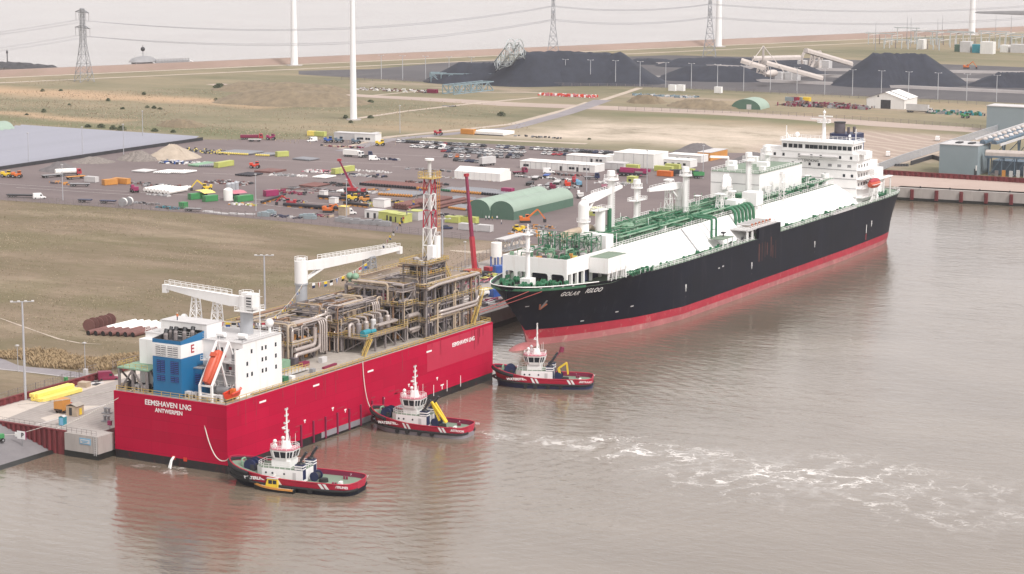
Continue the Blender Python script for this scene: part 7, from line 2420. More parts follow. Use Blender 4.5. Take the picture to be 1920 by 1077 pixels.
def drum(u,v,r,h2,m,label,cat='silo',up=True,rz=0.0,n='silo'):
	p = P(u,v)
	T = thing(n,label,cat,(p.x,p.y,GZ),rz)
	if up:
		MB().cyl((0,0,0),(0,0,h2),r,seg=14).build('shell',m,T,smooth=True)
		MB().cyl((0,0,h2),(0,0,h2 + 0.7),r,r * 0.4,14).build('cone_top',m,T,smooth=True)
	else:
		MB().cyl((-h2 / 2,0,r),(h2 / 2,0,r),r,seg=16).build('shell',m,T,smooth=True)
		for x in (-h2 / 2,h2 / 2):
			MB().cyl((x - 0.1,0,r),(x + 0.1,0,r),r * 1.05,seg=16).build('end_ring','grey',T)
	return T
drum(428,376,2.0,4.6,'tent','squat white silo left of the pink canopy')
for k,(u,v) in enumerate(((429,361),(436,360),(443,358))):
	drum(u,v,1.2,3.6,'galv',('left','middle','right')[k] + ' one of three grey metal silos behind the pink canopy')
drum(231,387,1.7,2.0,'tent','white cable drum at the fence, left of the pair','drum',False,0.4,'cable_drum')
drum(242,385,1.7,2.0,'tent','white cable drum at the fence, right of the pair','drum',False,0.4,'cable_drum')
def lorry(u,v,rz,label,cab='white',body=None,L=9.0,kind='box',axles=3,bh=2.6,cat='lorry',name='lorry'):
	p = P(u,v)
	T = thing(name,label,cat,(p.x,p.y,GZ + 0.05),rz)
	MB().box(-L / 2,L / 2 - 0.2,-0.5,0.5,0.75,1.1).build('chassis','dark',T)
	if cab:
		x = L / 2
		c_ = MB().loft([[(x - 2.1,-1.2,0.7),(x,-1.2,0.7),(x,1.2,0.7),(x - 2.1,1.2,0.7)],[(x - 2.1,-1.2,2.0),(x,-1.2,2.0),(x,1.2,2.0),(x - 2.1,1.2,2.0)],[(x - 2.1,-1.15,3.1),(x - 0.35,-1.15,3.1),(x - 0.35,1.15,3.1),(x - 2.1,1.15,3.1)]],closed=True,caps=True).build('cab',cab,T)
		mb = MB()
		mb.add([(x + 0.02,-1.05,2.0),(x + 0.02,1.05,2.0),(x - 0.3,1.0,2.95),(x - 0.3,-1.0,2.95)],[(0,1,2,3)])
		mb.build('windscreen','glass',c_)
		for s in (-1,1):
			MB().box(x - 1.5,x - 0.6,*sorted((s * 1.17,s * 1.23)),2.0,2.8).build('side_window','glass',c_)
	bx1 = L / 2 - (2.4 if cab else 0.1)
	if kind == 'box':
		MB().box(-L / 2,bx1,-1.25,1.25,1.1,1.1 + bh).build('box_body',body,T)
	elif kind == 'tank':
		MB().cyl((-L / 2,0,2.2),(bx1,0,2.2),1.2,seg=14).build('tank',body,T,smooth=True)
	elif kind == 'flat':
		MB().box(-L / 2,bx1,-1.25,1.25,1.1,1.35).build('flatbed',body or 'dark',T)
	elif kind == 'bulk':
		MB().loft([[(-L / 2,-1.25,1.4),(bx1,-1.25,1.4),(bx1,1.25,1.4),(-L / 2,1.25,1.4)],[(-L / 2 - 0.2,-1.3,1.4 + bh),(bx1,-1.3,1.4 + bh),(bx1,1.3,1.4 + bh),(-L / 2 - 0.2,1.3,1.4 + bh)]],closed=True).build('tipper_body',body,T)
	xs = [-L / 2 + 1.0,-L / 2 + 2.2,L / 2 - 1.4,-L / 2 + 3.4,L / 2 - 2.9][:axles]
	for x in xs:
		for s in (-1,1):
			shared(WH[0.5],'wheel',T,(x,s * 1.05,0.5))
	return T
lorry(663,295,-AN,'white tanker lorry with rounded box body in the open yard','white','tent',11,'box',4,2.4)
lorry(688,296,-0.9,'dark tractor unit beside the white tanker lorry','navy',None,5.5,'flat',3)
lorry(128,330,-0.6,'white tank trailer with a red tractor in the left part of the yard','red','tent',12,'tank',4)
lorry(98,333,-0.4,'empty dark trailer left of the white tank trailer',None,'grey',10,'flat',3)
lorry(142,336,-0.4,'flat trailer with orange deck in front of the tank trailer',None,'orange_box',9,'flat',3)
lorry(150,350,-1.0,'grey flat trailer below the tank trailer',None,'grey',9,'flat',3)
lorry(160,380,-1.3,'navy flat trailer at the fence, left of its twin',None,'navy',6,'flat',2)
lorry(203,382,-1.3,'navy flat trailer at the fence, right of its twin',None,'navy',7,'flat',2)
lorry(362,397,-1.3,'grey flat trailer at the fence below the green canopy',None,'grey',7,'flat',2)
lorry(45,371,-1.2,'long low trailer carrying a white pipe at the fence',None,'dark',15,'flat',4)
lorry(472,262,-1.0,'red lorry with a loaded trailer at the back of the yard','red','maroon',12,'box',4,1.4)
lorry(478,266,-1.1,'white flat trailer beside the red lorry at the back',None,'grey_light',7,'flat',3)
lorry(914,311,-0.3,'pale box lorry seen from behind in front of the parked cars',None,'grey_light',9,'box',3,3.2)
lorry(975,327,-0.6,'red tractor lorry right of the white tent hall','maroon','maroon',7,'flat',3)
lorry(1110,337,-1.2,'blue and white lorry tractor behind the lifting platforms','navy','grey',7,'flat',3)
lorry(1133,354,0.5,'red flatbed trailer beside the forward mast of the gas carrier',None,'maroon',9,'flat',4)
lorry(1272,330,-0.9,'dark lorry in front of the lime containers','navy','dark',8,'box',3,1.8)
lorry(1296,333,-0.9,'dark skip lorry right of the other dark lorry','navy','dark',7,'bulk',3,1.6)
lorry(1310,335,-0.9,'small green and yellow tipper at the right end of the yard',None,'green_bright',5,'bulk',2,1.6)
lorry(1724,212,-AN,'grey articulated dump lorry by the white hall','grey_light','grey_light',16,'bulk',5,3.6)
lorry(994,347,0.3,'low dark trailer row right of the tent hall',None,'dark',8,'flat',3)
lorry(1004,337,0.35,'white low trailer behind the dark ones right of the tent hall',None,'grey_light',7,'flat',3)
lorry(1025,333,0.3,'blue loaded trailer in front of the white vans',None,'blue',6,'flat',2)
lorry(1030,350,0.35,'grey trailer with machine parts before the green halls, left',None,'grey',10,'flat',3)
lorry(1045,345,0.35,'grey trailer with machine parts before the green halls, right',None,'grey_light',9,'flat',3)
def loader(u,v,rz,m,label,boom=1.0,cat='machine',name='machine',tracks=False,arm_m=None,s=1.0,bucket=True):
	"""excavator or telehandler: base, cab, counterweight and arm"""
	p = P(u,v)
	T = thing(name,label,cat,(p.x,p.y,GZ + 0.05),rz)
	if tracks:
		for y in (-1.2,1.2):
			MB().box(-2.0,2.0,y - 0.35,y + 0.35,0,0.95).build('track','dark',T)
	else:
		for x in (-1.5,1.5):
			for y in (-1.1,1.1):
				shared(WH[0.8],'wheel',T,(x,y,0.8))
	MB().box(-2.2,1.6,-1.25,1.25,0.95,1.9).build('body',m,T)
	MB().box(-2.4,-1.2,-1.2,1.2,1.9,2.6).build('counterweight',m,T)
	c_ = MB().box(0.2,1.6,0.1,1.2,1.9,3.2).build('cab',m,T)
	MB().box(0.3,1.64,0.06,1.24,2.3,3.0).build('cab_glass','glass',c_)
	a = arm_m or m
	e = V(4.2 * boom,-0.4,4.6 * boom)
	MB().beam((0.8,-0.4,1.9),e,0.4,0.6).build('boom',a,T)
	if bucket:
		t = V(6.8 * boom,-0.4,1.4)
		MB().beam(e,t,0.32,0.45).build('stick',a,T)
		MB().box(t.x - 0.7,t.x + 0.4,-1.0,0.2,0.2,1.4).build('bucket','dark',T)
	return T
loader(985,418,-0.9,'orange','orange tracked excavator working beside the green arched halls',1.15,'excavator','excavator',True)
loader(972,437,2.4,'yellow','yellow machine on the apron below the excavator',0.5,bucket=False)
loader(616,399,-1.3,'orange','orange tracked excavator with a low arm at the fence',0.8,'excavator','excavator',True)
loader(662,378,-1.2,'yellow','yellow machine between the black pipes, left',0.4,bucket=False)
loader(685,381,-1.2,'orange_box','ochre machine between the black pipes, right',0.4,bucket=False)
loader(388,358,2.2,'yellow','yellow telehandler with its arm up behind the cream canopy',1.0,'telehandler','telehandler',False,'yellow')
loader(478,316,-1.2,'orange_red','orange crane lorry beside the flat red plates',0.5,bucket=False)
loader(252,361,1.0,'magenta','magenta loading crane beside the field of white pipes',0.6,bucket=False)
loader(508,263,-1.2,'magenta','red loading crane at the back of the yard',0.6,bucket=False)
loader(545,386,2.0,'red','red crawler crane with a bent arm at the left end of the long black pipe',0.9,'excavator','excavator',True)
loader(12,333,-1.2,'yellow','yellow loader at the left edge of the yard',0.4,bucket=False)
loader(32,334,-1.2,'orange','orange loader at the left edge beside the yellow one',0.5,bucket=False)
loader(616,268,-1.2,'blue','blue loader at the back of the yard',0.4,bucket=False)
loader(636,268,-1.2,'blue_steel','dull blue machine right of the blue loader at the back',0.3,bucket=False)
loader(668,270,-1.2,'blue_steel','dull blue machine in front of the grey cabin',0.4,bucket=False)
loader(713,274,-1.2,'yellow','yellow machine at the head of the car park',0.5,bucket=False)
loader(822,254,-1.2,'red','red tractor on the road beside the car park',0.3,bucket=False)
loader(1064,352,0.6,'orange_red','orange scissor lift before the green halls',0.4,'lift','platform_lift',bucket=False)
loader(1085,350,0.6,'sky_blue','pale blue platform lift right of the orange one',0.5,'lift','platform_lift',bucket=False)
loader(1078,345,0.6,'red','red boom lift behind the pale blue one',0.8,'lift','platform_lift',bucket=False)
loader(1036,357,0.6,'maroon','dark red lift at the edge of the green hall roof',0.4,'lift','platform_lift',bucket=False)
loader(1812,129,-AN,'orange','orange excavator beyond the coal heaps',1.2,'excavator','excavator',True)
loader(1088,372,0.6,'white','white machine behind the forward crane of the gas carrier',0.3,bucket=False)
loader(1810,222,-AN,'green_bright','bright green machine among the stores at the right',0.3,bucket=False)
loader(1878,206,-AN,'white','white concrete mixer by the red sheets at the right',0.4,bucket=False)
def mobile_crane(u,v,rz,m,tip,label,L=11.0,boom_w=0.9):
	p = P(u,v)
	T = thing('mobile_crane',label,'crane',(p.x,p.y,GZ + 0.05),rz)
	MB().box(-L / 2,L / 2,-1.35,1.35,0.9,1.7).build('carrier','dark',T)
	c_ = MB().box(L / 2 - 1.6,L / 2,-1.35,1.35,1.7,3.0).build('driver_cab',m,T)
	MB().box(L / 2 - 1.0,L / 2 + 0.04,-1.2,1.2,2.1,2.8).build('windscreen','glass',c_)
	for i in range(5):
		for s in (-1,1):
			shared(WH[0.8],'wheel',T,(-L / 2 + 1.3 + i * 2.0,s * 1.05,0.8))
	MB().box(-L / 2 + 1,0.8,-1.3,1.3,1.8,3.2).build('superstructure',m,T)
	MB().box(-L / 2 - 0.4,-L / 2 + 1.4,-1.3,1.3,1.8,3.0).build('counterweight','dark',T)
	if tip is not None:
		co,si = math.cos(-rz),math.sin(-rz)
		d = Vector(tip) - Vector((p.x,p.y,GZ + 0.05))
		e = V(d.x * co - d.y * si,d.x * si + d.y * co,d.z)
		a = V(-1.0,0,2.8)
		for k,(t0,t1,w_) in enumerate(((0,0.34,boom_w),(0.34,0.67,boom_w * 0.78),(0.67,1.0,boom_w * 0.6))):
			MB().beam(a.lerp(e,t0),a.lerp(e,t1 + (0.01 if k < 2 else 0)),w_,w_ * 1.25).build('boom_section',m if k == 0 else 'maroon',T)
		MB().cyl((1.4,0,2.0),tuple(a.lerp(e,0.24)),0.28,seg=8).build('luffing_ram','grey',T)
		MB().box(e.x - 0.8,e.x + 0.8,e.y - 0.5,e.y + 0.5,e.z - 0.4,e.z + 0.6).build('boom_head',m,T)
		MB().beam(e,(e.x,e.y,e.z - 9),0.06).build('hoist_rope','wire',T)
	else:
		MB().beam((-L / 2 + 1,0,3.4),(L / 2 + 1.6,0,3.0),1.0,1.2).build('boom_section',m,T)
	for x in (-L / 2 + 0.6,L / 2 - 2.2):
		MB().beam((x,-3.2,0.9),(x,3.2,0.9),0.35).build('outrigger',m,T)
	return T
q = P(894,521)
mobile_crane(894,521,-0.2,'red',(q.x + 2.5,q.y + 5.5,39.5),'red mobile crane on the apron with its telescopic boom raised high',13,1.15)
q = P(666,366)
mobile_crane(666,366,-1.3,'red',(q.x - 3,q.y + 6,20.5),'smaller red mobile crane with raised boom among the pipes',9,0.9)
mobile_crane(1186,331,-1.45,'magenta',None,'long purple mobile crane with lowered boom in the yard',14)
# ---- pipes
def pipe_mesh(L,r,m,cap=None,seg=8):
	mb = MB(0)
	mb.cyl((0,0,r),(L,0,r),r,seg=seg,caps=True)
	if cap:
		mb.cyl((-0.1,0,r),(0.5,0,r),r * 1.03,seg=seg,mat=1)
	return mb.mesh('pipe',[m,cap] if cap else [m])
def pipe_stack(u0,v0,u1,v1,L,r,m,cap,label,layers=1,end=None):
	a,b = P(u0,v0),P(u1,v1)
	T = thing('pipe_stack',label,'pipe stack',(a.x,a.y,GZ + 0.05),math.atan2((b - a).y,(b - a).x))
	W = (b - a).length
	n = max(2,int(W / (2 * r * 1.15)))
	me = pipe_mesh(L,r,m,cap)
	rz = -math.atan2((b - a).y,(b - a).x)
	for j in range(layers):
		for i in range(n - j):
			shared(me,'pipe',T,((i + 0.5 + j * 0.5) * W / n,0,0.15 + j * r * 1.75),(0,0,rz + rnd.uniform(-0.006,0.006)))
	return T
pipe_stack(708,367,773,371,13,0.55,'pipe_grey','orange_box','wide stack of grey pipes with orange end caps, left of the vent tower')
pipe_stack(673,348,780,356,12,0.6,'pipe_red','pipe_dark','wide stack of reddish pipes with dark ends')
pipe_stack(780,356,803,358,12,0.6,'pipe_red','orange_box','narrow stack of reddish pipes with orange ends')
pipe_stack(845,361,902,366,13,0.55,'pipe_grey','orange_box','stack of grey pipes with orange caps right of the vent tower')
pipe_stack(902,366,955,371,12,0.55,'pipe_grey','pipe_dark','stack of grey pipes with dark ends before the green halls')
pipe_stack(826,359,843,361,9,0.5,'pipe_grey','green','small stack of pipes with green ends right of the vent tower')
pipe_stack(827,378,866,382,12,0.55,'pipe_grey','orange_box','nearer stack of grey pipes with orange caps right of the vent tower')
pipe_stack(878,381,908,384,12,0.55,'pipe_grey','orange_box','small stack of grey pipes with orange caps beside the green hall')
pipe_stack(770,388,800,391,22,0.6,'pipe_red',None,'loose heap of long brown pipes behind the vent tower',2)
pipe_stack(735,392,765,395,20,0.6,'pipe_red',None,'loose heap of long brown pipes left of the vent tower',2)
pipe_stack(805,392,822,394,26,0.55,'pipe_red',None,'long brown pipes running towards the red crane boom',2)
pipe_stack(352,312,372,314,15,0.4,'green_pale',None,'stack of grey green pipes before the long lime container',1)
pipe_stack(372,314,398,314,14,0.4,'pipe_grey',None,'stack of grey pipes beside the grey green ones',1)
pipe_stack(408,289,465,292,14,0.45,'pipe_grey','yellow_pale','wide stack of grey pipes with pale ends at the back left of the yard',1)
pipe_stack(478,293,505,294,10,0.45,'pipe_grey','yellow_pale','small stack of grey pipes with pale ends at the back of the yard',1)
pipe_stack(286,326,316,327,11,0.4,'white',None,'scattered white pipes in the left part of the yard',1)
pipe_stack(320,326,345,327,10,0.4,'white',None,'second group of white pipes in the left part of the yard',1)
pipe_stack(246,323,272,325,9,0.3,'grey_light',None,'pale poles lying left of the white pipes',1)
pipe_stack(630,361,652,363,8,0.4,'tent',None,'white pipes beside the smaller red crane',1)
pipe_stack(672,347,690,348,10,0.4,'tent',None,'white pipes behind the reddish pipe stack, left',1)
pipe_stack(703,350,722,351,10,0.4,'tent',None,'white pipes behind the reddish pipe stack, right',1)
pipe_stack(268,360,318,366,13,0.9,'tent',None,'field of thick white pipes beside the magenta loading crane',1)
pipe_stack(300,362,312,363,18,0.6,'tent',None,'narrow row of white pipes reaching back from the white pipe field',1)
for k,(u0,v0,u1,v1,r) in enumerate(((532,388,642,396,0.75),(597,373,650,377,0.7),(640,370,690,374,0.6),(645,385,690,390,0.6),(490,384,535,369,0.5))):
	a,b = P(u0,v0),P(u1,v1)
	T = thing('pipeline_section',('longest black pipeline section lying across the yard','black pipeline section above the longest one','black pipeline section below the smaller red crane','short black pipeline section beside the ochre machine','dark pipeline section lying aslant by the magenta container')[k],'pipe',(a.x,a.y,GZ + 0.4))
	MB().cyl((0,0,0.7),tuple(rel(b,a) + V(0,0,0.7)),r,seg=10).build('pipe','pipe_dark',T,smooth=True)
	for i in range(5):
		c_ = rel(b,a) * ((i + 0.5) / 5)
		MB().box(c_.x - 0.5,c_.x + 0.5,c_.y - 0.8,c_.y + 0.8,-0.4,0.2).build('sleeper','orange_box',T)
def plates(u,v,L,W,m,label,rz=0.0,h2=0.3,n=1):
	p = P(u,v)
	T = thing('plate_stack',label,'plates',(p.x,p.y,GZ + 0.05),rz)
	for i in range(n):
		MB().box(-L / 2 + i * 0.2,L / 2 - i * 0.2,-W / 2,W / 2,i * h2,(i + 1) * h2 - 0.05).build('plate',m,T)
plates(507,322,12,10,'pipe_red','flat red plates lying beside the orange crane lorry',0,0.4,2)
for k,(u,v) in enumerate(((390,398),(402,400),(418,402),(437,402),(450,403),(468,403))):
	plates(u,v,4.2,2.2,'grey_light',('leftmost','second','third','fourth','fifth','rightmost')[k] + ' of the pale slabs along the yard fence',-1.3,0.5,1)
for k,(u,v) in enumerate(((495,406),(506,404),(573,410),(582,411),(653,418),(668,420),(690,421),(708,422),(722,424),(640,416))):
	p = P(u,v)
	o = MB().box(-2.4,2.4,-1.2,1.2,0,1.6).box(-1.0,1.6,-0.9,0.9,1.6,2.2 if k % 2 else 1.9).build('covered_pallet','blue_grey' if k < 4 else 'grey')
	o.location = (p.x,p.y,GZ + 0.05)
	o.rotation_euler = (0,0,-1.3)
	tag(o,'%s covered pallet along the yard fence, %s from the left' % ('blue grey' if k < 4 else 'grey',ORD[(0,1,2,3,5,6,7,8,9,4)[k]]),'pallet','covered pallets at the fence')
def litter(u,v,L,W,mats_,n,label,rz=0.0,size=(0.4,2.5),h2=0.8,name='loose_steel'):
	p = P(u,v)
	mb = MB()
	for i in range(n):
		x,y = rnd.uniform(-L / 2,L / 2),rnd.uniform(-W / 2,W / 2)
		a = rnd.choice((0,0,math.pi / 2)) + rnd.uniform(-0.2,0.2)
		mb.obox((x,y,0),rnd.uniform(*size),rnd.uniform(0.25,0.8),rnd.uniform(0.15,h2),a,mat=rnd.randrange(len(mats_)))
	o = mb.build(name,mats_)
	o.location = (p.x,p.y,GZ + 0.05)
	o.rotation_euler = (0,0,rz)
	return tag(o,label,'scrap',kind='stuff')
litter(430,344,10,22,['steel_dark','grey_light','pipe_red','dark'],120,'patch of loose dark steel behind the silos')
litter(390,285,16,40,['yellow_pale','dark','grey','dark'],200,'rows of small pipe supports at the back left of the yard',size=(0.4,1.2))
litter(330,306,10,14,['navy','white','blue','dark'],70,'blue and white loose goods beside the pipe stack')
litter(262,297,8,16,['white','grey','grey_light'],60,'white debris at the foot of the rubble pile',size=(0.4,1.6))
litter(602,323,8,18,['pink_deck','grey_light','dark','white'],80,'pink and white goods left of the lime containers')
litter(630,347,8,14,['dark','pipe_red','black'],70,'dark steel sections behind the smaller red crane')
litter(590,356,8,26,['pipe_red','dark','grey'],70,'thin steel bars lying in rows left of the smaller red crane',size=(2,6),h2=0.3)
litter(690,322,4,26,['grey_light','white'],50,'pale loose stones in a row right of the lime containers',size=(0.5,1.5))
litter(315,391,4,10,['blue_steel','dark','teal'],60,'bundle of blue pipes at the fence')
litter(545,378,4,14,['dark','grey','maroon'],40,'black fittings along the dark pipeline section')
litter(455,385,4,12,['orange_box','white','grey_light','lime'],40,'coloured goods in front of the pink canopy')
litter(300,367,3,12,['grey','grey_light'],40,'grey scraps in front of the white pipe field')
litter(690,385,8,10,['lime','orange_box','grey_light'],40,'lime and ochre goods beside the white box shelter')
litter(740,380,4,22,['dark','black','yellow'],60,'dark fittings in front of the orange capped pipes')
litter(860,335,4,40,['grey_light','pipe_tan'],70,'pale debris in front of the white tent hall',size=(0.4,1.4),h2=0.4)
litter(1040,352,10,20,['grey','grey_light','dark','white'],120,'crowded machine parts before the green halls')
litter(1020,335,4,30,['dark','grey','white'],70,'row of dark parts in front of the white vans')
litter(1065,181,8,40,['white','orange_red','pink_deck'],170,'red and white plastic barriers stacked before the coal yard',size=(0.8,2.2),h2=1.8)
litter(740,170,18,60,['pipe_red','grey_light','dark','white'],150,'loose building debris in the grass beside the steel girders',size=(0.6,3))
litter(1245,181,10,44,['blue_steel','lattice_blue','grey_light'],140,'blue steel parts lying before the coal yard',size=(1,5),h2=1.2)
litter(1550,200,22,60,['pipe_red','maroon','dark','grey'],260,'dark red pipes and scrap beside the white hall',size=(1,5),h2=2.2)
litter(1905,330,6,26,['blue_steel','grey','grey_light'],40,'grey stores behind the red wall of the far quay')
litter(1800,214,16,40,['teal','dark','grey','green'],120,'dull green stores at the right behind the boundary fence',size=(1,3),h2=2)
litter(840,200,3,10,['dark','grey'],14,'dark stones beside the earth road')
litter(1010,258,5,30,['dark','dark','grey'],30,'dark bags at the end of the white beams in the grass',size=(0.8,2))
litter(600,392,3,16,['dark','orange_box','pipe_red'],40,'orange and black parts beside the orange excavator')
q = P(925,252)
T = thing('beam_stack','big stack of long white beams lying in the grass beyond the car park','beams',(q.x,q.y,GZ),0.02)
me = MB().box(-6.5,6.5,-0.55,0.55,0,1.7).mesh('beam','tent')
for i in range(15):
	shared(me,'beam',T,(0,-9 + i * 1.3,0.2))
MB().box(-7,-6.6,-10,11,0,0.5).build('timber_bearer','dark',T)
container(878,252,-AN,'orange_box','ochre box beside the stack of white beams',8,2.5,2.8)
# ---- white tent hall
q = P(905,336)
T = thing('tent_hall','long white tent hall with panelled sides in the middle of the yard','tent',(q.x,q.y,GZ),0.0)
W3,L3 = 5.0,12.0
MB().loft([[(-W3,y,0),(-W3,y,3.6),(0,y,5.4),(W3,y,3.6),(W3,y,0)] for y in (-L3,L3)],caps=True,flip=True).build('tent_skin','tent',T)
for i in range(8):
	y = -L3 + (i + 0.5) * 2 * L3 / 8
	MB().box(-W3 - 0.06,-W3,y - 0.06,y + 0.06,0,3.6).build('tent_joint','grey_light',T)
container(944,334,-AN,'tent','white annex box at the right end of the tent hall',4.5,3.5,4.2)
# ---- green double arched hall
for k,(u,v) in enumerate(((897,409),(941,412))):
	p = P(u,v)
	h_ = arch_hall('arched_hall',('left','right')[k] + ' one of the two joined green arched halls with pale roofs','hall',V(p.x + 25,p.y,0),0.0,50,10.4 if k == 0 else 10.8,7.4,'roof_green','wall_green',3.4,'green arched halls')
	MB().box(-25.1,-25.0,-1.6,1.6,0,3.6).build('roller_door','wall_green',h_)
	for i in range(4):
		x = -18 + i * 12
		MB().loft([[(x + dx,-5.3 * math.cos(math.pi * j / 12),3.42 + 4.03 * math.sin(math.pi * j / 12)) for j in range(13)] for dx in (-0.12,0.12)]).build('roof_rib','roof_green',h_)
# ---- blue grey conveyor building and galleries at the right
q = P(1795,327)
T = thing('transfer_building','tall plain blue grey transfer building behind the far quay','building',(q.x + 6,q.y,GZ))
MB().box(-6,12,-9.5,9.0,0,13.5).build('clad_wall','blue_grey',T)
MB().box(-6.2,12.2,-9.7,9.2,13.5,13.8).build('roof','grey_light',T)
for y in (-4,2):
	MB().box(-1,4,y - 1.2,y + 1.2,13.8,14.4).build('roof_hatch','dark',T)
MB().box(-6.1,-6.0,-9.2,-8.0,0,3).build('door','dark',T)
MB().box(-6.15,-6.0,-9.3,-8.7,2.2,4.6).build('white_panel','white',T)
q2 = P(1860,330)
T2_ = thing('conveyor_gallery','blue steel conveyor gallery on trestles at the right edge','conveyor',(q2.x,q2.y,GZ))
conveyor(T2_,(3,4,9),(3,-60,10),3.4,2.6,'conveyor')
MB().beam((1.4,4,8.6),(1.4,-60,9.6),0.5,0.9).beam((4.6,4,8.6),(4.6,-60,9.6),0.5,0.9).build('girder','blue_steel',T2_)
for i in range(9):
	y = 2 - i * 6
	MB().beam((1.4,y,0),(1.4,y,9),0.4).beam((4.6,y,0),(4.6,y,9),0.4).beam((1.4,y,0),(1.4,y - 6,9),0.3).build('trestle','blue_steel',T2_)
MB().box(6,16,-50,2,0,6.5).build('pipe_house','blue_steel',T2_)
for i in range(12):
	MB().obox((0.2,-2 - i * 3.4,0),0.8,1.5,rnd.uniform(2,6)).build('post_column',rnd.choice(('grey_light','blue_steel','orange_box','steel')),T2_)
T3_ = thing('inclined_conveyor','pair of inclined conveyors with grey hoods rising to the far right','conveyor',(q2.x,q2.y,GZ))
for k,(yy,w_) in enumerate(((7,3.0),(1.5,3.0))):
	conveyor(T3_,(6,yy,14),(110,yy - 26,25),w_,1.6,'blue_steel')
	for i in range(26):
		t = (i + 0.5) / 26
		p = V(6,yy,15.6).lerp(V(110,yy - 26,26.6),t)
		MB().ball((p.x,p.y,p.z),1.5,1.4,1.2,8,4,half=True).build('hood',('conveyor','grey_light')[i % 2],T3_)
MB().beam((4,10,16),(112,-16,27),0.5,0.8).beam((4,-2,14),(112,-28,25),0.6,1.0).build('side_girder','grey_light',T3_)
for i in range(8):
	t = (i + 0.5) / 8
	p = V(6,4,13).lerp(V(110,-22,24),t)
	MB().beam((p.x,p.y + 4,0),(p.x,p.y + 3,p.z),0.6).beam((p.x,p.y - 4,0),(p.x,p.y - 3,p.z),0.6).beam((p.x,p.y + 4,p.z * 0.4),(p.x,p.y - 3,p.z * 0.9),0.35).build('trestle','blue_steel',T3_)
q = P(1895,247)
T = thing('transfer_building','smaller blue grey transfer house at the top of the conveyors','building',(q.x,q.y,GZ))
MB().box(-6,8,-9,12,0,14).build('clad_wall','blue_grey',T)
MB().box(-6.3,8.3,-9.3,12.3,14,14.4).build('roof','grey_light',T)
q = P(1730,313)
T = thing('low_shelter','low dark angled shelter wall on the sand beside the far quay','shelter',(q.x,q.y,GZ))
a_,b_,c_ = rel(P(1708,310),q),rel(P(1748,298),q),rel(P(1766,303),q)
MB().beam(a_ + V(0,0,1),b_ + V(0,0,1),0.5,2).build('wall_run','dark',T)
MB().beam(b_ + V(0,0,1),c_ + V(0,0,1),0.5,2).build('wall_run','dark',T)
for k in range(5):
	p = P(1680 + k * 5.2,312)
	o = MB().cyl((0,0,0),(0,0,1.2),0.9,0.6,8).build('rock_block','rock')
	o.location = tuple(p)
	tag(o,'dark block in the short row beside the low shelter wall','block','dark blocks on the sand')
# ---- substation at the upper right
q = P(1790,92)
T = thing('substation','pale electricity substation with gantries and bus bars at the upper right','substation',(q.x,q.y,GZ),0)
for i,(u,v,w_,h2) in enumerate(((1650,84,22,10),(1700,82,18,14),(1735,84,20,12),(1770,86,22,12),(1800,90,18,14),(1830,88,24,12),(1862,92,22,15),(1895,90,20,12),(1920,96,22,12),(1680,92,22,8),(1740,94,20,10))):
	p = rel(P(u,v),q)
	g_ = MB().beam((p.x,p.y - w_ / 2,0),(p.x,p.y - w_ / 2,h2),0.7).beam((p.x,p.y + w_ / 2,0),(p.x,p.y + w_ / 2,h2),0.7).beam((p.x,p.y - w_ / 2 - 3,h2),(p.x,p.y + w_ / 2 + 3,h2),0.9).build('gantry','lattice_grey',T)
	for k in range(4):
		y = p.y - w_ / 2 + (k + 0.5) * w_ / 4
		MB().cyl((p.x + 6,y,0),(p.x + 6,y,5),0.5,seg=6).cyl((p.x + 6,y,5),(p.x + 6,y,8),0.3,seg=6).build('insulator_post',('grey_light','lattice_grey','steel')[k % 3],T)
	MB().beam((p.x,p.y - w_ / 2,h2 - 2),(p.x + 26,p.y - w_ / 2,h2 - 2),0.4).beam((p.x,p.y + w_ / 2,h2 - 2),(p.x + 26,p.y + w_ / 2,h2 - 2),0.4).build('bus_bar','grey_light',T)
for u,v,w_,l_,h2,m in ((1812,98,9,8,9,'grey_light'),(1852,101,11,8,10,'panel_white'),(1832,99,7,6,7,'teal'),(1800,97,8,6,6,'wall_green'),(1885,98,7,8,6,'panel_white'),(1728,92,6,8,8,'panel_white'),(1910,99,12,8,7,'grey_light')):
	p = rel(P(u,v),q)
	MB().obox((p.x,p.y,0),l_,w_,h2).build('switch_house',m,T)
for k,(u,v) in enumerate(((1641,95),(1707,88),(1757,90),(1700,84),(1766,82),(1866,80),(1895,78))):
	p = P(u,v)
	o = MB().cyl((0,0,0),(0,0,25),0.35,0.12,6).build('lightning_mast','pylon')
	o.location = tuple(p)
	tag(o,'%s thin lightning mast of the substation, counted from the left' % ORD[(0,2,3,1,4,5,6)[k]],'mast','lightning masts of the substation')
LIT = [['dark','grey','pipe_red'],['grey_light','white','grey'],['steel_dark','orange_box','grey'],['maroon','dark','pipe_tan'],['navy','grey_light','dark'],['pipe_dark','steel','grey']]
WHERE = ['left of the green canopies','below the sand heap','between the trailers at the left','right of the magenta container','behind the lime containers','in front of the car park','left of the white tent hall','right of the smaller red crane','below the reddish pipe stack','beside the beige cabin','along the fence at the centre','left of the green halls','in front of the long white office','beside the purple mobile crane','behind the excavator','below the grey cabin at the back','right of the white tanker lorry','beside the white cable drums','right of the orange skips','below the flat red plates']
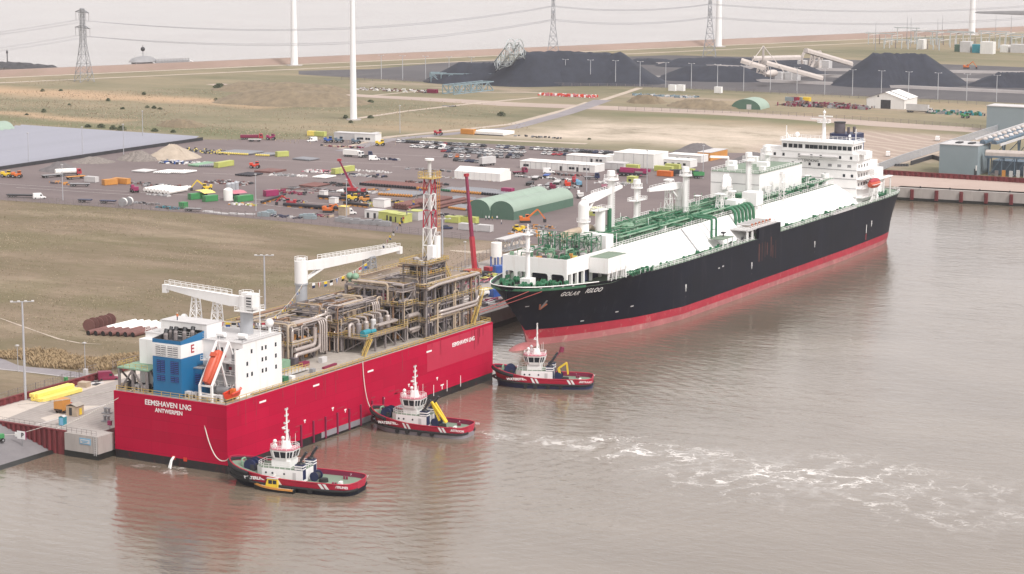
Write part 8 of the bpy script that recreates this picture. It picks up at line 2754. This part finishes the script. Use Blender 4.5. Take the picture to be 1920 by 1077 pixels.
for k,(u,v,L,W,n) in enumerate(((300,350,8,20,40),(340,305,6,24,50),(120,345,6,16,30),(545,362,8,20,50),(680,330,8,24,60),(800,320,4,26,30),(800,345,6,22,50),(700,362,4,26,60),(740,360,3,26,40),(600,406,3,12,40),(540,408,2,20,40),(830,405,6,10,40),(1075,330,4,20,50),(1150,345,8,18,40),(1010,428,10,10,50),(640,276,4,26,40),(730,300,4,16,30),(270,383,3,14,40),(262,345,4,10,30),(540,330,5,20,40))):
	litter(u,v,L,W,LIT[k % 6],n,'loose goods and fittings ' + WHERE[k],size=(0.4,3.0),h2=0.9)
pipe_stack(548,300,580,303,9,0.35,'pipe_grey',None,'thin grey pipes right of the lone lime container',1)
pipe_stack(560,350,590,353,12,0.3,'pipe_red',None,'thin rusty pipes in the centre of the yard',1)
pipe_stack(440,330,470,332,10,0.35,'pipe_dark',None,'dark pipes behind the metal silos',1)
pipe_stack(840,392,872,396,10,0.45,'pipe_grey','orange_box','last short stack of capped pipes left of the green halls',1)
pipe_stack(585,334,610,336,9,0.3,'tent',None,'white poles left of the dark steel sections',1)
# ---------------------------------------------------------------- quay end on the left: beams,trailer,kiosk,piles,fences,reeds
rnd = random.Random(77)
T = thing('beam_stack','stack of long bright yellow beams lying on the quay beside the flood wall','beams',tuple(P(105,744)),0.0)
for i,(dy,dz,l_) in enumerate(((-2.0,0,15),(-1.2,0,15.5),(-0.4,0,15),(0.6,0,14.5),(1.4,0,15),(1.0,0.9,15),(0.2,0.9,14),(2.0,0.9,14.6))):
	MB().box(-l_ / 2,l_ / 2,dy - 0.36,dy + 0.36,0.2 + dz,1.05 + dz).build('beam','yellow_pale',T)
for x in (-5,3):
	MB().box(x - 0.2,x + 0.2,-2.6,2.6,0,0.2).build('bearer','dark',T)
T = thing('box_trailer','orange box trailer with a red front standing beside the beige kiosk','trailer',tuple(P(117,774)),0.1)
MB().box(-1.7,1.7,-1.3,1.3,0.8,3.5).build('box','orange_box',T)
MB().box(1.7,2.6,-1.2,1.2,0.7,2.2).build('front_locker','red',T)
MB().box(-1.75,-1.7,-1.2,1.2,0.85,1.2).build('tail_board','dark',T)
for x in (-0.6,0.6):
	for y in (-1.1,1.1):
		shared(WH[0.5],'wheel',T,(x,y,0.5))
T = thing('kiosk','small beige kiosk with an open hatch and a yellow side board','kiosk',tuple(P(141,779)),0.1)
MB().box(-1.6,1.6,-1.5,1.5,0.1,2.6).build('wall','pipe_tan',T)
MB().loft([[(-1.8,-1.8,2.6),(1.8,-1.8,2.6)],[(-1.8,0,3.2),(1.8,0,3.2)],[(-1.8,1.8,2.6),(1.8,1.8,2.6)]]).build('roof','deck_tan',T)
MB().box(-1.66,-1.6,-0.2,0.6,0.3,2.2).build('hatch','dark',T)
MB().box(-0.4,0.6,-1.6,-1.52,0.3,1.9).build('side_board','yellow',T)
T = thing('portable_toilet','small teal portable toilet at the end of the quay railing','toilet',tuple(P(118,798)),0.2)
MB().box(-0.7,0.7,-0.7,0.7,0,2.2).build('cabin','teal',T)
MB().loft([[(-0.75,-0.75,2.2),(0.75,-0.75,2.2)],[(-0.75,0,2.5),(0.75,0,2.5)],[(-0.75,0.75,2.2),(0.75,0.75,2.2)]]).build('roof','grey_light',T)
MB().box(-0.74,-0.7,-0.5,0.5,0.2,2.0).build('door','sky_blue',T)
for u,v,lab in ((201,776,'double mooring bollard on the apron right beside the barge'),(200,791,'low mooring hook on the apron near the barge corner')):
	T = thing('mooring_bollard',lab,'bollard',tuple(P(u,v)))
	MB().box(-0.9,0.9,-1.1,1.1,0,0.3).build('base','grey',T)
	for y in (-0.55,0.55):
		MB().cyl((0,y,0.3),(0,y,1.3),0.36,0.3,10).cyl((0,y,1.3),(0,y,1.55),0.5,0.42,10).build('post','grey',T)
T = thing('lifebuoy_post','magenta lifebuoy housing on a post at the quay corner','lifebuoy',tuple(P(206,806)))
MB().beam((0,0,0),(0,0,1.3),0.12).build('post','grey',T)
MB().box(-0.25,0.25,-0.5,0.5,1.1,2.2).build('housing','magenta',T)
T = thing('pallet_pile','tarpaulin bale and loose white boards beside the yellow beams','pallets',tuple(P(158,726)),0.2)
MB().box(-1.2,1.2,-1.3,1.3,0,1.4).build('bale','pipe_tan',T)
for i in range(5):
	MB().obox((3.4 + i * 0.7,-1.6 + (i % 3) * 1.5,0),2.2,1.2,0.25,0.4 * i).build('board','grey_light' if i % 2 else 'dark',T)
o = MB().box(-0.4,0.4,-0.4,0.4,0,2.6).build('electric_cabinet','green_bright')
o.location = tuple(P(124,726))
tag(o,'green electric cabinet behind the flood wall','cabinet')
o = MB().box(-0.5,0.5,-0.5,0.5,0,3.0).build('gate_cabinet','grey_light')
o.location = tuple(P(161,713))
tag(o,'white cabinet beside the quay gate','cabinet')
T = thing('arrow_sign','white arrow shaped sign with a dark letter hanging over the grey slope','sign',(-9.0,54.4,4.6))
mb = MB()
mb.prism([(0,-1.6),(0.12,-1.6),(0.12,1.0),(0,1.0)],-0.95,0.95)
mb.build('panel','white',T)
mb = MB()
mb.prism([(0.0,1.0),(0.12,1.0),(0.12,1.7),(0.0,1.7)],-0.55,0.55)
mb.build('arrow_tip','white',T)
MB().box(-0.03,0.15,-1.75,-1.6,-1.0,1.0).build('border','magenta',T)
text('P',1.5,'dark',T,plate((-0.04,-0.7,0.0),(0,-1,0),(0,0,1)),bold=0.04)
MB().beam((0.06,-0.6,-3.0),(0.06,-0.6,-0.9),0.14).build('post','grey',T)
rope('guy_line',[(-22,66,5.6),(-9,55.5,4.6),(-4,49.8,GZ + 1.0)],0.05,'rope','thin line passing behind the arrow sign to the quay end')
T = thing('tractor','bright green tractor at the left edge on the grey slope','tractor',(-13.5,58.2,3.2),R(-20))
MB().box(-0.2,2.2,-0.5,0.5,0.9,1.9).build('bonnet','green_bright',T)
c_ = MB().box(-1.6,-0.1,-0.8,0.8,1.0,2.9).build('cab','green_bright',T)
MB().box(-1.5,-0.05,-0.84,0.84,1.8,2.7).build('cab_glass','glass',c_)
MB().box(-1.8,0.1,-0.95,0.95,2.9,3.05).build('roof','grey_light',c_)
for x,y,r in ((-1.2,-1,0.8),(-1.2,1,0.8),(1.6,-0.8,0.5),(1.6,0.8,0.5)):
	shared(WH[r],'wheel',T,(x,y,r))
T = thing('pile_stack','large steel piles painted red and white lying in the field','steel piles',tuple(P(235,624)),0.0)
T.scale = (0.9,0.8,0.8)
for i in range(7):
	y = 8.0 - i * 2.7
	l0 = 9 if i < 4 else 12
	pl = MB().cyl((-10 + i * 0.8,y,0.95),(-10 + i * 0.8 + l0,y,0.95),0.95,seg=14,caps=False).build('pile','pipe_red',T,smooth=True)
	MB().cyl((-10 + i * 0.8 + l0,y,0.95),(14 + i * 0.6,y,0.95),0.95,seg=14).build('white_section','tent',pl,smooth=True)
	MB().cyl((-10 + i * 0.8 + 0.05,y,0.95),(-10 + i * 0.8 + 0.1,y,0.95),0.93,seg=14).build('dark_bore','black',pl)
for k,(u,v,lab) in enumerate(((171,621,'rust red cable reel lying left of the steel piles'),(188,617,'rust red cable reel in the middle behind the steel piles'),(203,613,'rust red cable reel furthest right behind the steel piles'))):
	T = thing('cable_reel',lab,'reel',tuple(P(u,v)),0.25)
	MB().cyl((-1.4,0,1.9),(1.4,0,1.9),0.5,seg=10).build('core','dark',T)
	for x in (-1.5,1.4):
		MB().cyl((x,0,1.9),(x + 0.18,0,1.9),1.9,seg=18).build('flange','pipe_red',T,smooth=True)
def fence(pts,label,h=2.4,step=4.0,m='galv',rails=4,w_=0.07,post=0.12):
	pts = [Vector(p) for p in pts]
	T = thing('mesh_fence',label,'fence',tuple(pts[0]))
	o = pts[0]
	for a,b in zip(pts,pts[1:]):
		n = max(1,int((b - a).length / step))
		pm = MB().beam((0,0,0),(0,0,h),post).mesh('post',m)
		for i in range(n):
			shared(pm,'post',T,tuple(a.lerp(b,i / n) - o))
		mb = MB()
		for k in range(rails):
			z = V(0,0,h * (k + 0.7) / rails)
			mb.beam(a - o + z,b - o + z,w_)
		for i in range(int((b - a).length / 1.0)):
			q = a.lerp(b,i / max(1,int((b - a).length / 1.0))) - o
			mb.beam(q,q + V(0,0,h),0.03)
		mb.build('wire_mesh',m,T,kind='stuff')
	return T
fence([P(0,377),P(200,389),P(400,402),P(600,421),P(800,442),P(880,452)],'long mesh fence between the grass field and the construction yard',2.6,4.0,'steel')
fence([P(0,759),P(100,729),P(165,707),P(182,702)],'mesh fence along the flood wall at the left end of the quay',3.0,3.5,'steel')
fence([P(212,697),P(440,640),P(620,590),P(800,540),P(925,478)],'mesh fence along the back of the quay apron behind the ships',3.0,4.0,'steel')
fence([P(1615,335),P(1690,306),P(1790,274),P(1885,243)],'grey panel fence running up the right side behind the gas carrier',4.0,3.0,'galv',6,0.4)
fence([P(640,150),P(940,160),P(1240,166),P(1560,182),P(1920,202)],'mesh fence in front of the coal yard',2.6,6.0,'steel',3,0.12,0.2)
fence([P(1160,207),P(1420,214),P(1660,229),P(1900,247)],'mesh fence along the earth road behind the gas carrier',2.4,5.0,'steel',3,0.1,0.16)
T = thing('quay_railing','thin grey railing along the end of the quay above the red sheet piles','railing',(-3.8,44.5,GZ))
for k in range(3):
	MB().rail([(0.0,10 * k,0),(0.0,10 * k + 9.6,0)],1.3,1.6,0.06).build('railing_section','steel',T)
MB().rail([(-0.4,-9.4,0.1),(-0.4,-0.4,0.1)],1.2,1.6,0.06).build('railing_section','steel',T)
T = thing('storage_tank','white round tank on blue legs behind the bow of the gas carrier','tank',tuple(P(931,500)))
MB().cyl((0,0,3.4),(0,0,8.4),1.9,seg=16).build('tank','tent',T,smooth=True)
for x,y in ((-1.4,-1.4),(1.4,-1.4),(1.4,1.4),(-1.4,1.4)):
	MB().beam((x,y,0),(x,y,3.6),0.4).build('leg','blue',T)
container(938,512,-0.6,'blue','blue container beside the white tank behind the gas carrier bow',4.5)
container(930,556,-0.2,'blue','blue container on the quay below the gas carrier bow',5.0)
T = thing('tank_container','pale yellow framed tank container on the quay at the barge bow','tank',tuple(P(906,558)),-0.3)
MB().cyl((-2.4,0,1.5),(2.4,0,1.5),1.2,seg=14).build('tank','tent',T,smooth=True)
for x in (-3,3):
	for a_,b_ in (((x,-1.25,0),(x,-1.25,2.7)),((x,1.25,0),(x,1.25,2.7)),((x,-1.25,2.7),(x,1.25,2.7))):
		MB().beam(a_,b_,0.2).build('frame_bar','yellow_pale',T)
for s_ in (-1.25,1.25):
	MB().beam((-3,s_,2.7),(3,s_,2.7),0.2).build('frame_bar','yellow_pale',T)
T = thing('lattice_shelter','grey lattice covered walkway on the quay behind the gas carrier bow','shelter',tuple(P(960,470)),0.0)
MB().lattice((-9,0,3),(9,0,3),4,4,6,0.25).build('lattice_frame','galv',T)
MB().box(-9,9,-2,2,5.1,5.3).build('cover','grey_light',T)
litter(915,522,10,5,['yellow_pale','lime','dark','grey'],40,'yellow bags and hoses beside the red mobile crane',size=(0.8,2.6),h2=1.2)
litter(880,535,26,6,['maroon','steel_dark','grey','pink_deck'],90,'red and grey gear spread on the apron behind the barge bow',0.0,(1,5),0.8)
litter(895,572,20,8,['steel','steel_dark','maroon','grey_light'],90,'hoses and gangway parts on the quay at the barge bow',0.0,(1,6),1.0)
litter(1000,440,14,16,['grey','grey_light','orange_box','white'],70,'mixed building material behind the gas carrier foremast',0.0,(0.6,3),1.2)
rope('loading_hose',[P(846,590) + V(0,0,3),P(880,578) + V(0,0,1.5),P(918,556) + V(0,0,1)],0.28,'dark','thick dark hose running over the quay edge at the barge bow')
for k,(x,y) in enumerate(((8,35.2),(60,35.2),(112,35.2))):
	o = MB().ball((0,0,0),4.0,2.2,1.9,14,8).build('pneumatic_fender','rubber',smooth=True)
	o.location = (x,y,0.8)
	tag(o,('black floating fender between the barge stern and the quay','black floating fender amidships of the barge against the quay','black floating fender at the bow of the barge against the quay')[k],'fender','fenders between barge and quay')
# ---- people by the green halls (small figures)
def person_mesh(top,legs,pose=0):
	mb = MB(0)
	seg = 8
	def ringp(x,y,z,rx,ry):
		return [(x + rx * math.cos(2 * math.pi * j / seg),y + ry * math.sin(2 * math.pi * j / seg),z) for j in range(seg)]
	for s in (-1,1):
		mb.loft([ringp(0.06 * s * pose,s * 0.1,0.0,0.11,0.06),ringp(0.05 * s * pose,s * 0.1,0.45,0.07,0.07),ringp(0,s * 0.09,0.85,0.09,0.09)],closed=True,caps=True,mat=1)
		mb.loft([ringp(0.05,s * 0.24,1.42,0.06,0.06),ringp(0.04 + 0.05 * pose,s * 0.28,1.12,0.05,0.05),ringp(0.12,s * 0.27,0.85,0.04,0.04)],closed=True,caps=True,mat=0)
	mb.loft([ringp(0,0,0.8,0.11,0.17),ringp(0,0,1.05,0.12,0.17),ringp(0,0,1.38,0.12,0.22),ringp(0,0,1.48,0.07,0.1)],closed=True,caps=True,mat=0)
	mb.loft([ringp(0.01,0,1.46,0.05,0.05),ringp(0.02,0,1.55,0.08,0.075),ringp(0.02,0,1.64,0.1,0.085)],closed=True,caps=True,mat=2)
	mb.loft([ringp(0.0,0,1.63,0.12,0.1),ringp(0.0,0,1.72,0.1,0.09),ringp(0,0,1.78,0.03,0.03)],closed=True,caps=True,mat=3)
	return mb.mesh('person',[top,legs,'skin','white'])
mat('skin',(0.45,0.26,0.18),0.6,var=0.0)
pe = [person_mesh('white','navy',1),person_mesh('yellow','dark',0),person_mesh('orange','navy',1)]
for k,(u,v,i,lab) in enumerate(((911,413,0,'person in white jacket left of the group before the green halls'),(917,413,0,'person in white jacket in the middle of the group before the green halls'),(923,414,1,'person in a yellow vest before the green halls'),(932,413,0,'person in white jacket standing apart before the green halls'),(940,421,0,'person in white jacket walking away from the green halls'),(850,540,2,'person in orange jacket on the apron behind the barge bow'),(570,385,1,'person in a yellow vest beside the long black pipe'))):
	o = bpy.data.objects.new('person',pe[i])
	COL.objects.link(o)
	o.location = tuple(P(u,v) + V(0,0,0.06))
	o.rotation_euler = (0,0,k * 1.3)
	tag(o,lab,'person','workers in the yard')
o = bpy.data.objects.new('person',pe[2])
COL.objects.link(o)
o.location = (11.2,22.4,32.2)
tag(o,'person in orange jacket on the roof block above the blue funnel','person')
# ---- vegetation: reeds by the road,bushes and tussocks in the grassland
def tufts(name,label,m,spots,n,hmin,hmax,lean=0.5,w_=0.12):
	mb = MB()
	for i in range(n):
		(x0,y0,rx,ry) = rnd.choice(spots)
		a,r_ = rnd.uniform(0,6.283),math.sqrt(rnd.random())
		x,y = x0 + rx * r_ * math.cos(a),y0 + ry * r_ * math.sin(a)
		h_ = rnd.uniform(hmin,hmax)
		for k in range(3):
			b = rnd.uniform(0,6.283)
			dx,dy = math.cos(b),math.sin(b)
			mb.add([(x - dy * w_,y + dx * w_,GZ - 0.05),(x + dy * w_,y - dx * w_,GZ - 0.05),(x + dx * lean * h_ * 0.6 + dy * w_ * 1.6,y + dy * lean * h_ * 0.6,GZ + h_ * 0.75),(x + dx * lean * h_,y + dy * lean * h_,GZ + h_)],[(0,1,2,3)])
	return tag(mb.build(name,m),label,'plants',kind='stuff')
def spot(u,v,rx,ry):
	p = P(u,v)
	return (p.x,p.y,rx,ry)
tufts('reed_bed','brown reeds and rough grass along the quay road','reed',[spot(75,668,7,8),spot(110,680,8,9),spot(140,684,6,8),spot(180,686,7,8),spot(230,680,8,7),spot(260,676,7,6),spot(30,668,5,5)],4200,0.4,1.6,0.6,0.11)
mat('tussock_pale',(0.36,0.285,0.20),0.95,var=0.25,scale=0.05)
tufts('tussock_grass','pale rough tussocks scattered over the grass field','tussock_pale',[(rnd.uniform(90,305),rnd.uniform(95,380),22,26) for i in range(60)],12000,0.08,0.26,1.2,0.10)
tufts('tussock_grass','green tussocks scattered over the grass field',mat('tussock_green',(0.24,0.215,0.12),0.95,var=0.3,scale=0.05),[(rnd.uniform(60,305),rnd.uniform(85,380),26,30) for i in range(34)],9000,0.08,0.26,1.2,0.10)
tufts('rough_grass','rough pale grass over the far grassland','tussock_pale',[(rnd.uniform(560,800),rnd.uniform(330,780),30,30) for i in range(70)],9000,0.15,0.55,0.9,0.2)
def leaf_mesh(seed,rx,h_):
	rr = random.Random(seed)
	mb = MB()
	for i in range(240):
		a,t = rr.uniform(0,6.283),rr.random()
		r_ = rx * math.sqrt(rr.random()) * (0.45 + 0.55 * math.sin(math.pi * min(1,t + 0.15)))
		c = V(r_ * math.cos(a),r_ * math.sin(a),h_ * t)
		d = V(rr.uniform(-1,1),rr.uniform(-1,1),rr.uniform(-0.3,1)).normalized() * rr.uniform(0.2,0.5)
		e = V(rr.uniform(-1,1),rr.uniform(-1,1),rr.uniform(-1,1)).cross(d).normalized() * rr.uniform(0.15,0.3)
		mb.add([c - d - e * 0.3,c + e,c + d,c - e],[(0,1,2,3)])
	return mb.mesh('crown','bush')
LM = [leaf_mesh(1,1.7,2.2),leaf_mesh(2,2.2,2.8),leaf_mesh(3,1.4,1.8)]
stem = MB().cyl((0,0,-0.1),(0,0,1.2),0.12,0.05,6).cyl((0,0,0.4),(0.6,0.3,1.4),0.07,0.03,5).cyl((0,0,0.4),(-0.5,-0.4,1.3),0.07,0.03,5).mesh('trunk','steel_dark')
BU = [(412,167,2.6),(80,172,1.0),(114,171,1.2),(203,190,1.2),(276,203,1.0),(289,204,1.4),(230,205,1.0),(82,211,1.1),(50,216,1.0),(270,178,1.3),(300,206,0.9),(648,222,1.6),(695,222,1.4),(658,231,0.9),(165,239,1.7),(212,243,1.7),(228,245,1.4),(290,247,1.4),(325,249,1.2),(190,240,1.4),(620,170,1.1),(695,193,1.2),(405,189,1.0),(1630,110,1.6),(130,198,0.9),(940,218,1.4),(1105,262,0.8)]
for k,(u,v,s_) in enumerate(BU):
	p = P(u,v)
	T = thing('bush','dark green bush in the grassland, at %s' % ('the road end below the dike' if k == 0 else 'photo place about %d across and %d down' % (u // 20 * 20,v)),'bush',tuple(p),rnd.uniform(0,6),'bushes in the grassland')
	T['label'] = 'dark bush number' if False else T['label']
	s_ *= 0.72
	T.scale = (s_,s_ * rnd.uniform(1.0,1.7),s_ * rnd.uniform(0.7,1.0))
	shared(LM[k % 3],'crown',T)
	shared(stem,'trunk',T)
NEAR = ['at the road end below the dike','in dry grass left of the left pylon','in dry grass near the left pylon','alone in the middle of the dry grass','left of a close pair in the grassland','right of a close pair in the grassland','left of the grassland pair','in the lower left grassland','nearest the left edge in the grassland','at the top of the grassland slope','right of the grassland pair','left foot of the near wind turbine','right foot of the near wind turbine','just below the near wind turbine','behind the solar field, leftmost','behind the solar field, third','behind the solar field, fourth','behind the solar field, fifth','behind the solar field, rightmost','behind the solar field, second','right of the scrub mounds','above the turbine track','left of the scrub mounds','behind the highest lone coal heap','small one in the left grassland','beside the site road','at the sand edge behind the car park']
k = 0
for o in COL.objects:
	if o.name.split('.')[0] == 'bush' and o.type == 'EMPTY':
		o['label'] = 'dark green bush ' + NEAR[k]
		k += 1
# ---------------------------------------------------------------- the hazy air over the harbour
hz = bpy.data.materials.new('haze')
hz.use_nodes = True
hz.node_tree.nodes.clear()
ho = hz.node_tree.nodes.new('ShaderNodeOutputMaterial')
hv = hz.node_tree.nodes.new('ShaderNodeVolumePrincipled')
hv.inputs['Color'].default_value = (0.97,0.95,0.965,1)
hv.inputs['Density'].default_value = 0.000040
hv.inputs['Anisotropy'].default_value = 0.1
hz.node_tree.links.new(hv.outputs[0],ho.inputs['Volume'])
M['haze'] = hz
H = 11500.0
mb = MB().box(-H,H,-H,H,-6,150)
mb.build('haze','haze',kind='stuff')
